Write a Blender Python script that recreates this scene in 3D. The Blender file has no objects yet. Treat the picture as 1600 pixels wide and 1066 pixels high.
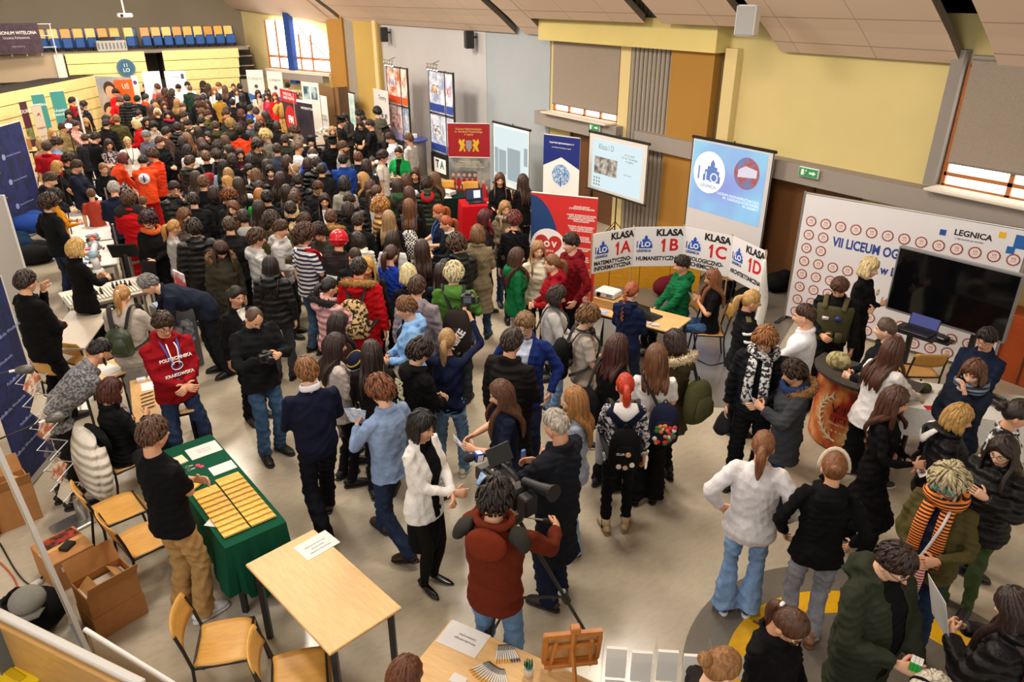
import bpy,math,random
import numpy as np
from mathutils import Vector,Matrix,Euler
SC = bpy.context.scene
COL = SC.collection
rnd = random.Random(7)
# ------------------------------------------------------------------ camera
CAM_H = 4.6
FPX = 1153.0                                   # focal length in pixels of the 1600 wide frame
TH = math.atan(539/1153.0)                   # pitch below the horizon
PSI = math.atan(840/(FPX/math.cos(TH)))    # yaw to the right of the hall axis (+Y)
cam_d = bpy.data.cameras.new('camera')
cam_d.sensor_width = 36.0
cam_d.lens = 36.0*FPX/1600.0
cam_d.clip_start = 0.05
cam_d.clip_end = 200
cam = bpy.data.objects.new('camera',cam_d)
cam.location = (0,0,CAM_H)
cam.rotation_euler = Euler((math.pi/2 - TH,0,-PSI),'XYZ')
COL.objects.link(cam)
SC.camera = cam
# ------------------------------------------------------------------ world, daylight, exposure
SC.view_settings.view_transform = 'Standard'
SC.view_settings.look = 'None'
SC.view_settings.gamma = 1.0
SC.view_settings.use_curve_mapping = False
SC.view_settings.exposure = -0.1
w = bpy.data.worlds.new('daylight')
SC.world = w
w.use_nodes = True
bg = w.node_tree.nodes['Background']
bg.inputs[0].default_value = (1.0,0.93,0.84,1)
bg.inputs[1].default_value = 1.1
def area(name,loc,size,power,col,aim=None,sy=None):
 d = bpy.data.lights.new(name,'AREA')
 d.shape = 'RECTANGLE'; d.size = size; d.size_y = sy or size
 d.energy = power; d.color = col
 o = bpy.data.objects.new(name,d)
 o.location = loc
 if aim:
  o.rotation_euler = (Vector(aim) - Vector(loc)).to_track_quat('-Z','Y').to_euler()
 COL.objects.link(o)
 return o
WARM = (1.0,0.89,0.76)
COOL = (0.93,0.96,1.0)
# the hall's ceiling lamps (their fixtures are built with the ceiling)
LAMPS = [(2.25,11.0),(5.4,10.2),(6.2,6.2),(2.2,16.7),(6.0,16.5),(0.0,21.3),(5.0,21.5),(2.0,27.0),(6.0,27.0),(3.4,4.2),(0.6,6.6)]
ADDED_FLOODS = [(1.5,24.0),(5.0,24.0)]
def sail_z(x): return float(np.interp(x,(-6,0,4,6.5,8.2,9.4,10.05,10.5),(7.0,6.85,6.5,5.9,5.25,4.62,4.16,3.8)))
for lx,ly in LAMPS:
 area('ceiling_lamp_light',(lx,ly,sail_z(lx+.6) - .10),1.0,130 if ly < 8 else 210 if ly < 14 else 340,WARM)
for lx,ly in ADDED_FLOODS:                           # unseen floods added to brighten the bleachers
 area('added_bleacher_light',(lx,ly - .2,sail_z(lx) - .7),.6,300,WARM,(lx,31,2.4))
# unseen cool area light added inside the hall to brighten the foreground
area('window_daylight',(-3.5,2.0,6.0),3.0,200,COOL,(4,7,0),2.0)
# ------------------------------------------------------------------ pixel <-> place (a pixel of the photograph and a height give a place in the hall)
def ray(x,y):
 u = x - 800; v = y - 533
 dep = FPX*math.cos(TH) - v*math.sin(TH)
 dn = FPX*math.sin(TH)+v*math.cos(TH)
 return Vector((dep*math.sin(PSI)+u*math.cos(PSI),dep*math.cos(PSI) - u*math.sin(PSI),-dn))
def at(x,y,z=0.0):
 r = ray(x,y); t = (z - CAM_H)/r.z
 return Vector((r.x*t,r.y*t,z))
def onx(x,y,X):
 r = ray(x,y); t = X/r.x
 return Vector((X,r.y*t,CAM_H+r.z*t))
def ony(x,y,Y):
 r = ray(x,y); t = Y/r.y
 return Vector((r.x*t,Y,CAM_H+r.z*t))
# ------------------------------------------------------------------ materials
def lin(h):
 if not isinstance(h,str): return h
 h = h.lstrip('#')
 c = [int(h[i:i+2],16)/255 for i in (0,2,4)]
 return tuple((v/12.92 if v <= .04045 else ((v+.055)/1.055)**2.4) for v in c)
MATS = {}
def newmat(name):
 m = bpy.data.materials.new(name); m.use_nodes = True
 nt = m.node_tree
 return m,nt,nt.nodes['Principled BSDF']
def node(nt,t,**kw):
 n = nt.nodes.new(t)
 for k,v in kw.items():
  if k.startswith('_'): setattr(n,k[1:],v)
  else: n.inputs[k.replace('__',' ')].default_value = v
 return n
def mapped(nt,scale=(1,1,1),coord='Object',rot=(0,0,0)):
 tc = node(nt,'ShaderNodeTexCoord'); mp = node(nt,'ShaderNodeMapping')
 mp.inputs['Scale'].default_value = scale
 mp.inputs['Rotation'].default_value = rot
 nt.links.new(tc.outputs[coord],mp.inputs[0])
 return mp.outputs[0]
def mat(kind,col='808080',col2=None,**kw):
 key = (kind,col,col2,tuple(sorted(kw.items())))
 if key in MATS: return MATS[key]
 m,nt,b = newmat(f'{kind}_{col if isinstance(col, str) else "x"}')
 c = lin(col); L = nt.links
 b.inputs['Base Color'].default_value = (*c,1)
 def bump(src,strength,dist=.01):
  bp = node(nt,'ShaderNodeBump'); bp.inputs['Strength'].default_value = strength; bp.inputs['Distance'].default_value = dist
  L.new(src,bp.inputs['Height']); L.new(bp.outputs[0],b.inputs['Normal'])
 def mixc(fac,ca,cb):
  mx = node(nt,'ShaderNodeMix',_data_type='RGBA')
  L.new(fac,mx.inputs[0]); mx.inputs[6].default_value = (*ca,1); mx.inputs[7].default_value = (*cb,1)
  return mx.outputs[2]
 def ramp(src,a,bb,const=False):
  r = node(nt,'ShaderNodeValToRGB'); r.color_ramp.elements[0].position = a; r.color_ramp.elements[1].position = bb
  if const: r.color_ramp.interpolation = 'CONSTANT'
  L.new(src,r.inputs[0]); return r.outputs[0]
 def noise(scale,vec=None,detail=3,rough=.55,dist=0.0):
  n = node(nt,'ShaderNodeTexNoise'); n.inputs['Scale'].default_value = scale; n.inputs['Detail'].default_value = detail
  n.inputs['Roughness'].default_value = rough; n.inputs['Distortion'].default_value = dist
  if vec is not None: L.new(vec,n.inputs['Vector'])
  return n
 rough = kw.get('rough')
 b.inputs['Roughness'].default_value = rough if rough is not None else .5
 sh = lambda k: tuple(min(1,v*k) for v in c)
 if kind == 'cloth':                        # woven cloth with soft folds
  b.inputs['Roughness'].default_value = rough or .88
  b.inputs['Specular IOR Level'].default_value = .12
  n = noise(7,mapped(nt,(1,1,.5)),3,.5,.6)
  bump(n.outputs[0],kw.get('fold',.3),.02)
  n2 = noise(45,mapped(nt),2)
  L.new(mixc(ramp(n2.outputs[0],.3,.7),sh(.92),sh(1.07)),b.inputs['Base Color'])
 elif kind == 'puffer':                     # quilted down jacket
  b.inputs['Roughness'].default_value = rough or .5; b.inputs['Specular IOR Level'].default_value = .22
  wv = node(nt,'ShaderNodeTexWave',_wave_type='BANDS',_bands_direction='Z'); wv.inputs['Scale'].default_value = 3.6; wv.inputs['Distortion'].default_value = .8; wv.inputs['Detail Scale'].default_value = 2
  L.new(mapped(nt),wv.inputs[0])
  n = noise(22,mapped(nt),2)
  ma = node(nt,'ShaderNodeMath',_operation='MULTIPLY_ADD'); L.new(n.outputs[0],ma.inputs[0]); ma.inputs[1].default_value = .5
  L.new(wv.outputs[1],ma.inputs[2])
  bump(ma.outputs[0],.7,.03)
 elif kind == 'denim':
  b.inputs['Roughness'].default_value = .9
  b.inputs['Specular IOR Level'].default_value = .2
  n = noise(5,mapped(nt,(1,1,.5)),4,.6)
  L.new(mixc(ramp(n.outputs[0],.35,.7),sh(.72),sh(1.35)),b.inputs['Base Color'])
  n2 = noise(11,mapped(nt,(1,1,1.6)),3)
  bump(n2.outputs[0],.45,.025)
 elif kind == 'hair':
  b.inputs['Roughness'].default_value = .42
  b.inputs['Specular IOR Level'].default_value = .45
  n = noise(60,mapped(nt,(1,1,.12)),3,.6,.3)
  L.new(mixc(ramp(n.outputs[0],.3,.72),sh(.4),sh(1.15)),b.inputs['Base Color'])
  bump(n.outputs[0],.8,.012)
 elif kind == 'fur':
  b.inputs['Roughness'].default_value = .95
  n = noise(70,mapped(nt),3)
  L.new(mixc(ramp(n.outputs[0],.35,.65),sh(.5),sh(1.3)),b.inputs['Base Color'])
  bump(n.outputs[0],1.0,.02)
 elif kind == 'skin':
  b.inputs['Roughness'].default_value = .55
  b.inputs['Subsurface Weight'].default_value = .08
  b.inputs['Subsurface Radius'].default_value = (.02,.008,.005)
 elif kind == 'pattern':                    # two-tone print (camouflage, flowers, prints)
  b.inputs['Roughness'].default_value = .85
  n = noise(kw.get('scale',18),mapped(nt),3,.6)
  c2 = lin(col2)
  L.new(mixc(ramp(n.outputs[0],.5 - kw.get('soft',.03),.5+kw.get('soft',.03)),c,c2),b.inputs['Base Color'])
  n2 = noise(9,mapped(nt,(1,1,.55)),4); bump(n2.outputs[0],.45,.03)
 elif kind == 'stripe':                     # horizontal stripes
  b.inputs['Roughness'].default_value = .85
  wv = node(nt,'ShaderNodeTexWave',_wave_type='BANDS',_bands_direction=kw.get('axis','Z')); wv.inputs['Scale'].default_value = kw.get('scale',4.5)
  L.new(mapped(nt),wv.inputs[0])
  L.new(mixc(ramp(wv.outputs[1],kw.get('cut',.5),kw.get('cut',.5)+.03),c,lin(col2)),b.inputs['Base Color'])
 elif kind == 'check':
  ck = node(nt,'ShaderNodeTexChecker'); ck.inputs['Scale'].default_value = kw.get('scale',60)
  ck.inputs[1].default_value = (*c,1); ck.inputs[2].default_value = (*lin(col2),1)
  L.new(mapped(nt),ck.inputs[0]); L.new(ck.outputs[0],b.inputs['Base Color'])
  b.inputs['Roughness'].default_value = .8
 elif kind == 'wood':
  b.inputs['Roughness'].default_value = rough or .42
  n = noise(3.2,mapped(nt,kw.get('grain',(1,14,14))),4,.6,.8)
  L.new(mixc(ramp(n.outputs[0],.3,.72),sh(.86),sh(1.1)),b.inputs['Base Color'])
 elif kind == 'wall':
  b.inputs['Roughness'].default_value = .85
  n = noise(.8,mapped(nt),3)
  L.new(mixc(ramp(n.outputs[0],.3,.7),sh(.95),sh(1.04)),b.inputs['Base Color'])
  n2 = noise(160,mapped(nt),2); bump(n2.outputs[0],.12,.004)
 elif kind == 'floor':                      # polished flecked linoleum
  b.inputs['Roughness'].default_value = .26
  b.inputs['Specular IOR Level'].default_value = .5
  n = noise(9,mapped(nt,(1,2.2,1)),3,.7)
  n2 = noise(70,mapped(nt,(1,2.5,1)),3,.7)
  a = node(nt,'ShaderNodeMath',_operation='MULTIPLY_ADD'); L.new(n2.outputs[0],a.inputs[0]); a.inputs[1].default_value = .8; L.new(n.outputs[0],a.inputs[2])
  L.new(mixc(ramp(a.outputs[0],.55,1.25),sh(.9),sh(1.09)),b.inputs['Base Color'])
  n3 = noise(7,mapped(nt),3); r3 = node(nt,'ShaderNodeMapRange'); r3.inputs[3].default_value = .13; r3.inputs[4].default_value = .24
  L.new(n3.outputs[0],r3.inputs[0]); L.new(r3.outputs[0],b.inputs['Roughness'])
  bump(n2.outputs[0],.04,.004)
 elif kind == 'metal':
  b.inputs['Metallic'].default_value = .9
  b.inputs['Roughness'].default_value = rough or .35
 elif kind == 'glass':                      # clear pane or acrylic
  b.inputs['Roughness'].default_value = .04
  b.inputs['Transmission Weight'].default_value = 1.0
  b.inputs['IOR'].default_value = 1.08; b.inputs['Alpha'].default_value = .22
 elif kind == 'glow':                       # lit screens, lamps, the bright day outside
  b.inputs['Emission Color'].default_value = (*c,1)
  b.inputs['Emission Strength'].default_value = kw.get('power',1.0)*1.9
  b.inputs['Base Color'].default_value = (.02,.02,.02,1)
 elif kind == 'card':
  b.inputs['Roughness'].default_value = .8
  n = noise(14,mapped(nt),3); L.new(mixc(ramp(n.outputs[0],.3,.7),sh(.92),sh(1.06)),b.inputs['Base Color'])
 elif kind == 'photo':                      # printed photographs: soft blotches of two colours
  n = noise(kw.get('scale',6),mapped(nt),4,.6)
  L.new(mixc(ramp(n.outputs[0],.42,.6),c,lin(col2)),b.inputs['Base Color'])
 elif kind == 'satin':
  b.inputs['Roughness'].default_value = rough or .45
 MATS[key] = m
 return m
plain = lambda c,r=.5: mat('satin',c,rough=r)
# ------------------------------------------------------------------ mesh collector
class MB:
 """Collects shapes; build() links them as ONE mesh object."""
 def __init__(s): s.v = []; s.f = []; s.m = []; s.n = 0
 def add(s,verts,faces,mi=0):
  verts = np.asarray(verts,float).reshape(-1,3)
  s.v.append(verts)
  for f in faces: s.f.append(tuple(i+s.n for i in f)); s.m.append(mi)
  s.n += len(verts)
  return s
 def box(s,c,size,rz=0.0,mi=0,M=None,bev=0.0):
  x,y,z = (k/2 for k in size)
  if bev > 0:
   b = min(bev,x*.9,y*.9,z*.9); P = []
   for sz in (-1,1):
    for ins in ((1,0) if sz < 0 else (0,1)):
     xx,yy,zz = x - ins*b,y - ins*b,sz*(z - (0 if ins else b))
     for (sx,sy) in ((-1,-1),(1,-1),(1,1),(-1,1)):
      if sx*sy > 0: P += [(sx*(xx - 0),sy*(yy - b),zz),(sx*(xx - b),sy*yy,zz)]
      else: P += [(sx*(xx - b),sy*yy,zz),(sx*xx,sy*(yy - b),zz)]
   F = [tuple(range(7,-1,-1)),tuple(range(24,32))]
   for r in range(3):
    for k in range(8): F.append((r*8+k,r*8+(k+1) % 8,r*8+8+(k+1) % 8,r*8+8+k))
   V = np.array(P)
  else:
   V = np.array([(-x,-y,-z),(x,-y,-z),(x,y,-z),(-x,y,-z),(-x,-y,z),(x,-y,z),(x,y,z),(-x,y,z)])
   F = [(3,2,1,0),(4,5,6,7),(0,1,5,4),(1,2,6,5),(2,3,7,6),(3,0,4,7)]
  if M is not None: V = V @ np.array(M.to_3x3()).T
  if rz:
   ca,sa = math.cos(rz),math.sin(rz)
   V = V @ np.array([[ca,sa,0],[-sa,ca,0],[0,0,1]])
  return s.add(V+np.array(c,float),F,mi)
 def tube(s,path,rad,n=8,mi=0,up=(0,0,1),smooth=0,flat=None,closed=False,caps=True):
  P = np.array([tuple(p) for p in path],float)
  rr = rad if isinstance(rad,list) else [rad]*len(P)
  R = np.array([(r if isinstance(r,(tuple,list)) else (r,r)) for r in rr],float)
  if smooth: P,R = catmull(P,R,smooth,closed)
  T = np.gradient(P,axis=0) if not closed else (np.roll(P,-1,0) - np.roll(P,1,0))
  T /= (np.linalg.norm(T,axis=1,keepdims=True)+1e-9)
  u = np.array(up,float); k = len(P); V = []
  for i in range(k):
   t = T[i]; a = u - t*(u @ t)
   if np.linalg.norm(a) < 1e-3:
    a = np.array((1.,0,0)) - t*t[0]
    if np.linalg.norm(a) < 1e-3: a = np.array((0,1.,0)) - t*t[1]
   a /= np.linalg.norm(a); bb = np.cross(t,a)
   u = a if not closed else u
   ang = np.arange(n)*2*math.pi/n
   V.append(P[i]+np.outer(np.cos(ang)*R[i,0],bb)+np.outer(np.sin(ang)*R[i,1],a))
  V = np.concatenate(V); F = []
  for i in range(k if closed else k - 1):
   j = (i+1) % k
   for q in range(n): F.append((i*n+q,i*n+(q+1) % n,j*n+(q+1) % n,j*n+q))
  if caps and not closed: F.append(tuple(range(n - 1,-1,-1))); F.append(tuple((k - 1)*n+q for q in range(n)))
  return s.add(V,F,mi)
 def cyl(s,a,b,r,n=12,mi=0,r2=None):
  return s.tube([a,b],[r,r if r2 is None else r2],n,mi)
 def ell(s,c,r,n=12,k=8,mi=0,M=None):
  V = [(0,0,-1)]
  for i in range(1,k):
   p = -math.pi/2+math.pi*i/k
   for q in range(n):
    a = 2*math.pi*q/n; V.append((math.cos(p)*math.cos(a),math.cos(p)*math.sin(a),math.sin(p)))
  V.append((0,0,1)); V = np.array(V)*np.array(r,float)
  if M is not None: V = V @ np.array(M.to_3x3()).T
  F = []
  for q in range(n): F.append((0,1+(q+1) % n,1+q))
  for i in range(k - 2):
   for q in range(n): F.append((1+i*n+q,1+i*n+(q+1) % n,1+(i+1)*n+(q+1) % n,1+(i+1)*n+q))
  e = 1+(k - 1)*n
  for q in range(n): F.append((e - n+q,e - n+(q+1) % n,e))
  return s.add(V+np.array(tuple(c),float),F,mi)
 def rings(s,secs,mi=0,caps=True):
  """secs: list of (cx,cy,z,rx,ry) horizontal elliptical sections; n=24"""
  n = 24; V = []
  ang = np.arange(n)*2*math.pi/n
  for cx,cy,z,rx,ry in secs:
   V.append(np.stack([cx+np.cos(ang)*rx,cy+np.sin(ang)*ry,np.full(n,z)],1))
  V = np.concatenate(V); F = []
  for i in range(len(secs) - 1):
   for q in range(n): F.append((i*n+q,i*n+(q+1) % n,(i+1)*n+(q+1) % n,(i+1)*n+q))
  if caps: F.append(tuple(range(n - 1,-1,-1))); F.append(tuple((len(secs) - 1)*n+q for q in range(n)))
  return s.add(V,F,mi)
 def lathe(s,c,prof,n=20,mi=0):
  return s.rings2([(c[0],c[1],c[2]+z,r) for r,z in prof],n,mi)
 def rings2(s,secs,n,mi):
  ang = np.arange(n)*2*math.pi/n
  V = np.concatenate([np.stack([x+np.cos(ang)*r,y+np.sin(ang)*r,np.full(n,z)],1) for x,y,z,r in secs]); F = []
  for i in range(len(secs) - 1):
   for q in range(n): F.append((i*n+q,i*n+(q+1) % n,(i+1)*n+(q+1) % n,(i+1)*n+q))
  F.append(tuple(range(n - 1,-1,-1))); F.append(tuple((len(secs) - 1)*n+q for q in range(n)))
  return s.add(V,F,mi)
 def poly(s,pts,vec,mi=0):
  """flat outline pts (3D) given thickness along vec"""
  P = np.array([tuple(p) for p in pts],float); k = len(P); v = np.array(tuple(vec),float)
  F = [tuple(range(k - 1,-1,-1)),tuple(range(k,2*k))]+[(i,(i+1) % k,k+(i+1) % k,k+i) for i in range(k)]
  return s.add(np.concatenate([P,P+v]),F,mi)
 def arrays(s): return (np.concatenate(s.v) if s.v else np.zeros((0,3))),s.f,s.m
 def mesh(s,name,smooth=False):
  V,F,Mi = s.arrays()
  me = bpy.data.meshes.new(name); me.from_pydata(V.tolist(),[],F)
  me.polygons.foreach_set('material_index',Mi)
  if smooth: me.polygons.foreach_set('use_smooth',[True]*len(F))
  me.update(); return me
 def build(s,name,mats,parent=None,smooth=False):
  me = s.mesh(name,smooth)
  return link(name,me,mats,parent)
def catmull(P,R,k,closed=False):
 n = len(P); out = []; ro = []
 idx = (lambda i: i % n) if closed else (lambda i: min(max(i,0),n - 1))
 for i in range(n if closed else n - 1):
  a,b,c,d = P[idx(i - 1)],P[idx(i)],P[idx(i+1)],P[idx(i+2)]
  for j in range(k):
   t = j/k
   out.append(.5*(2*b+(c - a)*t+(2*a - 5*b+4*c - d)*t*t+(3*b - a - 3*c+d)*t**3))
   ro.append(R[idx(i)]*(1 - t)+R[idx(i+1)]*t)
 if not closed: out.append(P[-1]); ro.append(R[-1])
 return np.array(out),np.array(ro)
def link(name,me,mats,parent=None):
 o = bpy.data.objects.new(name,me); COL.objects.link(o)
 ms = mats if isinstance(mats,(list,tuple)) else [mats]
 while len(me.materials) < len(ms): me.materials.append(None)
 for i,m in enumerate(ms):
  o.material_slots[i].link = 'OBJECT'; o.material_slots[i].material = m
 if parent is not None: o.parent = parent
 return o
def tag(o,label,cat,group=None,kind=None):
 o['label'] = label; o['category'] = cat
 if group: o['group'] = group
 if kind: o['kind'] = kind
 return o
def struct(o): o['kind'] = 'structure'; return o
def empty(name,loc,rz=0.0,label=None,cat=None,group=None):
 o = bpy.data.objects.new(name,None); COL.objects.link(o)
 o.location = loc; o.rotation_euler = (0,0,rz); o.empty_display_size = .1
 if label: tag(o,label,cat,group)
 return o
def copy_tree(o,parent=None):
 c = o.copy(); COL.objects.link(c)
 if parent is not None: c.parent = parent
 for ch in o.children: copy_tree(ch,c)
 return c
def text(body,parent,M,size,m,name='lettering',align='CENTER',depth=.0015,sx=1.0,bold=0.0):
 cu = bpy.data.curves.new(name,'FONT'); cu.body = body; cu.size = size; cu.align_x = align; cu.align_y = 'CENTER'
 cu.extrude = depth; cu.offset = bold; cu.space_line = .95; cu.resolution_u = 3
 o = bpy.data.objects.new(name,cu); COL.objects.link(o); cu.materials.append(m)
 if parent is not None: o.parent = parent
 o.matrix_local = M @ Matrix.Diagonal((sx,1,1,1))
 return o
def face_frame(origin,xdir,up=(0,0,1)):
 """matrix whose X runs along xdir, Y along up, Z out of the face (right handed)"""
 x = Vector(xdir).normalized(); y = Vector(up); y = (y - x*y.dot(x)).normalized(); z = x.cross(y)
 M = Matrix((x,y,z)).transposed().to_4x4(); M.translation = Vector(origin)
 return M
# ------------------------------------------------------------------ people
# One adult of 1.75 m is modelled in its own frame (facing +Y, right hand on +X) and scaled to the person's height.
def rx(a):
 c,s_ = math.cos(a),math.sin(a); return np.array([[1,0,0],[0,c,-s_],[0,s_,c]])
def rzm(a):
 c,s_ = math.cos(a),math.sin(a); return np.array([[c,-s_,0],[s_,c,0],[0,0,1]])
def V3(*a): return np.array(a,float)
ARM = {  # hand target seen from the shoulder: outwards, forwards, up
 'down': (.075,.03,-.53),'pocket': (.085,.09,-.45),'front': (-.11,.25,-.34),'phone': (-.09,.29,-.17),'chest': (-.10,.20,-.14),
 'crossed': (-.26,.21,-.24),'hip': (.10,.03,-.40),'back': (-.12,-.15,-.42),'reach': (-.02,.43,-.30),'low': (-.02,.34,-.46),
 'face': (-.13,.21,.06),'cam': (-.10,.27,.07),'up': (.04,.30,.34),'hold': (-.04,.30,-.27),'clasp': (-.165,.31,-.33),'lap': (-.08,.30,-.43),
 'swing': (.08,.18,-.47),'swingb': (.09,-.17,-.47),'wide': (.26,.22,-.30),'side': (.18,.22,-.36),'point': (.05,.50,-.20),'hand': (.10,.33,-.16),'lens': (.02,.36,-.12),'strap': (-.07,.17,-.10),'pan': (.12,.40,-.22)}
def parse_pose(s):
 d = dict(legs='stand',L='down',R='down',lean=0.0,hp=8.0,hy=0.0,seat=.46)
 for t in s.split():
  if '=' in t:
   k,v = t.split('=')
   if k == 'B': d['L'] = d['R'] = v
   elif k in ('L','R','legs'): d[k] = v
   else: d[k] = float(v)
  else: d['legs'] = t
 return d
def ik(S,T,l1,l2,hint):
 d = T - S; D = np.linalg.norm(d); D2 = min(D,(l1+l2)*.995); u = d/D
 T = S+u*D2
 a = (l1*l1 - l2*l2+D2*D2)/(2*D2); h = math.sqrt(max(l1*l1 - a*a,1e-6))
 hint = hint - u*(hint @ u); hint /= np.linalg.norm(hint)+1e-9
 return S+u*a+hint*h,T
class Skel:
 def __init__(s,pose,sex):
  p = s.p = parse_pose(pose); s.sex = sex; f = sex == 'f'
  s.sit = p['legs'] == 'sit'
  s.dz = (p['seat']+.10 - .95) if s.sit else (-.035 if p['legs'] in ('walk','wide') else 0.0)
  s.lean = math.radians(p['lean'])
  s.sw = .155 if f else .178
  s.hw = .088
  # legs
  s.hip = {}; s.knee = {}; s.ank = {}; s.toe = {}
  for sg,n in ((1,'R'),(-1,'L')):
   hip = V3(sg*s.hw,0,.92+s.dz); toe = .20*sg; az = .085
   if s.sit:
    k = V3(sg*.12,.40,.50); a = V3(sg*.12,.40,.085)
    if p['legs'] == 'sit' and sg < 0: a[1] -= .06
    s.hip[n],s.knee[n],s.ank[n],s.toe[n] = hip,k,a,toe*.6
    continue
   x,y = {'stand': (.10,.02*sg),'wide': (.17,.03*sg),'walk': (.085,.27*sg),'step': (.11,.11*sg),'close': (.07,.0),'walkl': (.085,-.27*sg)}[p['legs']]
   if p['legs'] in ('walk','walkl') and y < 0: az = .13
   a = V3(sg*x,y - s.lean*.10,az)
   k,a = ik(hip,a,.432,.418,V3(.12*sg,1,0))
   s.hip[n],s.knee[n],s.ank[n],s.toe[n] = hip,k,a,toe
  # torso / head
  s.neck = s.T(V3(0,-.015,1.50)); s.headR = rzm(math.radians(p['hy'])) @ rx(-math.radians(p['hp']) - s.lean*.45)
  s.headC = s.neck+rx(-s.lean*.8) @ V3(0,0,.045)+s.headR @ V3(0,.022,.095)
  s.top = s.headC+s.headR @ V3(0,-.01,.125)
  # arms
  s.sho = {}; s.elb = {}; s.wri = {}; s.hdir = {}
  for sg,n in ((1,'R'),(-1,'L')):
   S = s.T(V3(sg*s.sw,-.012,1.425)); o = ARM[p[n]]
   off = rx(-s.lean*.35) @ V3(sg*o[0],o[1],o[2])
   if s.lean > .3 and p[n] in ('down','back','pocket'): off = V3(sg*o[0],o[1],o[2])
   hint = {'hip': V3(sg*1,-.9,.2),'crossed': V3(sg*.5,.1,-1),'back': V3(sg*.8,-1,0),'up': V3(sg,.2,-.6),'cam': V3(sg*.7,0,-1),'face': V3(sg*.4,.2,-1)}.get(p[n],V3(sg*.85,-.6,-.5))
   s.sho[n] = S; s.elb[n],s.wri[n] = ik(S,S+off,.285,.255,hint)
   d = s.wri[n] - s.elb[n]; d /= np.linalg.norm(d)
   if p[n] in ('front','clasp','phone','hold','lap','hand'): d = d+V3(-sg*.25,.25,.1)
   if p[n] == 'crossed': d = d+V3(-sg*.5,0,.1)
   if p[n] == 'hip': d = d+V3(-sg*.8,.3,-.5)
   s.hdir[n] = d/np.linalg.norm(d)
 def T(s,P):
  P = np.asarray(P,float); one = P.ndim == 1; P = np.atleast_2d(P).copy()
  t = np.clip((P[:,2] - .90)/.32,0,1); t = t*t*(3 - 2*t)*s.lean
  y,z = P[:,1].copy(),P[:,2] - .95
  P[:,1] = y*np.cos(t)+z*np.sin(t); P[:,2] = .95+z*np.cos(t) - y*np.sin(t)+s.dz
  return P[0] if one else P
SEC_M = [(.80,.150,.105,0),(.87,.166,.116,-.004),(.95,.166,.118,-.006),(1.05,.150,.108,0),(1.17,.160,.116,.004),(1.29,.176,.124,.006),(1.37,.176,.116,0),(1.43,.160,.092,-.012),(1.475,.105,.072,-.016),(1.50,.066,.064,-.016)]
SEC_F = [(.80,.160,.112,-.004),(.87,.176,.122,-.010),(.95,.168,.118,-.008),(1.05,.132,.098,0),(1.15,.137,.105,.004),(1.26,.152,.128,.018),(1.35,.152,.112,.004),(1.42,.138,.086,-.012),(1.47,.092,.066,-.016),(1.50,.058,.058,-.016)]
def sections(sex,z0,z1,add,fat=0.0,flare=0.0):
 S = np.array(SEC_F if sex == 'f' else SEC_M); out = []
 zs = [z0]+[z for z in S[:,0] if z0+.02 < z < z1 - .01]+[z1]
 if z0 < .80: zs = [z0]+list(np.arange(z0+.1,.79,.1))+zs[1:]
 for z in zs:
  hx,hy,cy = (np.interp(z,S[:,0],S[:,k]) for k in (1,2,3))
  if z < .8: k = (.8 - z); hx += k*flare; hy += k*flare
  b = math.exp(-((z - 1.08)/.16)**2)*fat
  fade = 1 if z < 1.40 else max(.35,1 - (z - 1.40)/.12)
  out.append((0,cy+b*.5,z,hx+add*fade+b*.6,hy+add*fade+b))
 return out
def torso(mb,sk,secs,mi=0):
 n0 = len(mb.v); mb.rings(secs,mi); mb.v[-1] = sk.T(mb.v[-1])
def hand(mb,sk,n,mi=0,curl=.5,r=1.0):
 sg = 1 if n == 'R' else -1; W = sk.wri[n]; d = sk.hdir[n]
 side = np.cross(d,V3(0,0,1));  side /= np.linalg.norm(side)+1e-9
 down = abs(d[2]) > .8
 # u: across the palm towards the thumb; nrm: out of the palm
 if down: u = V3(0,1,0) - d*d[1]; u /= np.linalg.norm(u); nrm = V3(-sg,0,0); nrm = nrm - d*(nrm @ d)
 else: u = V3(-sg*.6,0,1) - d*(V3(-sg*.6,0,1) @ d); u /= np.linalg.norm(u); nrm = np.cross(d,u)*sg*-1
 nrm /= np.linalg.norm(nrm)
 if not down and nrm @ V3(-sg,0,-.3) < 0: nrm = -nrm
 mb.tube([W - d*.03,W,W+d*.035,W+d*.075,W+d*.092],[(.024,.020),(.026,.019),(.037,.016),(.041,.015),(.036,.012)],10,mi,up=nrm)
 K = W+d*.085
 for i,(o,L,rr) in enumerate(((.030,.070,.0092),(.010,.078,.0095),(-.010,.073,.0092),(-.029,.058,.0082))):
  p = K+u*o; q = d+u*o*1.2; a = curl*(.75+.12*i); pts = [p - d*.012,p]; rad = [rr*r,rr*r]
  for j,k in enumerate((.44,.32,.24)):
   ang = a*(j+.6); dd = q*math.cos(ang)+nrm*math.sin(ang); dd /= np.linalg.norm(dd)
   p = p+dd*L*k; pts.append(p); rad.append(rr*r*(.95 - .12*j))
  mb.tube(pts,rad,6,mi,up=u)
 p = W+d*.028+u*.028; t = u*.75+d*.62+nrm*.35; t /= np.linalg.norm(t); t2 = t*.6+d*.8+nrm*.3*curl; t2 /= np.linalg.norm(t2)
 mb.tube([p - u*.012,p+t*.02,p+t*.045,p+t*.045+t2*.028],[.0125*r,.0115*r,.0105*r,.007*r],6,mi,up=nrm)
def head_r(az,el,sex):
 """radius of the head in the direction az (0 = front, + left), el"""
 cx = math.sin(az)*math.cos(el); cy = math.cos(az)*math.cos(el); cz = math.sin(el)
 a,b,c = .077,.097 if cy < 0 else .092,.125 if cz > 0 else .118
 r = 1/math.sqrt((cx/a)**2+(cy/b)**2+(cz/c)**2)
 return r
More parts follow.
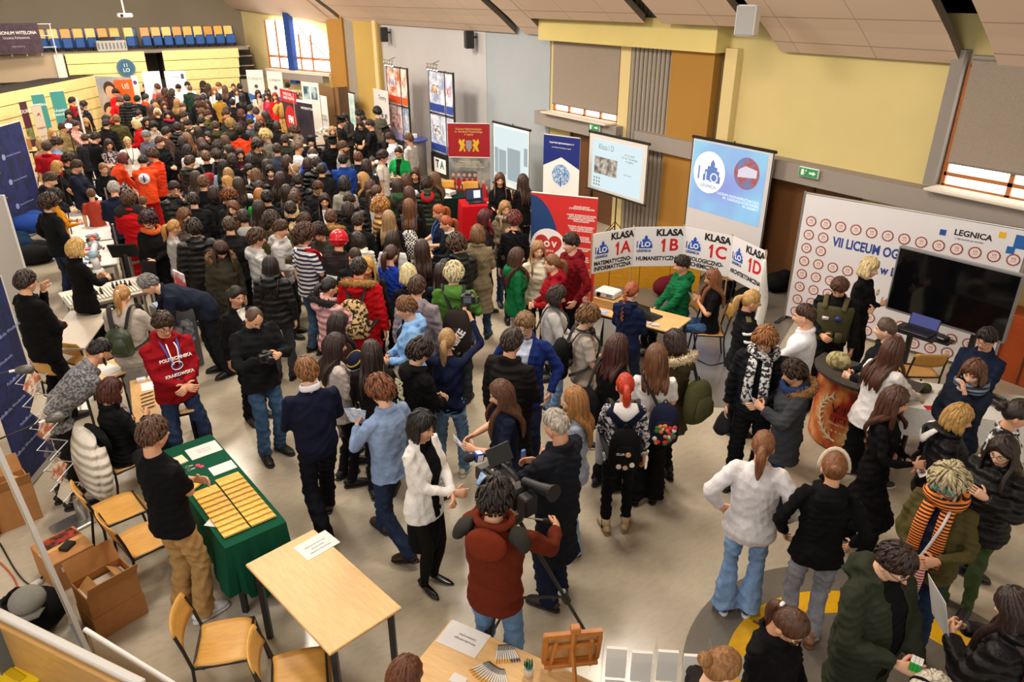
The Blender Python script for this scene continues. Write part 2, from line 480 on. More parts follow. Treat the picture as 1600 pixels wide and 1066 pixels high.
def head_mesh(mb,sk,sex):
 NA,NE = 36,26; V = []; F = []; mi = []
 for i in range(NE+1):
  el = -math.pi/2+math.pi*i/NE
  for j in range(NA):
   az = 2*math.pi*j/NA; az = az if az <= math.pi else az - 2*math.pi
   # gather directions around the face for a finer front
   az = az - .28*math.sin(az)
   r = head_r(az,el,sex)
   p = V3(-math.sin(az)*math.cos(el),math.cos(az)*math.cos(el),math.sin(el))*r
   x,y,z = p; g = lambda x0,z0,sx,sz: math.exp(-((x - x0)/sx)**2 - ((z - z0)/sz)**2)
   if z < -.015:                                   # jaw narrows, the back of the head gives way to the neck
    k = min(1,(-.015 - z)/.10); p[0] *= 1 - (.36 if sex == 'f' else .28)*k
    p[1] = p[1]*(1 - .10*k)+.012*k if y > 0 else p[1]*(1 - .45*k)
   if y > 0:
    p[1] += .026*g(0,-.032,.011,.016)+.014*g(0,-.012,.009,.022) - .012*(g(.031,.004,.017,.012)+g(-.031,.004,.017,.012))
    p[1] += .005*g(0,.024,.05,.010)+.007*g(0,-.066,.022,.010) - .004*g(0,-.083,.02,.007)+.010*g(0,-.102,.022,.014)
    p[1] += .004*(g(.042,-.03,.02,.02)+g(-.042,-.03,.02,.02))
   V.append(p)
 for i in range(NE):
  for j in range(NA):
   f = (i*NA+j,(i+1)*NA+j,(i+1)*NA+(j+1) % NA,i*NA+(j+1) % NA)
   c = sum(V[k] for k in f)/4; F.append(f)
   mi.append(1 if c[1] > .05 and abs(c[0]) < .024 and -.076 < c[2] < -.058 else 0)
 V = np.array(V) @ sk.headR.T+sk.headC
 n0 = mb.n; mb.add(V,F); mb.m[-len(F):] = mi
 W = lambda *a: sk.headC+sk.headR @ V3(*a)
 R3 = Matrix(sk.headR.tolist())
 for sx in (-1,1):
  mb.ell(W(sx*.076,-.004,-.012),(.010,.019,.031),8,6,0,Matrix((R3 @ Matrix.Rotation(-sx*.35,3,'Z'))))
  mb.ell(W(sx*.031,.0765,.004),(.0125,.0095,.0085),10,6,3,R3)
  mb.ell(W(sx*.031,.0835,.0035),(.0062,.004,.0066),8,6,4,R3)
  mb.tube([W(sx*.014,.0905,.0205),W(sx*.031,.0905,.0255),W(sx*.048,.078,.020)],[(.003,.0035),(.0035,.004),(.002,.002)],6,2)
def body_mesh(key):
 pose,sex,sleeve,legs = key
 sk = Skel(pose,sex); mb = MB()
 head_mesh(mb,sk,sex)
 mb.tube([sk.T(V3(0,-.02,1.40)),sk.T(V3(0,-.018,1.47)),sk.neck+(sk.headC - sk.neck)*.35+sk.headR @ V3(0,-.012,0),sk.headC+sk.headR @ V3(0,-.012,-.05)],
   [(.085,.07),(.062,.058),(.056 if sex == 'm' else .048,.056 if sex == 'm' else .048),(.056,.056)],14,0,up=(0,1,0),smooth=2)
 torso(mb,sk,[(x,y,z,a*.86,b*.84) for x,y,z,a,b in sections(sex,.84,1.49,0)])
 k = 1.0 if sex == 'm' else .86
 for n in 'RL':
  S,E,W_ = sk.sho[n],sk.elb[n],sk.wri[n]; bare = sleeve
  m = (lambda t: k*(1 if t > bare else .72))
  mb.tube([S,S*.6+E*.4,E*.88+S*.12,E*.85+W_*.15,E*.45+W_*.55,W_],[.050*m(0),.048*m(.2),.040*m(.45),.041*m(.55),.036*m(.8),(.027*k,.023*k)],10,0,smooth=2)
  hand(mb,sk,n,0,.9 if sk.p[n] in ('phone','cam','strap','front','clasp','hip') else .5,1.05 if sex == 'm' else .92)
  H,K,A = sk.hip[n],sk.knee[n],sk.ank[n]; q = 1.0 if legs else .62
  mb.tube([H,H*.6+K*.4,K*.9+H*.1,K*.9+A*.1,K*.62+A*.38,A*.85+K*.15,A],[.082*q,.074*q,.056*q,.052*q,.055*q,.036*q,.036],10,0,smooth=2)
 return mb.mesh('body',True)
# ---- garments: raw volumes that a voxel remesh merges into one continuous cloth surface
TOPS = {  # thickness, hem, sleeve (0..1 along the arm), sleeve radius, extras
 'tee': (.016,.86,.42,.058,''),'shirt': (.018,.84,.97,.052,'collar'),'sweater': (.016,.86,.97,.054,'neck'),'longtee': (.016,.84,.97,.048,''),
 'hoodie': (.026,.84,.97,.062,'hood'),'jacket': (.030,.82,.98,.063,'collar'),'puffer': (.046,.80,.98,.078,'hood'),'longpuffer': (.046,.55,.98,.076,'hood'),
 'parka': (.044,.66,.98,.074,'hood'),'blazer': (.022,.78,.97,.058,'collar'),'coat': (.034,.50,.98,.066,'collar'),'dress': (.014,.42,.97,.054,'skirt'),
 'gown': (.050,.28,.92,.088,'collar'),'vest': (.034,.84,.0,.0,'hi'),'cape': (.075,.50,.55,.10,'collar'),'blouse': (.024,.84,.97,.062,''),'polo': (.018,.85,.45,.060,'collar'),'oversize': (.042,.80,.97,.074,'neck')}
def top_raw(key):
 kind,pose,sex,fat = key; th,hem,sl,sr,ex = TOPS[kind]; sk = Skel(pose,sex); mb = MB()
 if sk.sit: hem = max(hem,.86)
 k = 1.0 if sex == 'm' else .88
 secs = sections(sex,hem,1.505 if ex != 'hi' else 1.46,th,fat,.34 if 'skirt' in ex else (.10 if kind != 'gown' else .22))
 if kind in ('hoodie','sweater','puffer','oversize') and hem > .75: secs[0] = (0,secs[0][1],hem,secs[0][3] - .014,secs[0][4] - .014)
 else: secs[0] = (0,secs[0][1],hem,secs[0][3]+.014,secs[0][4]+.016)
 torso(mb,sk,secs)
 for n in 'RL':
  S,E,W_ = sk.sho[n],sk.elb[n],sk.wri[n]; sg = 1 if n == 'R' else -1
  inn = S+V3(-sg*.05,0,-.035)
  if sl > .9:
   d = (W_ - E); end = E+d*(sl*1.0)
   mb.tube([inn,S,S*.55+E*.45,E*.9+S*.1,E*.9+W_*.1,E*.45+W_*.55,end],[sr*k*1.12,sr*k*1.14,sr*k*1.04,sr*k*.98,sr*k*.95,sr*k*.86,sr*k*(.74 if ex != 'skirt' else .8)],12,0,smooth=3)
  elif sl > 0:
   e = S+(E - S)*(sl*1.9)
   mb.tube([inn,S,(S+e)/2,e],[sr*k*1.05,sr*k*1.1,sr*k*1.06,sr*k*1.1],12,0,smooth=2)
 nb = sk.T(V3(0,-.018,1.49))
 Rn = rx(-sk.lean)
 ring = lambda r1,r2,z,a0,a1,m=14: [nb+Rn @ V3(math.sin(a)*r1,-math.cos(a)*r2+.012,z+.02*math.cos(a)) for a in np.linspace(math.radians(a0),math.radians(a1),m)]
 big = kind in ('puffer','parka','longpuffer')
 if 'hood' in ex:                                        # the hood lies folded behind the neck
  mb.tube(ring(.085,.085,.0+.012*big,-150,150),[(.026+.034*math.cos(a*.5)**2,.028+.020*math.cos(a*.5)) for a in np.linspace(-2.6,2.6,14)],10,0)
  M = Matrix(Rn.tolist())
  mb.ell(nb+Rn @ V3(0,-.105 - .02*big,-.035),(.115,.055+.02*big,.085),14,10,0,M)
 elif 'collar' in ex:
  mb.tube(ring(.070+th*.5,.070+th*.5,.008,-165,165),[(.012+th*.35,.030)]*14,8,0)
 elif 'neck' in ex:
  mb.tube(ring(.066,.066,.004,-179,179),[(.014,.020)]*14,8,0)
 return mb
LEGS = {'slim': (.086,.064,.056),'jeans': (.092,.074,.070),'straight': (.094,.078,.078),'wide': (.104,.096,.120),'cargo': (.102,.090,.088),'flare': (.094,.074,.115)}
def legs_raw(key):
 kind,pose,sex = key; sk = Skel(pose,sex); mb = MB()
 if kind in ('skirt','longskirt'):
  z1 = .46 if kind == 'skirt' else .25
  secs = [(0,-.005,z,hx,hy) for z,hx,hy in ((z1,.165,.13),(.62,.175,.138),(.80,.180,.135),(.90,.182,.130),(.98,.150,.112),(1.04,.135,.102))]
  torso(mb,sk,secs); return mb
 a,b,c = LEGS[kind]; f = 1.0 if sex == 'm' else .95
 torso(mb,sk,[(0,y,z,hx,hy) for _,y,z,hx,hy in sections(sex,.83,1.03,.0)])
 for n in 'RL':
  H,K,A = sk.hip[n],sk.knee[n],sk.ank[n]
  end = A+(A - K)/np.linalg.norm(A - K)*.035
  mb.tube([H+V3(0,0,.03),H*.8+K*.2,H*.45+K*.55,K*.9+H*.1,K*.85+A*.15,K*.45+A*.55,end],[a*f*.90,a*f*.97,(a+b)/2*f,b*f,b*.98*f,(b+c)/2*f,c*f],12,0,up=(0,1,0),smooth=3)
 return mb
def shoe_mesh(key):
 kind,pose,n = key; mb = MB(); sk = Skel(pose,'m'); A = sk.ank[n]; tw = sk.toe[n]
 lift = max(0,A[2] - .085)
 R = rzm(-tw) @ rx(-min(.55,lift*7)); W = lambda x,y,z: R @ V3(x,y,z)+V3(A[0],A[1],lift)
 up = R @ V3(0,0,1)
 if kind == 'pump':
  mb.tube([W(0,-.06,.085),W(0,-.01,.065),W(0,.07,.035),W(0,.13,.022),W(0,.19,.014)],[(.026,.026),(.030,.022),(.036,.022),(.034,.016),(.006,.008)],10,0,up=up,smooth=2)
  mb.tube([W(0,-.065,.07),W(0,-.07,.0)],[.012,.005],8,0,up=R @ V3(0,1,0))
  return mb.mesh('shoe',True)
 hi = kind == 'boot'
 mb.tube([W(0,-.085,.05),W(0,-.06,.058),W(0,.0,.062),W(0,.07,.055),W(0,.13,.045),W(0,.175,.038),W(0,.195,.034)],
   [(.018,.025),(.036,.040),(.040,.046),(.044,.036),(.046,.028),(.034,.020),(.010,.008)],12,0,up=up,smooth=2)
 mb.tube([W(0,-.01,.05),W(0,-.012,.16 if hi else .11)],[(.042,.050),(.044,.050)],12,0,up=R @ V3(0,1,0))
 mb.tube([W(0,-.095,.014),W(0,-.07,.014),W(0,0,.014),W(0,.08,.014),W(0,.145,.014),W(0,.19,.014),W(0,.205,.016)],
   [(.012,.014),(.037,.0145),(.040,.0145),(.047,.0145),(.048,.0145),(.034,.0145),(.008,.010)],12,1,up=up,smooth=2)
 return mb.mesh('shoe',True)
# ---- hair, in the head's frame, locks fall straight down
def hair_mesh(key):
 style,pose,sex = key; sk = Skel(pose,sex); mb = MB(); R = sk.headR; C = sk.headC; rr = random.Random(hash(style) % 1000+3)
 W = lambda p: C+R @ V3(*p)
 th,rag,front,side,nape = {'short': (.020,.006,.50,.04,-.52),'fade': (.012,.003,.50,.35,-.35),'messy': (.034,.014,.44,-.10,-.60),'curly': (.044,.020,.46,-.22,-.70),'buzz': (.006,.001,.52,.1,-.45),
  'bob': (.026,.006,.52,-.2,-.8),'long': (.022,.005,.56,-.2,-.8),'wavy': (.030,.010,.55,-.2,-.8),'pony': (.014,.003,.62,.05,-.55),'bun': (.014,.003,.62,.05,-.5),'braid': (.015,.003,.62,.05,-.55),'bald': (.004,.001,1.25,.12,-.45),
  'spiky': (.036,.022,.46,.1,-.5),'mop': (.040,.012,.36,-.28,-.62)}[style]
 NA,NT = 32,12; V = []; F = []
 ph = [rr.uniform(0,6.28) for _ in range(8)]
 for j in range(NA):
  az = 2*math.pi*j/NA; a = abs(az if az <= math.pi else az - 2*math.pi)
  if style == 'bald': e1 = .75 if a < 1.0 else None
  t = min(1,a/1.25); e_end = front*(1 - t*t*(3 - 2*t))+side*(t*t*(3 - 2*t))
  if a > 1.55: q = min(1,(a - 1.55)/.9); e_end = side*(1 - q)+nape*q
  for i in range(NT+1):
   tt = i/NT; el = math.pi/2+(e_end - math.pi/2)*tt
   r = head_r(az,el,sex)+th*min(1,(1 - tt)*3.2+.12)*(1.0 if style != 'bald' else .6)
   r += rag*(math.sin(az*7+ph[0]+el*3)*math.sin(el*9+ph[1])+.6*math.sin(az*13+ph[2])*math.sin(el*5+ph[3]))*(1 if tt < .99 else .2)
   p = V3(-math.sin(az)*math.cos(el),math.cos(az)*math.cos(el),math.sin(el))*r
   z = p[2]
   if z < -.015:
    k = min(1,(-.015 - z)/.10)
    if p[1] < 0: p[1] *= 1 - .40*k; p[0] *= 1 - .2*k
   V.append(p)
 n1 = NT+1
 for j in range(NA):
  for i in range(NT):
   F.append((j*n1+i,j*n1+i+1,((j+1) % NA)*n1+i+1,((j+1) % NA)*n1+i))
 mb.add(np.array(V) @ R.T+C,F)
 tuft = {'short': 120,'messy': 150,'curly': 150,'spiky': 120,'mop': 150,'fade': 60,'bob': 40}.get(style,0)
 for q in range(tuft):
  az = rr.uniform(-math.pi,math.pi); a = abs(az); lo = front+(side - front)*min(1,a/1.25) if a < 1.55 else side+(nape - side)*min(1,(a - 1.55)/.9)
  el = rr.uniform(lo+.05,1.35); P_ = []; tw = rr.uniform(-.35,.35) if style != 'curly' else rr.uniform(-.9,.9)
  for k in range(4):
   e = el+.28 - .2*k; e = max(e,lo - .03); z_ = az+tw*k*.3; r = head_r(z_,e,sex)+th*min(1,(e - lo)*2.2+.15)+rag*(.9*math.sin(k*1.1)+(.8 if style in ('spiky','curly') else .3)); ee = min(e,1.5)
   P_.append(W(V3(-math.sin(z_)*math.cos(ee),math.cos(z_)*math.cos(ee),math.sin(ee))*r*(1 if math.sin(ee) > -.1 or abs(z_) < 1.5 else .97)))
  o_ = P_[1] - C; mb.tube(P_,[(.005,.003),(.0095,.004),(.009,.004),(.002,.002)],5,0,up=tuple(o_/np.linalg.norm(o_)))
 def lock(a0,L,out,wid,thick,wave=0.0,backlay=True):
  az = math.radians(a0); pts = []; sx = -math.sin(az); sy = math.cos(az)
  for el in (1.25,.8,.3,-.05):
   r = head_r(az,el,sex)+th*.75
   pts.append(W(V3(sx*math.cos(el),sy*math.cos(el),math.sin(el))*r))
  p = pts[-1].copy(); h = (R @ V3(sx,sy,0)); h[2] = 0; h /= np.linalg.norm(h)+1e-9
  nseg = max(2,int(L/.07)); sh = sk.neck[2] - .06
  for q in range(1,nseg+1):
   z = p[2] - L*q/nseg; drift = h*out*math.sin(min(1,q/nseg*1.6)*1.4)
   x = p+drift; x[2] = z
   if z < sh+.04 and L > .25:                   # resting on shoulders, back or chest
    k = min(1,(sh+.04 - z)/.10); bk = sk.T(V3(0,0,z - sk.dz))
    if sy < .25: x[1] = min(x[1],bk[1] - .085 - .060*k)
    else: x[1] = max(x[1],bk[1]+.11+.035*k)
   x = x+V3(math.sin(q*1.7+a0)*wave,math.cos(q*1.3+a0)*wave,0); pts.append(x)
  m = len(pts); rad = [(wid*(.45+.55*min(1,i/3))*(1 if i < m - 1 else .35),thick*(1 if i < m - 1 else .4)) for i in range(m)]
  n0 = mb.n
  mb.tube(pts,rad,7,0,up=tuple(h),smooth=2)
 if style in ('bob','long','wavy'):
  L0 = {'bob': .10,'long': .40,'wavy': .30}[style]
  for a0 in np.linspace(72,288,15):
   f = abs(a0 - 180)/108
   lock(a0+rr.uniform(-4,4),L0*rr.uniform(.9,1.1)*(1 - .12*f),.012 if style == 'bob' else .018,.026,.013,.006 if style == 'wavy' else .002)
 if style in ('pony','braid','bun'):
  a = W((0,-.105,.035 if style != 'bun' else .045))
  if style == 'bun': mb.ell(W((0,-.120,.045)),(.045,.040,.042),14,9)
  else:
   L = .27 if style == 'pony' else .40; pts = [W((0,-.085,.04)),a]
   for q in range(1,6): pts.append(a+V3(0,-.035 - .012*q if q < 3 else -.06,-L*q/5+.03))
   for i in range(2,len(pts)):
    bk = sk.T(V3(0,0,min(pts[i][2],sk.neck[2]) - sk.dz));
    if pts[i][2] < sk.neck[2]: pts[i][1] = min(pts[i][1],bk[1] - .15)
   if style == 'pony': mb.tube(pts,[.018,.026,.036,.040,.036,.028,.010],10,0,smooth=2)
   else:
    P,_ = catmull(np.array(pts),np.ones((len(pts),2)),3)
    for i,p in enumerate(P): mb.ell(p+V3(.008*(-1)**i,0,0),(.026 - .0007*i,.022,.022),8,6)
 return mb.mesh('hair',True)
# ---- two phases: first every distinct raw garment is collected, then all are remeshed in one evaluation
RAW = {}; DONE = {}
def want(part,key,vox):
 RAW.setdefault((part,)+key,vox); return (part,)+key
def cook():
 tmp = []
 for k,vox in RAW.items():
  if k in DONE: continue
  part,key = k[0],k[1:]
  mb = top_raw(key) if part == 'top' else legs_raw(key) if part == 'legs' else RAWFN[part](key)
  me = mb.mesh('raw'); o = bpy.data.objects.new('raw',me); COL.objects.link(o)
  r = o.modifiers.new('r','REMESH'); r.mode = 'VOXEL'; r.voxel_size = vox; r.use_smooth_shade = True
  sm = o.modifiers.new('s','SMOOTH'); sm.factor = .5; sm.iterations = 4 if vox < .013 else 3
  tmp.append((k,o,vox))
 dg = bpy.context.evaluated_depsgraph_get()
 for k,o,vox in tmp:
  me = bpy.data.meshes.new_from_object(o.evaluated_get(dg)); me.name = k[0]
  n = len(me.vertices); co = np.empty(n*3,'f'); me.vertices.foreach_get('co',co); co = co.reshape(-1,3)
  no = np.empty(n*3,'f'); me.vertices.foreach_get('normal',no); no = no.reshape(-1,3)
  g = np.random.RandomState(len(DONE) % 97); d = np.zeros(n)
  soft = k[0] == 'top' and k[1] in ('puffer','longpuffer','parka','coat')
  for i in range(6):                                  # folds and creases of the cloth
   v = g.normal(size=3)*(13,13,24); v2 = g.normal(size=3)*8
   d += (1 - 2*np.abs(np.sin(co @ v+1.5*np.sin(co @ v2+g.rand()*6)+g.rand()*6)))*(1.3 - .12*i)
  if k[0] in ('top','legs'):
   if soft and 'puffer' in k[1]: d = d*.5+2.2*np.abs(np.sin(co[:,2]*34+.5*np.sin(co[:,0]*9)))
   d = d*(.55 if k[0] == 'top' and k[1] in ('blazer','shirt','blouse','oversize','tee') else 1)
   co += no*(d*(.0034 if k[0] == 'top' else .0032))[:,None]
  me.vertices.foreach_set('co',co.ravel()); me.update()
  DONE[k] = me; bpy.data.objects.remove(o)
 RAW.clear()
RAWFN = {}
MESH = {}
def shared(fn,key):
 k = (fn.__name__,key)
 if k not in MESH: MESH[k] = fn(key)
 return MESH[k]
SKIN = ['e2ab88','dba380','e8b797','d29a78']
def split_front(me,sk,w0,w1,z0,key):
 """open front: faces of the chest inside a V become the garment underneath (a mesh of its own)"""
 k = ('split',)+key
 if k in MESH: return MESH[k]
 V = np.empty(len(me.vertices)*3,'f'); me.vertices.foreach_get('co',V); V = V.reshape(-1,3)
 F = [tuple(p.vertices) for p in me.polygons]
 inn = []
 M = rx(sk.lean)
 for p in me.polygons:
  c = np.array(p.center); q = (M @ (c - V3(0,0,.95+sk.dz)))+V3(0,0,.95) if sk.lean else c - V3(0,0,sk.dz)
  t = (q[2] - z0)/(1.50 - z0); nn = M @ np.array(p.normal) if sk.lean else p.normal
  inn.append(0 <= t < 1.05 and abs(q[0]) < w0+(w1 - w0)*t and nn[1] > .25 and q[1] > .03 and q[1] < .22)
 cnt = {}
 for f,s in zip(F,inn):
  for a,b in zip(f,f[1:]+f[:1]): cnt.setdefault((min(a,b),max(a,b)),set()).add(s)
 nb = {}
 for (a,b),st in cnt.items():
  if len(st) == 2: nb.setdefault(a,[]).append(b); nb.setdefault(b,[]).append(a)
 for it in range(8):
  new = {v: V[v]*.4+np.mean([V[u] for u in us],axis=0)*.6 for v,us in nb.items()}
  for v,p_ in new.items(): V[v] = p_
 def sub(sel,push):
  use = sorted({i for f,s in zip(F,inn) if s == sel for i in f}); ix = {v: i for i,v in enumerate(use)}
  m = bpy.data.meshes.new('cloth'); m.from_pydata((V[use]+(V3(0,-push,0) if push else 0)).tolist(),[],[tuple(ix[i] for i in f) for f,s in zip(F,inn) if s == sel])
  m.polygons.foreach_set('use_smooth',[True]*len(m.polygons)); m.update(); return m
 MESH[k] = (sub(False,0),sub(True,.006)); return MESH[k]
PEOPLE = []
CLOTHK = {'puffer': 'puffer','longpuffer': 'puffer','parka': 'cloth'}
def tint(spec,kind):
 """'8c1620' plain cloth, 'pattern:aa,bb,scale', 'stripe:aa,bb,scale', 'denim:aa'"""
 if ':' in spec:
  k,a = spec.split(':'); a = a.split(',')
  if k in ('pattern','stripe','check'): return mat(k,a[0],a[1],scale=float(a[2]) if len(a) > 2 else 18)
  return mat(k,a[0])
 if kind in ('jeans','flare') : return mat('denim',spec)
 return mat(CLOTHK.get(kind,'cloth'),spec)
def person_spec(line):
 a = [t.strip() for t in line.split('|')]
 h = a[0].split(); sex = 'f' if 'f' in h[4:] else 'm'
 return dict(px=float(h[0]),py=float(h[1]),h=float(h[2]),deg=float(h[3]),sex=sex,flags=h[4:],hair=a[1].split(),top=a[2].split(),legs=a[3].split(),pose=a[4],ex=a[5].split(),label=a[6])
def place_people(lines):
 out = []
 for ln in lines.strip().splitlines():
  if not ln.strip() or ln.startswith('#'): continue
  d = person_spec(ln); sk = d['sk'] = Skel(d['pose'],d['sex']); s = d['s'] = d['h']/1.75
  P = at(d['px'],d['py'],sk.top[2]*s)
  v = Vector((P.x,P.y)); hd = math.atan2(v.y,v.x) - math.radians(d['deg'])      # heading of the face
  d['rz'] = hd - math.pi/2
  ca,sa = math.cos(d['rz']),math.sin(d['rz']); tx,ty = sk.top[0]*s,sk.top[1]*s
  d['loc'] = [P.x - (tx*ca - ty*sa),P.y - (tx*sa+ty*ca)]
  out.append(d)
 return out
def fine(d): return math.hypot(*d['loc']) < 9.5
def request(people):
 for d in people:
  near = math.hypot(*d['loc']); vox = .0105 if near < 7.5 else .013 if near < 11 else .018
  fat = .06 if 'fat' in d['flags'] else .03 if 'stout' in d['flags'] else 0.0
  d['kt'] = want('top',(d['top'][0],d['pose'],d['sex'],fat),vox)
  d['kl'] = want('legs',(d['legs'][0],d['pose'],d['sex']),vox)
def make_person(d,group=None):
 sk,s,sex = d['sk'],d['s'],d['sex']; ex = d['ex']; E_ = {e.split(':')[0]: e.split(':')[1:] for e in ex}
 root = empty('person',(*d['loc'],d.get('z',0)),d['rz'],d['label'],'person',group)
 root.scale = (s,s,s)
 far = math.hypot(*d['loc']) > 13
 hc = d['hair'][1]; skin = mat('skin',SKIN[int(d['px']+d['py']) % 4]); hm = mat('hair',hc)
 tk = d['top'][0]; short = TOPS[tk][2] < .9 and tk != 'vest'
 bare = 'bare' in E_ or d['legs'][0] == 'skirt'
 b = link('body',shared(body_mesh,(d['pose'],sex,.3 if short else .9,bare)),[skin,mat('skin','b8665c'),hm,plain('e9e4dd',.3),plain('2c2119',.2)],root)
 if 'tights' in E_: link('tights',DONE.get('x') or shared(tights_mesh,(d['pose'],sex)),mat('cloth','16130f'),root)
 link('hair',shared(hair_mesh,(d['hair'][0],d['pose'],sex)),hm,root)
 me = DONE[d['kt']]
 tn = {'tee': 't_shirt','longtee': 'long_sleeved_top','puffer': 'down_jacket','longpuffer': 'down_coat','oversize': 'sweatshirt','polo': 'polo_shirt'}.get(tk,tk)
 if 'open' in E_ :
  o = E_['open']; a,c = split_front(me,sk,float(o[1]) if len(o) > 1 else .0,float(o[2]) if len(o) > 2 else .075,float(o[3]) if len(o) > 3 else 1.1,d['kt']+tuple(o[1:]))
  link(tn,a,tint(d['top'][1],tk),root); link('shirt',c,tint(o[0].replace('/',':'),'shirt'),root)
 else: link(tn,me,tint(d['top'][1],tk),root)
 lk = d['legs'][0]
 link({'jeans': 'jeans','flare': 'jeans','skirt': 'skirt','longskirt': 'skirt'}.get(lk,'trousers'),DONE[d['kl']],tint(d['legs'][1],lk),root)
 shoe = E_.get('shoes',['sneaker','17161a','2a2826']); pos = [n for n in 'RL']
 for n in pos: link('shoe',shared(shoe_mesh,(shoe[0],d['pose'],n)),[plain(shoe[1],.5 if shoe[0] != 'pump' else .15),plain(shoe[2] if len(shoe) > 2 else shoe[1],.6)],root)
 W = lambda *p: sk.headC+sk.headR @ V3(*p)
 T = lambda *p: sk.T(V3(*p))
 if 'glasses' in E_:
  mb = MB(); c = E_['glasses'][0] if E_['glasses'] else '1a1715'
  for sx in (-1,1):
   mb.tube([W(sx*.032+.021*math.cos(t),.101 - .010*abs(math.cos(t)*sx+1 if sx > 0 else math.cos(t) - 1)*.3,.002+.016*math.sin(t)) for t in np.linspace(0,6.283,15)[:-1]],.0022,5,closed=True)
   mb.tube([W(sx*.053,.097,.006),W(sx*.078,.06,.008),W(sx*.081,-.005,.004)],.002,5)
  mb.tube([W(-.011,.102,.004),W(0,.104,.006),W(.011,.102,.004)],.002,5)
  mb.build('glasses',plain(c,.3),root)
 if 'beard' in E_:
  mb = MB()
  mb.tube([W(-.068,.02,-.03),W(-.058,.05,-.075),W(0,.088,-.104),W(.058,.05,-.075),W(.068,.02,-.03)],[(.006,.012),(.009,.018),(.009,.020),(.009,.018),(.006,.012)],8,smooth=3)
  mb.tube([W(-.026,.086,-.062),W(0,.098,-.052),W(.026,.086,-.062)],[.004,.006,.004],6,smooth=2); mb.build('beard',hm,root,True)
 if 'lanyard' in E_:
  mb = MB(); c = E_['lanyard'][0] if E_['lanyard'] else '2b4da0'
  dep = .165+TOPS[tk][0]
  for sx in (-1,1): mb.tube([T(sx*.07,-.05,1.515),T(sx*.075,.04,1.50),T(sx*.06,dep - .055,1.41),T(sx*.035,dep - .02,1.28),T(0,dep - .02,1.13)],(.007,.002),6,smooth=3)
  ln = mb.build('lanyard',plain(c,.6),root)
  MB().box(T(0,dep - .015,1.08),(.07,.006,.10),M=Matrix(rx(-sk.lean).tolist())).build('badge',plain(E_['lanyard'][1] if len(E_['lanyard']) > 1 else 'dfe4ee',.4),ln)
 if 'beanie' in E_:
  mb = MB(); M = Matrix(sk.headR.tolist()); mb.ell(W(0,-.008,.045),(.094,.112,.098),20,12,0,M)
  mb.tube([W(math.sin(t)*.094,math.cos(t)*.112 - .008,.050 - .016*math.cos(t+3.14)) for t in np.linspace(0,6.283,25)[:-1]],(.010,.028),8,0,up=tuple(sk.headR @ V3(0,0,1)),closed=True)
  mb.build('beanie',mat('cloth',E_['beanie'][0]),root,True)
 if 'cap' in E_:
  mb = MB(); M = Matrix(sk.headR.tolist()); mb.ell(W(0,-.005,.048),(.090,.108,.085),20,12,0,M)
  mb.tube([W(0,.07,.062),W(0,.12,.056),W(0,.165,.046)],[(.075,.008),(.072,.007),(.03,.004)],12,0,up=tuple(sk.headR @ V3(0,0,1))); mb.build('cap',mat('cloth',E_['cap'][0]),root,True)
 if 'grad' in E_:
  mb = MB(); M = Matrix(sk.headR.tolist()); mb.tube([W(0,-.01,.03),W(0,-.012,.10)],[(.092,.108),(.088,.100)],18,up=tuple(sk.headR @ V3(0,1,0)))
  mb.box(W(0,-.012,.125),(.27,.27,.012),M=M @ Matrix.Rotation(.6,3,'Z')); mb.tube([W(0,0,.133),W(.15,.1,.13),W(.155,.105,.02)],.004,5); mb.build('mortarboard',mat('cloth','0d0d0f'),root)
 if 'helmet' in E_:
  mb = MB(); M = Matrix(sk.headR.tolist()); mb.ell(W(0,-.005,.042),(.122,.142,.122),22,14,0,M); mb.tube([W(math.sin(t)*.124,math.cos(t)*.144 - .005,.012 - .02*math.cos(t)) for t in np.linspace(0,6.283,25)[:-1]],(.008,.012),8,closed=True)
  hl = mb.build('helmet',plain(E_['helmet'][0],.25),root,True)
  for sx in (-1,1): MB().tube([W(sx*.10,.0,.0),W(sx*.085,.02,-.07),W(sx*.02,.07,-.125)],.006,6).build('chin_strap',plain('1a1a1a'),hl)
 if 'goggles' in E_:
  mb = MB(); M = Matrix(sk.headR.tolist()); mb.box(W(0,.105,.03),(.15,.05,.06),M=M,bev=.015); mb.tube([W(math.sin(t)*.104,math.cos(t)*.118 - .005,.03) for t in np.linspace(0,6.283,25)[:-1]],(.004,.016),6,up=tuple(sk.headR @ V3(0,0,1)),closed=True)
  mb.build('goggles',plain(E_['goggles'][0],.3),root)
 if 'vr' in E_:
  mb = MB(); M = Matrix(sk.headR.tolist()); mb.box(W(0,.12,.0),(.18,.09,.10),M=M,bev=.03); mb.tube([W(math.sin(t)*.106,math.cos(t)*.12 - .005,.01) for t in np.linspace(0,6.283,25)[:-1]],(.005,.02),6,up=tuple(sk.headR @ V3(0,0,1)),closed=True)
  mb.tube([W(0,.09,.05),W(0,.04,.135),W(0,-.06,.135),W(0,-.11,.05)],(.022,.005),8,smooth=3); mb.build('virtual_reality_headset',plain('dcdcdc',.4),root)
 if 'headband' in E_:
  MB().tube([W(math.sin(t)*.095,.02,math.cos(t)*.145+.003) for t in np.linspace(-1.7,1.7,14)],(.018,.007),8,up=(0,1,0)).build('headband',mat('cloth',E_['headband'][0]),root,True)
 if 'phones' in E_:
  mb = MB(); nb = sk.neck
  mb.tube([nb+V3(math.sin(t)*.095,math.cos(t)*.095+.005,.02+.01*math.cos(t)) for t in np.linspace(1.0,5.28,14)],.011,8)
  for sx in (-1,1): mb.ell(nb+V3(sx*.075,.085,.0),(.042,.03,.045),12,8)
  mb.build('headphones',plain('121214',.45),root,True)
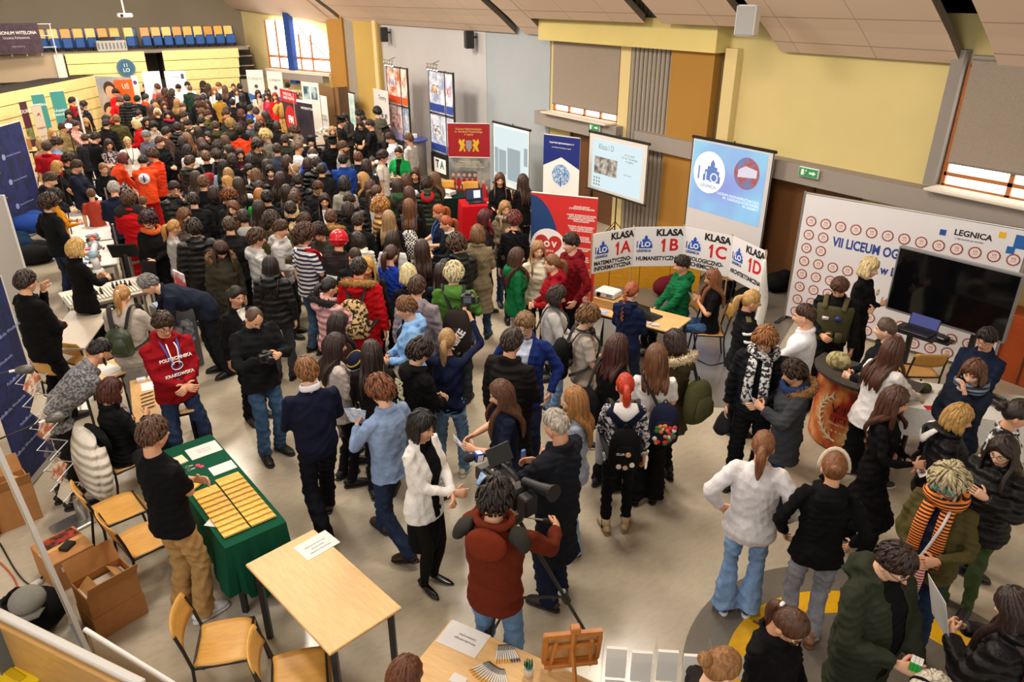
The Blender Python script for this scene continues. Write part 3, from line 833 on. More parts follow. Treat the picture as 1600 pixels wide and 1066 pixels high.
 if 'scarf' in E_:
  mb = MB(); nb = sk.neck; k = .118 if TOPS[tk][0] > .02 else .10
  mb.tube([nb+V3(math.sin(t)*k,math.cos(t)*k+.01,.0+.02*math.sin(2*t)) for t in np.linspace(0,6.283,19)[:-1]],(.034,.042),10,closed=True)
  if len(E_['scarf']) > 1:
   for sx in (-1,1): mb.tube([T(sx*.06,.10,1.47),T(sx*.07,.165+TOPS[tk][0],1.32),T(sx*.075,.165+TOPS[tk][0],1.02)],(.045,.012),8,smooth=3)
  mb.build('scarf',tint(E_['scarf'][0].replace('/',':'),'shirt'),root,True)
 if 'fur' in E_:
  mb = MB(); g = random.Random(4); nb = sk.T(V3(0,-.018,1.49)); Rn = rx(-sk.lean)
  ps = [nb+Rn @ V3(math.sin(a)*.165,-math.cos(a)*.135 - .03,.0+.055*math.cos(a)) for a in np.linspace(-2.3,2.3,16)]
  mb.tube(ps,.042,10,0,smooth=2)
  for i in range(260 if not far else 60):
   t = g.uniform(0,14.99); i0 = int(t); p = ps[i0]*(1 - t+i0)+ps[i0+1]*(t - i0); v = V3(g.gauss(0,1),g.gauss(0,1),g.gauss(0,1)); v /= np.linalg.norm(v)
   mb.tube([p+v*.03,p+v*.072],[.011,.001],4)
  mb.build('fur_trim',mat('fur',E_['fur'][0]),root,True)
 if 'band' in E_:                                        # hair tie
  MB().ell(W(0,-.112,.038),(.024,.016,.024),10,6).build('hair_tie',plain(E_['band'][0]),root,True)
 if 'belt' in E_:
  mb = MB(); mb.rings([(0,0,.955,.186,.136),(0,0,.99,.183,.133)]); mb.v[-1] = sk.T(mb.v[-1]); mb.build('belt',plain(E_['belt'][0] if E_['belt'] else '141210',.4),root)
 if 'back' in E_ or 'chestprint' in E_:                  # writing or an emblem on the clothing
  pass
 d['root'] = root
 PEOPLE.append(d)
 return root
def tights_mesh(key):
 pose,sex = key; sk = Skel(pose,sex); mb = MB()
 for n in 'RL':
  H,K,A = sk.hip[n],sk.knee[n],sk.ank[n]
  mb.tube([H,H*.6+K*.4,K*.9+H*.1,K*.9+A*.1,K*.62+A*.38,A*.85+K*.15,A - V3(0,0,.03)],[.085,.077,.058,.054,.057,.039,.036],12,0,smooth=2)
 return mb.mesh('tights',True)
def world(d,p):
 """a point of the person's own frame in the hall"""
 p = np.asarray(p,float)*d['s']; ca,sa = math.cos(d['rz']),math.sin(d['rz'])
 return Vector((d['loc'][0]+p[0]*ca - p[1]*sa,d['loc'][1]+p[0]*sa+p[1]*ca,p[2]+d.get('z',0)))
def who(px,py):
 return min(PEOPLE,key=lambda d: (d['px'] - px)**2+(d['py'] - py)**2)
# ------------------------------------------------------------------ who stands where
# head-top pixel, height, facing (0 away from the camera, 90 to the photo's right), f | hair | top | trousers | pose | extras | label
NEAR = '''
253 490 1.86 165 stout|short 3a2618|hoodie 8a1019|jeans 26344f|wide R=clasp L=clasp hp=18|lanyard:2d4fa8:9fb4d8 glasses shoes:sneaker:1a1a1c:2a2a2a|bespectacled man in red college hoodie with blue lanyard, hands clasped
236 655 1.84 60|short 5a3a22|tee 0e0e10|straight b08a58|stand R=crossed L=crossed|shoes:sneaker:e8e8ea:dcdcdc|man in black t-shirt and khaki trousers by the green table
161 530 1.82 78|fade 1d1613|shirt pattern:8b8a8c,4c4c50,40|slim 1c1a19|stand lean=48 L=low R=low|beard belt shoes:boot:121113:1a1a1a|bearded man in grey leaf-print shirt bending over a table
172 593 1.68 70 f|bob 4c1d12|jacket 111214|straight 15151a|sit R=phone L=lap hp=16|glasses:15100e lanyard:2b5fb0:dfe4ee|seated woman with dark red hair, glasses and black jacket
36 424 1.86 60 fat|short 35261d|blazer 0d0d0f|straight 0c0c0e|stand L=face R=front hp=6|glasses|heavy man in black suit at left edge, hand at his chin
119 374 1.74 65 f|bob d0a862|blazer 0d0c0d|straight 0d0c0e|stand L=hold R=hold hp=22|| blonde woman in black suit beside the model table
190 446 1.72 25 f|pony b9874a|oversize b4aca2|longskirt 9a938b|stand L=phone R=phone hp=28|band:e8d8d0 shoes:boot:2a2420|blonde woman in grey knit carrying a green backpack
222 432 1.84 262|short 84817e|jacket 1b2130|straight 191a20|stand lean=58 L=low R=low hp=5|shoes:boot:15120f:151515|grey-haired man in navy jacket bending low over the display stand
367 448 1.68 150 f|pony 1c1410|jacket 121214|straight 141416|stand L=front R=down hp=6|open:e0dbd4:.0:.06:1.2|smiling dark-haired woman in black cardigan behind the bald photographer
400 484 1.82 155|bald 5c4636|jacket 17181a|jeans 3c5878|stand L=phone R=phone hp=38|shoes:boot:17130f:1a1a1a|bald man in black jacket looking down at his camera
477 561 1.82 -12 stout|short 8a5c34|sweater 15182c|straight 14141a|walk L=front R=front hp=4|shirtcollar shoes:boot:1a1513:111111|man in navy sweater with white collar walking away
545 560 1.56 225|short 2a1d14|parka 1c2a42|cargo 3a3423|step lean=30 L=low R=low hp=25|beanie2 shoes:sneaker:1c1b1c:dddddd|child in striped beanie and navy parka leaning forward
591 591 1.78 -40|messy 7a4524|shirt denim:7e93b4|jeans 1e2940|walk L=phone R=down hp=14|shoes:boot:3a2419:2a1a12|young man in denim shirt holding leaflets
655 527 1.74 60|messy 2b1c12|hoodie 0f0f10|slim 131315|stand L=front R=front hp=22|glasses|boy with glasses in black hoodie with cream back print
685 520 1.70 15 f|pony b08a58|sweater 151d38|jeans 6f8fb5|step L=cam R=up hp=2|shoes:sneaker:d8d2c4:e8e4dc|woman in navy sweatshirt raising a camera gimbal
660 645 1.72 130 f|bob 120d0c|blazer e6e2dc|skirt 0e0e10|close L=clasp R=clasp hp=10|open:0f0f11:.035:.075:.80 tights shoes:pump:0c0c0d|dark-haired woman in white jacket and black skirt
779 597 1.68 262 f|long 5e3a24|tee 161c30|straight 121214|stand L=hold R=hold hp=16|shoes:sneaker:1a1a1c:2a2a2a|long-haired girl in navy t-shirt reading a leaflet
800 516 1.84 35 stout|short 332219|coat 1a1716|straight 141417|stand L=down R=front hp=6|shoes:boot:14110f:111111|man in long black coat seen from behind, facing blue suit man
820 490 1.82 195|short 8b6a46|blazer 1d2f6e|jeans 232a48|stand L=pocket R=pocket hp=12|glasses open:c3d0e6:.02:.08:1.0|man with glasses in royal blue suit and pale shirt
866 641 1.82 305 stout|fade b9ae9f|coat 191b22|straight 1b2036|stand L=lens R=hold hp=14|open:5f7ba6:.02:.07:.8 shoes:boot:2a1a13:221510|white-haired man in long navy coat holding the microphone
775 754 1.80 20|messy 241711|jacket 5e2313|jeans 6f93bd|stand L=cam R=pan hp=10|hoodpiece shoes:sneaker:e0d9cd:e0d9cd|cameraman in rust brown hooded jacket behind the television camera
898 607 1.66 275 f|long a5713c|longtee 97a0b0|wide 8fa4c4|stand L=front R=front hp=6|shoes:boot:141214:141214|girl with long honey-blonde hair half hidden by navy coat man
978 585 1.64 -8 f|pony c23411|sweater pattern:14162a,d8d6da,26|slim 111113|stand L=front R=down hp=10|sailor shoes:boot:b39a78:8b6a42|girl with bright red hair and black backpack
1024 540 1.70 -5 f|wavy 6a4124|tee ece9e6|wide 101012|stand L=front R=front|shoes:boot:111113:111113|brown-haired girl in white shirt with floral backpack
1054 518 1.70 -50 f|bob 35211a|parka 4a4029|slim 17171a|stand L=front R=front hp=10|glasses fur:c8b494 shoes:boot:111113:111113|girl with glasses in khaki parka with pale fur hood
970 526 1.70 40 f|wavy 46201a|jacket 141214|straight 161618|stand L=front R=front hp=12|| girl with wavy auburn hair in black jacket
922 480 1.66 78|mop 7a5530|tee b8ada0|jeans 6f8cb0|stand L=front R=front hp=12|phones:0 shoes:sneaker:222224:ddd9d2|boy in beige t-shirt with headphones round his neck
874 448 1.66 85 f|bob 33221a|oversize b7b4b2|jeans 7896bd|stand L=front R=hold hp=18|shoes:sneaker:1a1b1e:dddddd|girl with dark bob in loose grey sweatshirt
864 398 1.70 265 f|pony 7a5030|hoodie 8d0f1d|slim 141417|stand L=front R=front hp=4|| ponytailed girl in red hoodie before the red-blue banner
874 364 1.82 240|short 2c1c13|hoodie 6d0f1a|slim 15151a|stand L=pocket R=front hp=5|| tall dark-haired boy in maroon hoodie before the red-blue banner
855 381 1.66 165 f|long a87c52|hoodie cfc9b2|straight 15151a|stand L=down R=down hp=4|| long-haired girl in cream jacket beside the maroon hoodie boy
812 387 1.68 75 f|long 4a2c1c|hoodie 116238|straight b9afa2|stand L=down R=down hp=6|| long-haired girl in green hoodie left of the red-blue banner
989 441 1.64 30 f|braid a2512b|hoodie 17213f|jeans 1e2940|stand L=front R=front hp=14|| red-haired girl with a braid in navy hoodie at laptop table
1070 401 1.80 250|short 2a1c14|hoodie 12623a|slim 131316|sit L=lap R=lap hp=4 hy=12|| boy in green hoodie sitting behind the laptop table
1110 421 1.68 262 f|long 84502f|tee 101012|jeans 3c5a86|sit L=chest R=chest hp=12|shoes:sneaker:1a1a1c:2a2a2a|seated long-haired girl in black t-shirt peeling a card
1177 454 1.74 75 f|pony c49a5a|jacket 131417|straight 141518|stand L=down R=front|epaulet shoes:boot:111113:111113|blonde uniformed woman in black jacket with white sleeve stripes
1197 517 1.80 185|messy a0683a|jacket 15161a|straight 131315|stand L=front R=down hp=24|glasses:3a1512 scarf:pattern/1a1a1c,d9d9d9,30:1 shoes:boot:141212:141212|ginger-haired boy in black jacket with black and white scarf
1240 567 1.60 255|messy 3a2416|parka 3b3d42|jeans 1f2b48|stand L=phone R=phone hp=14|fur:8a6238 scarf:22375f shoes:sneaker:e2e4e8:e8e8e8|boy in dark grey parka with fur hood and blue scarf
1260 476 1.80 272|fade 4a2e1c|shirt e4e6ec|slim 1c1c22|stand L=reach R=front|| boy in white shirt standing at the army display table
1313 438 1.76 185|short 5a3620|sweater 131315|straight 141416|stand L=down R=front hp=34|tacvest|young man in black shirt and olive tactical vest looking down
1362 404 1.74 110 f|bob e2cb98|sweater 0f0f11|straight 101012|stand L=crossed R=crossed hp=6|badge|blonde woman in black sweatshirt with folded arms before the backdrop
1388 498 1.74 268|buzz 5a4636|jacket 14161c|straight 15161a|stand L=front R=front hp=6|| boy with shaved head left of the black screen's lower edge
1402 528 1.72 40 f|long 542f1d|blouse ece8e6|straight 121214|walk lean=8 L=hold R=reach hp=10|shoes:sneaker:1a1414:d8d8d8|long-haired girl in white blouse leaning over the display table
1545 514 1.78 200|short 1c1410|jacket 1a2136|straight 1a2036|sit L=lap R=lap hp=10 seat=.55|glasses:2a1512|smiling cadet with glasses in navy uniform behind white table
1525 565 1.68 195 f|bob 6a432a|jacket 1c2130|straight 17181d|stand L=face R=front hp=14|scarf:stripe/6f8299,23262e,9|girl with brown bob laughing behind her raised hand
1404 608 1.68 95 f|wavy 54311f|dress 0f0e10|straight 111113|step L=front R=hold|shoes:boot:131315:131315|brown-haired girl in black dress holding a leaflet
1505 635 1.64 80 f|bob c79a55|puffer 17161a|slim 141417|stand L=front R=front hp=10|hoodlining:ded8d6|blonde girl in black jacket with a white hood lining
1572 686 1.66 200 f|wavy 2d1d15|puffer 19191b|slim 3b4a2c|stand L=chest R=front hp=12|glasses|girl with round glasses in black padded jacket at right edge
1596 629 1.68 80 f|bun 2a1b14|jacket pattern:141416,d8d6d4,9|slim 141417|stand L=front R=front|| dark-haired girl in black and white jacket at far right edge
1196 676 1.70 0 f|pony 8a5734|oversize dcd8da|flare 7d9cc4|stand L=hip R=hip hp=6|shoes:sneaker:1c1c1e:e8e8e8|girl in loose white sweatshirt and wide light jeans
1308 709 1.72 -8 f|bun 84522e|hoodie 101012|jeans 85858c|stand L=pocket R=pocket hp=10|headband:d8c8b0 shoes:boot:8a5a38:6b4428|girl in black hoodie and grey jeans, seen from behind
1485 738 1.72 190 f fat|spiky cdbd94|jacket 4d4526|jeans 1d2c4c|stand L=hold R=front hp=24|glasses open:1a2034:.05:.07:.84 scarf:stripe/f0812a,191410,14:1 tealtips shoes:boot:5a1a14:3a120e|woman with spiky blond hair and orange striped scarf
1416 862 1.80 120 stout|short 34211a|parka 2f3327|straight 141416|stand L=lap R=hold hp=26|glasses:20120c open:121214:.03:.07:.8|man with glasses in dark green parka holding a puzzle cube
1255 968 1.66 115 f|pony 54301c|jacket 111012|jeans 1a1a20|stand L=front R=front hp=40|glasses:2a1a14 band:eeeaea|woman with brown ponytail and glasses bowing at bottom edge
1140 1018 1.66 60 f|bun a3703f|sweater 24201f|slim 161618|stand hp=20|| brown-blonde head at the bottom edge under the yellow ring
1584 922 1.68 285 f|long 33201a|puffer 141315|slim 141416|stand L=phone R=phone hp=24|| woman with long dark hair holding white paper, bottom right corner
1458 1066 1.64 200 f|bob e2d8c4|jacket 17171a|slim 161618|stand hp=20|headband:1b1a1c|pale head with a dark headband at the bottom edge below the puzzle cube
634 1032 1.66 60 f|long 6d3c22|sweater 1e2028|slim 161618|sit hp=10|| auburn head at the bottom edge left of the pen table
'''
MID = '''
421 401 1.68 20 f|long 1b1310|puffer 17181b|jeans 3b3f47|stand L=down R=down hp=12|shoes:boot:141214:141214|black-haired girl in black down jacket in front of grey hoodie boys
401 358 1.74 80|messy 50341f|hoodie b6b5b4|slim 20242e|stand L=down R=front hp=6|| left one of two boys in light grey hoodies
433 347 1.76 110|short 4a2f1c|hoodie b0aeae|cargo 2a2a26|stand L=front R=front hp=14|camo|right one of two grey hoodie boys, camouflage band on chest
475 355 1.82 60|curly 4a2c19|polo stripe:1b2240,d9d5d5,5.5|jeans 47617f|stand L=down R=chest hp=6 hy=-10|redsling|curly-haired man in navy striped t-shirt with red sling bag
496 352 1.76 200|messy 2f1f16|jacket 3a3b36|slim 1a1b20|stand hp=22|| dark-haired boy in grey-green jacket behind the striped shirt man
531 362 1.78 15|buzz 2a1c14|jacket 2a2324|slim 17171a|stand hp=10|helmet:c01120 reflect|person in bright red rescue helmet and dark jacket
569 365 1.64 -20 f|bob 2a1b13|hoodie dcd4c6|slim 23252c|stand hp=14|| short-haired girl in cream hoodie right of the red helmet
559 389 1.72 150|buzz 3d2c20|jacket 141518|slim 15161a|stand hp=20|| man with shaved head below the red helmet
561 403 1.80 20|short 2a1a12|parka b5121b|straight b38a4e|stand|fur:a87c44|boy in red parka with fur hood and camouflage backpack
574 402 1.68 185 f|long d5a54e|jacket 2b2420|slim 1a1a20|stand|| golden-blonde woman half hidden behind the red parka
513 434 1.68 70 f|pony 1a120f|puffer d3a0a2|jeans 39465c|stand L=hold R=reach|fur:17120f shoes:boot:141214:141214|woman in pale pink down jacket with black fur hood
530 514 1.68 75 f|long 33201a|blouse c9bdb8|slim 17171a|stand L=front R=front hp=12|| brown-haired girl in pale top, nearer of two in profile
530 497 1.72 80 f|long 2b1b15|jacket 3a2420|slim 16161a|stand|| girl in dark brown jacket, farther of two in profile
597 534 1.70 5 f|long 2a1a14|jacket 1a1618|slim 16161a|stand L=front R=front hp=10|| girl with very long dark hair behind the denim shirt man
632 465 1.78 265|short 7a5232|hoodie 86b2e2|slim b98f4f|stand L=front R=front hp=10|open:111218:.015:.07:1.0|boy in sky blue hoodie over a black shirt
651 433 1.80 20|short 4a2c1b|hoodie 8a8088|slim 1c2028|stand|glasses|boy in mauve grey hoodie behind the sky blue hoodie
709 413 1.80 10|messy e0cfa4|hoodie 4c7a33|straight 2c3038|stand L=down R=chest hp=6|| bleached blond boy in grass green hoodie and dark backpack
646 413 1.70 0 f|bob e4d2a0|sweater 131419|slim 17181c|stand|| platinum blonde girl in black top left of the green hoodie
681 413 1.66 0 f|long 2a1812|sweater 1c2233|slim 17181c|stand|| girl with long dark hair in navy between two blonds
617 383 1.72 40 f|pony 44291b|sweater 1c3a9c|slim 1c2030|stand|| ponytailed girl in royal blue top
600 361 1.68 20 f|long 2b1b14|shirt e2e0dd|slim 1c1c20|stand hp=14|| dark-haired girl in white shirt behind the blue top girl
659 377 1.70 0 f|long 3a241a|sweater 191718|slim 17171a|stand|| girl with long dark brown hair reading next to ginger pair
699 371 1.72 -20|curly 4a321f|puffer 1b1d1b|slim 17171a|stand L=front R=front hp=20|| boy with short curls in dark jacket near the tan coat
746 353 1.72 5 f|bob 7a5433|coat 7d7158|jeans 3a5578|step L=front R=front hp=10|shoes:boot:141214:141214 mask|woman in tan raincoat with face mask
684 321 1.72 250 f|pony b0592c|polo 191f3a|straight 151518|stand L=hold R=hold hp=16|lanyard:3b7ad0:f0f0f0|ginger woman in navy polo with blue lanyard
695 337 1.66 260 f|pony a9512a|sweater 151617|straight 151518|stand L=hold R=hold hp=12|| girl with thick ginger ponytail and white collar handing papers
760 328 1.66 70 f|long 4e1319|jacket 2a2426|slim 1a1c28|stand hp=20|| girl with long burgundy hair at the red table
789 315 1.70 160 f|long a9814f|jacket 6b5f4c|jeans 2c3f60|stand L=chest R=front hp=6|scarf:pattern/9a8c78,4b443c,22|blonde woman in tan coat and scarf by the red table
804 332 1.74 5 f|messy 6b2a20|sweater 131315|slim 14151a|stand|| short red-brown-haired person in black beside the red-blue banner
781 271 1.70 175 f|long 5a3a24|longtee 111113|straight 131315|stand L=front R=front|| long-haired girl in black standing behind the red table
817 273 1.72 330 f|long 3b2419|sweater 101012|straight 101014|stand L=front R=reach hp=6|| girl in black with straight long hair seen from behind, beside projection screen
584 314 1.72 80 f|curly b57a3a|sweater stripe:6b4020,c79d58,4|straight 1c1c22|stand L=front R=front hp=14|| curly ginger person in brown striped sweater
606 330 1.68 10 f|long a08058|sweater 16151a|slim 16161a|stand|| girl with long ash-blonde hair left of the checkered backpack
630 312 1.72 5 f|long 6b4327|jacket 19191b|slim 16161a|stand L=front R=chest|| brown-haired girl wearing the checkered backpack
639 292 1.70 0 f|long 4a2a1c|jacket 1d1b1c|slim 16161a|stand|| girl with long brown hair behind the checkered backpack girl
588 290 1.72 85 f|pony 4a2f1f|shirt dcd6cf|slim 1d1d24|stand hp=4|| ponytailed girl in white shirt, chin raised in profile
589 280 1.70 10 f|bob 4a2c1d|sweater 2b2a2c|slim 18181c|stand|| brown-haired girl just behind the chin-raised ponytail girl
609 278 1.70 5 f|long 35211a|hoodie 2c4a2c|slim 18181c|stand|| dark-haired girl in forest green hood
628 276 1.68 0 f|bob 5a3522|blouse e0dedc|slim 18181c|stand|| brown-haired girl in white blouse between green and red hoods
648 263 1.70 190 f|long 44291c|longtee 151517|slim 18181c|stand L=front|| girl facing forward with long brown hair below green blazer woman
664 277 1.68 0 f|messy 3a241a|puffer 25301f|slim 18181c|stand|redhood|person in dark green jacket with a red hood
677 270 1.68 280 f|long 6b4a30|jacket 241f1e|slim 18181c|stand|| long-haired girl in profile beside the dark green table
546 277 1.74 10 f|bob 201610|blazer 9c968a|straight 1a1a1e|stand hp=6|| dark-haired woman in light grey blazer seen from behind
566 271 1.68 265 f|wavy b98c4c|jacket 141315|straight 17171a|stand hp=10|| blonde woman in black facing left beside the grey blazer
536 305 1.74 200|short 33231a|puffer 131416|slim 17171a|stand hp=10|| boy in shiny black down jacket with raised collar
516 327 1.70 10|short 5a3722|parka 263020|slim 17171a|stand|fur:a57a44|boy in dark green parka with brown fur hood
487 304 1.70 180 f|long 33201a|jacket 17151a|slim 17171a|stand hp=6|open:e6e2e0:.01:.06:1.1|pale girl with very long dark hair facing the camera
482 331 1.64 110 f|bob 44291b|jacket 1a1a1c|slim 17171a|stand hp=16|glasses fur:c0a878|girl with glasses and cream fur collar
499 284 1.72 150|short 50301d|jacket 15151a|slim 17171a|stand L=front R=front hp=20|glasses|dark-jacketed boy in sunglasses above the pale girl
479 299 1.74 20|short 4a2c1a|jacket 1b1a19|slim 17171a|stand|hoodlining:a29468|boy with khaki hood seen from behind
419 297 1.68 0 f|long a8672a|oversize 1a8a3c|slim 17171a|stand hp=6|shoes:sneaker:2a2a2a:dddddd|girl with long golden ginger hair in bright green sweatshirt
425 334 1.70 -10|curly 3a261a|jacket 5a5432|slim 1a1a1e|stand|| dark curly person in olive jacket behind the grey hoodies
374 316 1.66 210 f|long 6b4028|jacket 2a2422|slim 17171a|stand hp=10|| girl with brown hair, face turned left, amid dark jackets
373 332 1.72 0|short 2c1e16|jacket 17181a|slim 17171a|stand|hoodlining:8a8a84|person with grey hood lining seen from behind
344 340 1.74 0|short 4a3620|jacket 1b1a1b|slim 17171a|stand|| short-haired man with purple collar seen from behind
321 342 1.76 -5|messy 241a14|puffer 1b1a19|straight 3a2d22|stand|| dark-haired person in black down jacket, brown trousers, back turned
351 380 1.68 165 f|wavy 4a2e20|parka 38352a|straight 2c221c|step L=down R=down hp=30|beanie:121113 fur:6a4c30|girl in black beanie and olive fur-hooded parka walking
281 328 1.70 140 f|wavy 6b4428|jacket 4b423c|jeans 3f5674|stand L=front R=front hp=16|| curly-haired girl in grey-brown jacket
271 344 1.66 75 f|pony b98748|sweater a3a09c|slim 131316|stand L=hold R=hold hp=14|shoes:boot:1a1416:dddddd|blonde ponytailed girl in light grey sweater
236 334 1.70 200 f|curly 38141a|coat 131214|straight 131214|stand L=front R=down hp=14|scarf:d2602a|dark red-haired woman in black with orange scarf
200 300 1.80 15|messy 5a3a22|jacket b8131a|straight a8141a|step L=front R=front hp=14|yoke|rescuer in red jacket with grey shoulders
222 308 1.30 20|short 6b4528|jacket 2a2a2c|slim 22242c|stand|| small brown-haired child beside the red-jacketed rescuer
176 284 1.78 10|short b5b0a8|jacket 1d2438|straight 1a1c24|stand L=front R=front hp=16|| white-haired man in navy jacket
75 307 1.76 60|curly 3a2416|jacket 131518|jeans 1e2a44|stand L=pocket R=pocket hp=12|| curly-haired boy in black jacket at the left exhibitor side
84 299 1.66 80 f|curly 1d130e|sweater c07c12|longskirt 33241b|stand L=hold R=hold hp=14|| girl in mustard yellow sweater
80 270 1.80 100|short 4a3828|hoodie 161a28|straight 17181c|stand L=front R=front hp=24|| man in dark navy hoodie looking down, left of the mustard sweater
99 253 1.68 95 f|bob c09150|tee 111113|straight 15151a|stand L=front R=low hp=10|| blonde woman in black t-shirt behind the exhibits
111 250 1.74 110|short 40291b|jacket 1a1f30|straight 15151a|stand L=low R=low hp=20|| dark-haired man in navy jacket beside the blonde exhibitor
72 222 1.76 20|short 3a281c|cape a01420|straight 1c2030|stand hp=6|| person wrapped in a long red cape
160 255 1.66 160 f|bun 8a6440|blazer 101213|straight 131315|stand L=front R=front|| woman in black blazer leaning on the long table
141 296 1.40 10|short 6b4428|tee a84030|slim 22242c|stand hp=14|| brown-haired child bent over the toy-covered table
316 275 1.80 15|short 66482c|blazer 141315|straight 131315|stand hp=6|| short-haired man in black suit seen from behind
271 284 1.78 165|short 2a1d15|puffer 181a18|straight 17171a|stand L=face R=crossed|glasses|man with glasses, hand at mouth, black down jacket
353 276 1.66 260 f|long c08e48|shirt d8d8dc|slim 20242c|stand L=hold R=hold hp=10|| blonde girl smiling with white sleeves
365 261 1.68 0 f|long a07a48|jacket 2a2622|slim 17171a|stand|| girl with long dark blonde hair seen from behind
357 298 1.72 150 f|curly 7a4420|jacket 1d1e24|slim 17171a|stand|goggles:17181a|ginger person with goggles pushed up on the head
378 279 1.72 0 f|long 38281a|blouse e2ddda|slim 121214|stand hp=6|| girl with a thin braid in white blouse and black trousers
405 263 1.70 5 f|bob 6b4a30|puffer 1b1b1d|slim 17171a|stand hp=6|| brown bob and black down jacket seen from behind
426 260 1.68 175 f|bob 1d120f|sweater 2a1a1c|slim 17171a|stand hp=4|| pale black-haired woman facing the camera in the middle crowd
385 258 1.68 170 f|long 1b1310|jacket 131315|slim 17171a|stand hp=10|open:e4dccb:.02:.07:1.1|woman with long black hair and cream shirt
419 292 1.74 0|short 17120f|jacket 141416|slim 17171a|stand hp=6|cap:111113|person in black cap seen from behind
438 291 1.66 5 f|long 2b1c14|jacket 151517|slim 17171a|stand hp=6|| dark long-haired girl right of the black cap
440 270 1.68 30 f|long 2f1f16|jacket 241d1a|slim 17171a|stand hp=10|| girl with loose dark brown hair beside white headband
450 257 1.70 265 f|bun a58258|jacket 1d1c1e|slim 17171a|stand hp=14|headband:e4e0da|woman with broad white headband in profile
'''
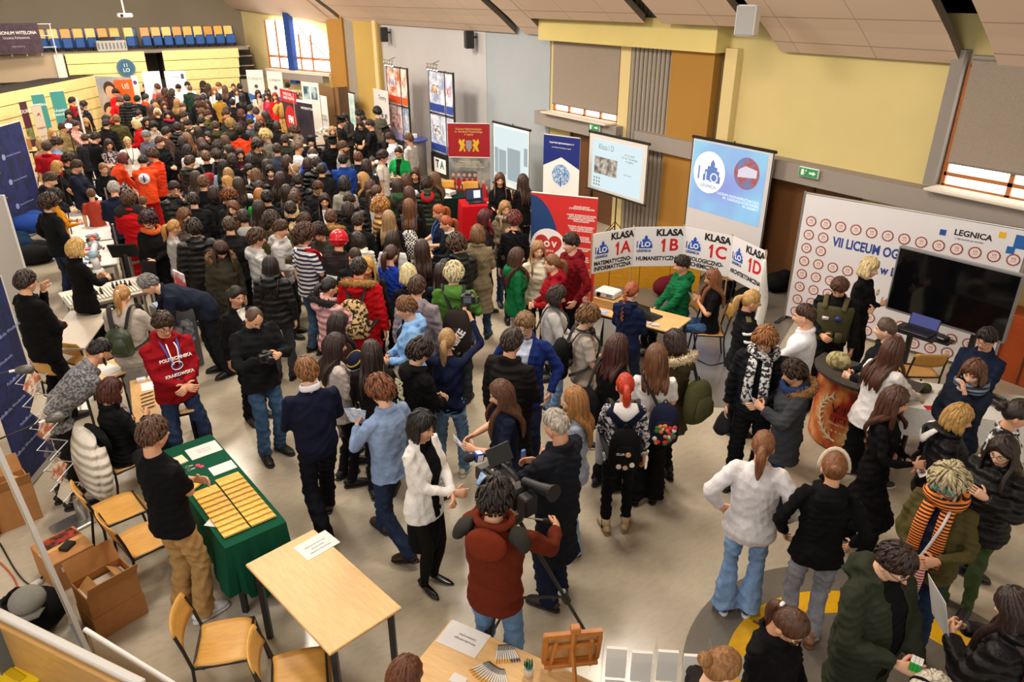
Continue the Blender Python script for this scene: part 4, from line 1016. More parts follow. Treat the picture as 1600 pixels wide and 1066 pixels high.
FAR = '''
224 243 1.74 10|short 15100e|jacket e04a22|straight a8141a|step L=low R=low lean=12 hp=24|star shoes:boot:1a1a1a:d8d8d8|paramedic in orange jacket with round emblem on the back
234 234 1.78 300|messy 4a2f1c|jacket d93c1e|straight 17171c|stand L=front R=front hp=12|| second paramedic in orange facing left behind the emblem jacket
194 240 1.70 70 f|bob 5a1f18|jacket d4421f|straight a8141a|stand lean=30 L=low R=low hp=12|| red-haired paramedic bending forward
169 218 1.70 165 f|long 2f1c15|dress pattern:1c1620,b7a9a6,24|longskirt pattern:1c1620,b7a9a6,24|stand L=crossed R=crossed hp=12|| woman with folded arms in dark floral dress
199 214 1.68 175 f|pony cdb078|blouse e4dcd0|straight 17171c|stand|glasses lanyard:151515:eeeeee|blonde woman with glasses in cream blouse
224 205 1.78 220|short 8d8c8a|blazer 565a68|straight 2b2d36|stand L=front R=front hp=20|| grey-haired man in grey-blue suit
213 187 1.70 270 f|bob d3b985|jacket b81318|straight 17171c|stand L=front R=front hp=14|| pale blonde woman in red jacket
225 184 1.70 170 f|long 20160f|jacket 19191b|slim 17171a|stand hp=6|glasses|dark-haired woman with glasses behind the red-jacket blonde
239 191 1.74 170|messy 1c1410|hoodie a39d95|slim 17171a|stand hp=12|| dark-haired boy in light grey sweatshirt
257 213 1.74 130|short 5a371f|jacket 101214|slim 101012|stand L=front R=front hp=6|| brown-haired boy in slim black tracksuit with profile to right
275 193 1.78 0|short 2a1d15|puffer 151516|slim 17171a|stand hp=6|| broad person in black quilted jacket seen from behind
265 198 1.74 70|short 2f2018|jacket 4a3a34|slim 17171a|stand hp=6|| boy in profile peering past the black quilted jacket
290 209 1.70 -40 f|wavy 7a5230|coat d6c398|slim 20202a|stand L=front R=front|| brown-haired woman in cream coat
296 244 1.74 60|short 4a3020|puffer 241f17|slim 17171a|stand hp=10|| boy in dark olive down jacket above the black suit man
293 227 1.68 60 f|bob 17100d|blouse d9d2cc|slim 17171a|stand|| black-haired girl in cream top below the cream coat
322 224 1.74 190|messy 33231a|shirt e3e0dd|slim 22242c|stand hp=10|| dark-haired boy in white shirt facing the camera
327 236 1.74 0|short 6b4a2c|jacket 121315|slim 17171a|stand hp=6|| short-haired boy with red patterned backpack
350 212 1.72 -30 f|bob 4e321f|jacket 1e2a28|slim 17171a|stand|| rounded brown bob in dark teal jacket
355 227 1.68 270 f|long 241812|jacket 1b2436|slim 17171a|stand hp=2|| dark-haired girl with face turned left and navy collar
347 237 1.68 0 f|messy 3a261a|jacket 26211e|slim 17171a|stand|| tousled brown head left of the maroon girl
347 250 1.68 10 f|long 17100d|shirt 9fb6d6|slim 17171a|stand|| black-haired girl in pale blue shirt seen from behind
358 239 1.66 40 f|bob 33211a|jacket 1a191b|slim 17171a|stand hp=14|| brown bob bowed beside the maroon girl
372 232 1.68 170 f|long 3a1c18|sweater 4a1c26|slim 17171a|stand L=chest R=front hp=4|| girl in maroon sweater raising her hand
372 195 1.78 5|messy 35251a|jacket e04422|straight 17171c|stand|yoke|medic in black jacket with fluorescent orange back
394 221 1.78 110|messy 2a1c14|jacket 2a211b|slim 17171a|stand hp=6|glasses|dark-haired man with glasses in profile, brown jacket
400 215 1.70 60 f|long 5a371f|shirt d8d2cb|slim 17171a|stand|| brown-haired girl with white shirt behind glasses man
413 205 1.74 250|curly d9c383|sweater 67645c|slim 2b2b30|stand hp=14|| blond curly boy in grey sweater
432 225 1.78 0|short 3a271a|blazer 3d4454|slim 17171a|stand hp=6|| short-haired man in slate blue blazer seen from behind
447 245 1.68 10 f|bob 4a2e1e|jacket 2a2422|slim 17171a|stand|| brown bob behind the white headband woman
466 223 1.72 70|fade 6b4a30|tee e3e2e4|slim 22242c|stand hp=6|| short-haired person in white t-shirt
484 235 1.76 180|short 5a4030|jacket 1f48b0|slim 22242c|stand L=hold R=hold hp=4|vr open:dcdcdc:.03:.06:1.0|person in blue jacket wearing a virtual reality headset
489 247 1.76 0|short 33241a|puffer 141416|slim 17171a|stand hp=6|| short-haired person in black down jacket before the headset wearer
458 198 1.76 270|messy 4a2c1a|hoodie 6a6252|slim 17171a|stand hp=14|| boy in grey-olive hoodie in profile
420 249 1.68 0 f|long 2a1c12|jacket 1a1818|slim 17171a|stand|| dark brown hair directly under the slate blazer
386 241 1.68 0 f|bob 1f1510|jacket 17171a|slim 17171a|stand|| dark round head above the long black hair woman
324 206 1.68 210 f|long 17100e|jacket 1a1a1c|slim 17171a|stand|| girl with straight black hair facing left
350 212 1.66 0 f|bun 4a3020|hoodie 5a5432|slim 17171a|stand|| bun-haired girl in khaki beside the orange-backed medic
534 183 1.80 90|short 2a1c14|sweater 121214|straight 1a1a1e|stand hp=12|grad|man in graduation cap and black sweater
548 177 1.68 200 f|long 17110e|jacket 3a3633|slim 17171a|stand L=front R=front hp=14|| black-haired girl between the two graduation caps
556 172 1.76 280|messy 1f1611|sweater 6a665c|slim 26262c|stand hp=10|| dark-haired boy in grey looking at the screen
562 189 1.66 190 f|bob 2c1712|longtee 141416|straight 15151a|stand L=front R=front hp=16|| dark-haired girl in scoop-neck black top
577 187 1.80 270|short 3a251a|sweater 111215|straight 5c5a58|stand L=crossed R=crossed|| man in black sweater with folded arms and grey trousers
584 168 1.82 -30|messy 16110e|sweater 5d574c|straight 26262c|stand|| tall black-haired man in taupe sweater, back turned
567 181 1.70 150|short 17110e|jacket 19191b|slim 17171a|stand|| person in dark jacket behind scoop-neck girl
601 198 1.72 280 f|bob 2a1b15|gown 131215|straight 17171a|stand L=front R=front hp=20|grad|woman in black gown and graduation cap at the wall
607 208 1.78 270|short 3a2318|coat e6e8ee|straight 20242c|stand L=reach R=front hp=20|| boy in white lab coat
638 209 1.78 -60|short 6b4a30|sweater bdb8b4|slim 2a2c34|stand|| short-haired man in pale grey sweater behind green blazer
622 230 1.72 200 f|pony 1c1310|blazer 129046|straight 17171c|stand L=hold R=hold hp=14|glasses:a81a20 open:1a1a1c:.02:.06:.95|dark-haired woman in emerald green blazer
519 213 1.78 0|short 17120f|gown 121215|straight 17171a|stand hp=6|grad|person in black gown and graduation cap, back turned
535 221 1.80 100|short 5a3a24|sweater a6a5a6|straight 2a2c34|stand|lanyard:151515:dddddd beard|bearded man in light grey sweater with lanyard
547 239 1.76 5|short 1f1611|jacket 20408a|slim 22242c|stand|| dark-haired boy in cobalt blue jacket
560 240 1.72 0|short 6b3f22|jacket 171d30|slim 22242c|stand|| brown-haired boy in navy hooded jacket with backpack
586 237 1.74 100|messy 35231a|tee cfc8c0|slim 22242c|stand hp=10|| thin dark-haired boy in cream t-shirt
485 213 1.68 180 f|bob 17110e|gown 17171b|straight 17171a|stand hp=6|grad|girl in graduation cap facing the camera
519 198 1.64 180 f|long a98050|jacket 1f1d20|slim 17171a|stand hp=6|| fair-haired girl peeking out beside the white roll-up
404 141 1.68 160 f|long 15100d|dress d5bfa8|straight c9b299|stand hp=10|| black-haired woman in beige dress by blue roll-up
416 145 1.66 190 f|long 3a2219|vest b83c58|slim 2a3a6a|stand hp=10|| girl in colourful vest beside red costume
416 139 1.68 160 f|long 44291c|jacket 7a6a5a|slim 2a2a30|stand hp=6|| brown-haired woman just behind the colourful vest
429 145 1.70 190 f|long 9a3c20|dress c81c1c|longskirt c81c1c|stand hp=6|| red-haired woman in long red dress
449 129 1.76 20|short 1c1512|hoodie stripe:a01a28,1c1c22,7|slim 17171a|stand hp=6|| man in red striped top leaning over the far roll-up
382 166 1.76 80|short 241a14|jacket 203f90|slim 22242c|stand hp=12|| man in blue jacket near the stairs
395 168 1.76 0|short 4a3826|sweater 6fa8d8|slim 22242c|stand hp=6|| short-haired boy in light blue sweater
399 184 1.68 170 f|wavy a8501f|jacket 4a3a24|slim 22242c|stand hp=6|| laughing ginger woman in far crowd
413 175 1.70 300 f|wavy 2a1b14|puffer 151516|slim 17171a|stand hp=20|| dark woman in black jacket stooping by the red dress
406 191 1.68 120 f|bob 2a1a14|jacket 3a302a|slim 17171a|stand hp=10|| dark-haired girl below the laughing ginger woman
386 185 1.70 110|short 3a2619|jacket 4a4f58|slim 17171a|stand hp=10|| boy in grey coat left of the laughing ginger woman
112 152 1.76 80|short 17110e|jacket 8a1420|slim 17171a|stand hp=6|| dark-haired man in red and black jacket by teal roll-up
121 166 1.76 170|short 5a4636|jacket 1a1c24|slim 17171a|stand hp=6|| balding man in dark jacket by teal roll-up
130 158 1.80 60|short 17120f|hoodie 1b2233|slim 1c2030|stand|| tall man in navy hoodie by teal roll-up
109 172 1.70 190 f|bob 17110e|jacket 5a3a48|slim 17171a|stand hp=6|| dark-haired woman standing close to the bright lamp
95 193 1.76 110|short 4a3220|jacket 7a6a44|slim 2a2a30|stand L=front R=front hp=10|glasses|man with glasses in tan jacket beside the bright lamp
115 189 1.74 120|short 3a2a20|shirt pattern:d3a79a,a86f68,30|slim 2a2c38|stand L=reach R=reach|| man in pink checked shirt reaching across the display
84 200 1.70 150 f|long c09558|jacket 8a7c58|slim 2a2a30|stand|| long-haired blonde woman at the far left stand
86 216 1.74 100|messy 35241a|shirt 6f93b5|slim 22242c|stand hp=20|| man in light blue shirt bowing near the red cape
67 217 1.70 140 f|bob b89a6a|jacket 9a8068|slim 22242c|stand hp=10|| fair-haired woman left of the red cape
107 241 1.74 100|messy 33231a|jacket 2a2a24|slim 17171a|stand hp=16|| dark-haired man bent behind the blonde exhibitor
131 210 1.60 0|short 4a2c1e|jacket 26262c|slim 17171a|stand hp=20|| small head beyond the white tripod pole
150 207 1.78 60|short 1c1410|blazer 121315|slim 17171a|stand hp=20|| man in black blazer right of the white tripod pole
143 185 1.66 180 f|wavy cf9a4c|jacket 3a3028|slim 17171a|stand hp=20|| golden-blonde woman stooping below the portrait banner
156 181 1.70 120|short 3a2318|jacket 26221e|slim 17171a|stand hp=16|| dark-haired person beside the golden-blonde stooper
167 186 1.74 30|short 2a1c14|jacket 161618|slim 17171a|stand hp=12|| man in black jacket left of the olive blazer
168 177 1.66 100 f|bob a87a42|jacket 2a2622|slim 17171a|stand hp=10|| fair bob head behind the olive blazer
179 180 1.78 5|short 8a6238|blazer 4a4626|slim 2a2822|stand|| man in olive blazer seen from behind
180 139 1.78 130|short 2a1a14|tee b81218|slim 17171a|stand hp=14|cap:131315|man in red shirt and black cap before the orange poster
189 153 1.74 100|short 5a3a24|tee c0141a|slim 17171a|stand lean=35 hp=14 L=low R=low|| man in red staff shirt bending forward
199 148 1.82 0|short 241812|puffer 171719|straight 17171a|stand hp=6|| tall person in black down jacket before the orange poster
213 129 1.80 150|short 17110e|longtee b81218|slim 17171a|stand hp=6|cap:141214|man in red long-sleeved shirt by the white roll-up
212 150 1.74 30|short 1a201a|jacket 14181a|slim 17171a|stand hp=6|beanie:1c2a20|person in dark green beanie
227 147 1.72 60|short 1c1410|jacket c03a1c|slim 17171a|stand hp=12|| dark-haired person in orange-red jacket at the far end
229 130 1.78 190|short 17120f|blazer 181a22|slim 17171a|stand hp=6|open:e6e6ea:.02:.06:1.0|man in dark suit and white shirt at far stand
238 132 1.74 170|short 4a3020|tee d8d4d4|slim 22242c|stand|| brown-haired man in pale shirt at far stand
245 131 1.80 -30|short 5a3822|tee c8504c|slim 22242c|stand hp=6|| brown-haired man in coral shirt, back turned
216 172 1.70 60 f|bun 14100d|jacket 131315|slim 17171a|stand hp=14|scarf:e0dad2|black-haired woman with white scarf
278 132 1.78 170|short 15110e|sweater e6e6e8|slim 22242c|stand hp=6|cap:101012|person in white jersey and black cap
292 128 1.82 180|short 15110e|shirt e0e2e8|slim 22242c|stand hp=6|| tall dark-haired man in white behind the bald man
296 133 1.80 20|bald 5a4636|coat 1e3328|straight 17171a|stand hp=6|| bald man in dark green coat
317 127 1.72 90 f|bob 241a14|jacket 2a2220|slim 17171a|stand hp=10|beanie:2a2226|woman in dark beanie before the bleachers
326 131 1.70 30 f|long 3a2318|jacket 241d1b|slim 17171a|stand hp=6|| long brown-haired girl before the bleachers
335 137 1.68 180 f|long 9a5f30|shirt e2dfe0|slim 22242c|stand hp=6|| ginger-blonde girl with white shirt and strap
345 129 1.76 240|short 8a5c34|shirt d0c8c0|slim 22242c|stand hp=14|| fair-haired boy leaning left before the bleachers
350 134 1.70 10 f|long 5a3a26|jacket 1d2a4a|slim 17171a|stand hp=6|| brown-haired girl in navy blue before the bleachers
358 131 1.70 190 f|pony 3a261a|jacket 2b2424|slim 17171a|stand hp=6|| round-faced girl near the end of the bleachers
369 138 1.70 175 f|long 4a3526|sweater d8d4d0|slim 17171a|stand hp=6|| girl in white sweater near the dark stairs
374 131 1.76 0|short 14100d|jacket 121214|slim 17171a|stand hp=6|| dark figure standing in front of the stairs
377 145 1.72 0 f|long 1b1410|jacket 131315|slim 17171a|stand hp=6|| woman with black hair, black top, near grey panel
341 146 1.70 10 f|bob 17110e|jacket a47a2c|slim 17171a|stand hp=6|| dark-haired girl in mustard jacket seen from behind
362 155 1.72 5|short 17110e|jacket 1a1a1c|slim 17171a|stand hp=6|| dark head above the olive hooded jackets
360 168 1.74 100|short 241a14|jacket 201d1c|slim 17171a|stand hp=10|| black-haired boy right of the olive hooded jackets
346 172 1.74 110|short 4a2c1c|jacket 26262a|slim 17171a|stand hp=12|| brown-haired boy in charcoal jacket in far crowd
331 171 1.76 100|short 4a3020|parka 4a4a2a|slim 17171a|stand|| boy in olive hooded jacket, profile to the right
318 170 1.76 110|short 6b4528|jacket 2a2320|slim 17171a|stand hp=10|| brown-haired boy left of the olive hooded jacket
307 161 1.76 250|curly 4a2c1a|coat 17191d|slim 17171a|stand hp=6|| curly-haired boy in dark coat facing left
316 158 1.70 0 f|bob 5a3420|jacket 2b2320|slim 17171a|stand hp=6|| rounded brown head behind the curly boy
288 161 1.78 150|fade 5a3d2a|blazer 191a1e|slim 17171a|stand hp=6|open:d8ccc0:.02:.06:1.0|short-cropped man with pale shirt in far crowd
261 173 1.70 180 f|bob 2f1712|jacket 26282c|slim 17171a|stand hp=6|scarf:a02a38|dark-haired girl with red scarf facing the camera
286 175 1.74 100|short 3a241a|jacket 3a3328|slim 17171a|stand hp=10|| dark-haired boy below the short-cropped man
294 187 1.72 240|short 2a1a14|parka 2c2c30|slim 17171a|stand hp=16|fur:c0a468|boy with sandy fur hood bending left
371 187 1.68 0 f|curly a98848|jacket 3f3a28|slim 17171a|stand|| curly dark-blonde head seen from behind
'''
EXTRA = '''
267 156 1.70 30 f|long a87a48|jacket 2a2520|slim 17171a|stand|| long light-brown hair left of the bald green-coat man
257 159 1.68 170 f|bob 5a3622|jacket 2c2624|slim 17171a|stand|| brown-haired girl facing out, beside long light-brown hair
250 160 1.68 20 f|wavy a5783c|jacket 3a2d20|slim 17171a|stand|| golden-brown wavy head in the far-left crowd
240 156 1.70 40 f|bob 2a1b14|jacket 17181a|slim 17171a|stand|| dark bob behind the coral shirt group
245 171 1.68 5 f|bun a47c48|jacket 151517|slim 17171a|stand|headband:e8e4de|fair-haired woman with white hairband in black
234 164 1.70 0 f|wavy 4a2a1a|jacket 191a1c|slim 17171a|stand|| brown wavy hair right of the orange-red jacket
249 148 1.70 40 f|bob 4e3220|jacket 342824|slim 17171a|stand|| brown bob below the coral shirt man
259 138 1.72 90 f|wavy 3a2419|jacket 5a2024|slim 17171a|stand|| dark wavy hair and maroon jacket near white jersey
266 139 1.72 60 f|bob 2b1c14|jacket 2a1f20|slim 17171a|stand|| dark bob left of the white jersey
317 147 1.68 0 f|bob 17110e|jacket 1b1b1e|slim 17171a|stand|headband:e2dedd|black-haired girl with white hairband
309 150 1.72 20|messy 33211a|jacket 17181b|slim 17171a|stand|| tousled dark head right of the green coat
323 156 1.68 210 f|long 33201a|jacket 201c1e|slim 17171a|stand|| dark-haired girl in front of the beanie woman
353 181 1.66 200 f|bob a86a34|jacket 2a2a2a|slim 17171a|stand hp=10|| ginger bob right of the charcoal jacket boy
381 170 1.70 90 f|bob 5a2f20|jacket 3a2a28|slim 17171a|stand|| auburn bob next to the blue jacket man
303 198 1.68 0 f|long 2a1b14|jacket 1b1a1c|slim 17171a|stand|| long dark hair between cream coat and sandy fur hood
336 190 1.72 10|short 4a3020|parka 3d3c24|slim 17171a|stand|| back of an olive parka under the charcoal jacket boy
311 183 1.72 20|short 2c1d15|jacket 191b20|slim 17171a|stand|| back of a navy-black jacket under the curly boy
280 214 1.70 20 f|bob 2a1a14|jacket 201e20|slim 17171a|stand|| dark bob in black left of the cream coat
310 216 1.68 10 f|long 4a2e1e|jacket 241f1d|slim 17171a|stand|| long brown hair above the white shirt boy
336 222 1.70 10|messy 2f2118|jacket 22251f|slim 17171a|stand|| dark tousled head right of the white shirt boy
305 268 1.70 30 f|long 38251a|jacket 1a1a1c|slim 17171a|stand|| long dark hair left of the black suit man
333 292 1.70 0 f|bob 2a1b14|jacket 1c1a1c|slim 17171a|stand|| dark bob right of the black suit man
398 285 1.70 10|short 2c1e16|jacket 17171a|slim 17171a|stand|| dark short-haired back beside the thin braid girl
461 272 1.70 0|short 2d1f17|puffer 161618|slim 17171a|stand|| black down jacket back right of white headband
455 300 1.68 0 f|long 38201a|jacket 271d1e|slim 17171a|stand|| reddish-brown long hair right of the black cap pair
462 318 1.70 0|short 2b1d15|jacket 191a1c|slim 17171a|stand|| dark jacket back left of the pale girl
300 302 1.74 0|short 2c1d15|jacket 151618|slim 17171a|stand|| dark jacket back above the curly-haired girl
392 312 1.70 20 f|long 2a1b14|jacket 1c1a1b|slim 17171a|stand|| dark hair left of the bright green sweatshirt
548 332 1.70 20|short 33231a|jacket 151719|slim 17171a|stand|| dark jacket back right of the brown fur hood
556 316 1.70 0 f|bob 2a1a14|jacket 17171a|slim 17171a|stand|| dark bob left of the curly ginger person
475 245 1.66 0 f|bob 3a241a|jacket 1b1a1c|slim 17171a|stand|| dark brown bob left of the headset wearer
430 190 1.66 0 f|bob 2b1c14|jacket 1d1b1c|slim 17171a|stand hp=14|| dark head above the blond curly boy
444 211 1.70 0|short 3a2619|jacket 2a2a26|slim 17171a|stand|| brown head right of the blond curly boy
501 256 1.72 0|short 2d1f17|jacket 18191c|slim 17171a|stand|| dark jacket back right of the headset wearer
572 250 1.70 0 f|bob 2b1b14|jacket 26242a|slim 17171a|stand|| dark bob right of the navy hooded boy
'''
ALL = [(place_people(NEAR),None),(place_people(MID),None),(place_people(FAR),'visitors of the fair'),(place_people(EXTRA),'visitors of the fair')]
def relax():
 """people keep a little distance from one another"""
 ds = [d for a,_ in ALL for d in a]
 for it in range(14):
  for i,a in enumerate(ds):
   for b in ds[i+1:]:
    dx,dy = b['loc'][0] - a['loc'][0],b['loc'][1] - a['loc'][1]; q = math.hypot(dx,dy)
    m = .47 if min(math.hypot(*a['loc']),math.hypot(*b['loc'])) > 9 else .42
    if 1e-4 < q < m:
     k = (m - q)/q*.5
     a['loc'][0] -= dx*k; a['loc'][1] -= dy*k; b['loc'][0] += dx*k; b['loc'][1] += dy*k
relax()
for a,g in ALL: request(a)
cook()
for a,g in ALL:
 for d in a: make_person(d)
# ------------------------------------------------------------------ the hall itself
def hz(p,x,y):
 """height above the floor point p that pixel (x, y) shows"""
 r = ray(x,y); t = math.hypot(p[0],p[1])/math.hypot(r.x,r.y)
 return CAM_H+r.z*t
YELLOW = mat('wall','d2c184'); OCHRE = mat('wall','a5782f'); CREAM = mat('wall','d9c58c'); GREY = mat('wall','bab9ba'); BLUEGREY = mat('wall','a3abb1'); LEDGE = mat('wall','968d85')
TAUPE = mat('wall','857b6a'); PLASTER = mat('wall','b29e8a')
def slab(name,c,size,m,rz=0,bev=0):
 return struct(MB().box(c,size,rz,bev=bev).build(name,m))
slab('floor',(4,16,-.06),(34,46,.12),mat('floor','b4a995'))
# decorative inlays of the floor: a grey disc with a yellow ring in front, a grey carpet field before the stage
def flat(name,pts,z,m):
 mb = MB(); mb.poly([(x,y,.0005) for x,y in pts],(0,0,z)); return struct(mb.build(name,m))
def arc(c,r0,r1,a0,a1,n=40):
 A = [math.radians(a0+(a1 - a0)*i/n) for i in range(n+1)]
 return [(c[0]+r1*math.cos(a),c[1]+r1*math.sin(a)) for a in A]+([(c[0]+r0*math.cos(a),c[1]+r0*math.sin(a)) for a in reversed(A)] if r0 else [])
RC = (4.26,1.60); GR = mat('floor','6d675e'); YE = mat('floor','d9a51e'); PALE = mat('floor','aca393')
flat('floor_inlay_disc',arc(RC,0,1.43,0,359,80),.003,GR)
mb = MB()
for a0,a1 in ((-38,36),(44,124),(132,226),(234,314)):
 mb.poly([(x,y,.003) for x,y in arc(RC,.87,1.12,a0,a1)],(0,0,.002))
struct(mb.build('floor_inlay_ring',YE))
mb = MB()
for a in (40,128,230,318):
 ca,sa = math.cos(math.radians(a)),math.sin(math.radians(a)); pt = lambda r,s: (RC[0]+ca*r - sa*s,RC[1]+sa*r+ca*s,.003)
 mb.poly([pt(.62,0),pt(1.0,-.12),pt(1.43,0),pt(1.0,.12)],(0,0,.003))
struct(mb.build('floor_inlay_star',PALE))
flat('carpet_field',[tuple(at(x,y).xy) for x,y in ((1074,634),(1142,638),(1206,560),(1260,470),(1180,425),(1080,432),(928,430),(890,500),(868,560),(930,610))],.004,mat('floor','6b655d'))
XW = 10.6
# right-hand wall: plaster panels, pilasters and slatted columns, from near to far
slab('wall_right',(XW+.15,8.5,4.0),(.3,30,8),YELLOW)
slab('trim_1',(XW - .12,5.9,2.03),(.36,10.6,.30),LEDGE)                         # projecting ledge below the windows
slab('trim_2',(XW - .12,13.2,2.03),(.36,2.9,.30),LEDGE)
slab('trim_3',(XW - .06,9.12,1.9),(.14,.26,3.8),CREAM)
slab('trim_4',(XW - .01,9.33,1.9),(.03,.14,3.8),plain('6b5a3a',.9))
slab('trim_5',(XW - .10,9.93,1.9),(.20,1.03,3.8),OCHRE)
slab('trim_6',(XW - .05,11.80,1.9),(.12,.30,3.8),CREAM)
def slats(name,y0,y1,n,z1=4.6,X=XW):
 mb = MB(); w_ = (y1 - y0)/n
 mb.box((X - .02,(y0+y1)/2,z1/2),(.05,y1 - y0,z1),mi=1)
 for i in range(n): mb.box((X - .085,y0+(i+.5)*w_,z1/2),(.08,w_*.72,z1),bev=.02)
 return struct(mb.build(name,[mat('wall','9b9184'),plain('2c2824',.9)]))
slats('trim_7',10.46,11.64,10)
slab('trim_8',(XW - .16,11.9,3.98),(.34,5.2,.52),mat('wall','d6c47c'))           # yellow bulkhead under the ceiling
# grey wall with the display towers and the bluish bay beside the window
slab('wall_right_grey',(XW+.08,20.4,2.4),(.24,6.4,4.8),GREY)
slab('wall_right_bay',((XW+XW - .02)/2+.03,15.85,2.4),(.1,2.8,4.8),BLUEGREY,rz=.0)
slab('trim_9',(XW - .06,24.6,2.4),(.20,2.0,4.8),mat('wall','b89a50'))
slats('trim_10',25.6,26.5,7,4.8)
slab('trim_11',(XW - .08,27.25,2.4),(.22,1.5,4.8),OCHRE)
slab('trim_12',(XW - .10,23.75,2.4),(.24,.25,4.8),CREAM)
# far walls
slab('wall_far',(0,33.6,5),(24,.3,10),TAUPE)
A,B = Vector((8.75,33.4,0)),Vector((10.6,28.0,0)); dv = (B - A); La = dv.length; rzA = math.atan2(dv.y,dv.x)
slab('wall_far_corner',((A+B)/2+Vector((.28,.1,3))),(La,.3,6),CREAM,rz=rzA)
slab('wall_left',(-6.0,16,1.2),(.3,36,2.4),CREAM)
mb = MB()
for k in range(13): mb.box((-6.0,-2+3*k,4.6),(.22,.22,4.6))
for z in (2.5,4.6,6.8): mb.box((-6.0,16,z),(.2,36,.16))
struct(mb.build('window_4',plain('e4ded2',.6)))  # unseen window band added above the low wall to let soft light in
# doors in the right-hand wall (below the ledge)
BROWN = mat('wood','6b4526',grain=(14,14,1))
def door(n,y0,y1,z=1.88):
 d = struct(MB().box((XW - .03,(y0+y1)/2,z/2),(.08,y1 - y0,z)).build(f'door_{n}',BROWN))
 mb = MB()
 for yy in (y0,y1,(y0+y1)/2): mb.box((XW - .08,yy,z/2),(.05,.06,z))
 mb.build('door_frame',mat('wood','4f321b',grain=(14,14,1)),d)
 MB().cyl((XW - .10,(y0+y1)/2 - .08,1.02),(XW - .10,(y0+y1)/2 - .2,1.02),.012).build('door_handle',mat('metal','b0aca6'),d)
door(1,6.35,7.95); door(2,11.95,13.5)
# windows: frame, pane, blind
OUT = mat('glow','fdf6ee',power=3.2); FRAME = mat('wood','a8662f',grain=(2,8,8))
def window(n,y0,y1,z0,z1,blind_z):
 wd = struct(MB().box((XW - .012,(y0+y1)/2,(z0+z1)/2),(.02,y1 - y0,z1 - z0)).build(f'window_{n}',OUT))
 mb = MB()
 for k in range(5): yy = y0+(y1 - y0)*k/4; mb.box((XW - .04,yy,(z0+z1)/2),(.06,.06,z1 - z0))
 for zz in (z0,z0+.16,z1): mb.box((XW - .04,(y0+y1)/2,zz),(.06,y1 - y0,.05))
 mb.build('window_frame',FRAME,wd)
 MB().box((XW - .22,(y0+y1)/2,z0 - .02),(.42,y1 - y0+.1,.04),bev=.01).build('window_sill',mat('wall','d8cdbd'),wd)
 return wd
window(1,1.8,5.2,2.24,3.8,2.55); window(2,12.0,14.2,2.22,3.72,2.35)
def blind(y0,y1,z0,z1,label):
 r = empty('roller_blind',(XW - .12,(y0+y1)/2,z0),0,label,'blind')
 MB().box((0,0,(z1 - z0)/2),(.012,y1 - y0,z1 - z0)).build('blind_fabric',mat('cloth','968a7d',fold=.1),r)
 MB().cyl((0,(y0 - y1)/2,z1 - z0+.03),(0,(y1 - y0)/2,z1 - z0+.03),.035).build('blind_roller',plain('8b8378'),r)
 MB().cyl((0,(y0 - y1)/2,0),(0,(y1 - y0)/2,0),.014).build('bottom_bar',plain('6e665e'),r)
blind(1.8,5.16,2.56,3.86,'large grey-brown roller blind at the upper right window')
blind(11.96,14.2,2.38,3.74,'grey roller blind on the window beside the slatted column')
slab('trim_13',(XW - .08,5.33,3.1),(.18,.16,1.75),mat('wall','8d8680'))
# arched window in the far corner wall
def arched():
 M = face_frame(A+dv*.20+Vector((-.06,-.02,0)),dv)
 L = lambda u,z,o=0.0: M @ Vector((u,z,o))
 w0,w1,z0,z1 = .75,La*.80 - .1,2.0,3.75
 mb = MB(); mb.poly([L(w0,z0),L(w1,z0),L(w1,2.7),L(w1 - .3,3.15),L(w1 - .8,3.5),L(w1 - 1.5,z1),L(w0,z1)],M.to_3x3() @ Vector((0,0,.02)))
 wd = struct(mb.build('window_3',OUT)); mb = MB()
 for u in (w0,w0+.65,w0+1.35,w0+2.0,w0+2.7,w1): mb.tube([L(u,z0,.05),L(u,z1 if u < 2.6 else 3.3 if u < w1 - .5 else 2.7,.05)],(.045,.045),4)
 for z in (z0,z0+.45): mb.tube([L(w0,z,.05),L(w1,z,.05)],(.05,.05),4)
 mb.tube([L(w0+2.0,3.6,.05),L(w0+2.6,3.1,.05),L(w1 - .3,2.6,.05)],.025,4)
 mb.build('window_frame',FRAME,wd)
 MB().box(L((w0+w1)/2,z0 - .06,.12),(w1 - w0+.2,.3,.1),rzA).build('window_sill',mat('wall','d8cdbd'),wd)
 struct(MB().box(L(w0+1.55,2.8,.12),(.34,.2,2.6),rzA).build('trim_14',mat('wall','1f3f86')))
 slab('trim_15',L(w0+1.6,1.78,.1),(3.6,.3,.28),LEDGE,rz=rzA)
arched()
M_ = face_frame(A+Vector((-.1,-.05,0)),dv); q_ = [M_ @ Vector(p) for p in ((-.2,4.15,0),(La+.3,3.72,0),(La+.3,4.9,1.8),(-.2,5.6,1.8))]
mb = MB(); mb.poly(q_,(0,0,.12)); struct(mb.build('ceiling_9',mat('wall','d2bba7')))
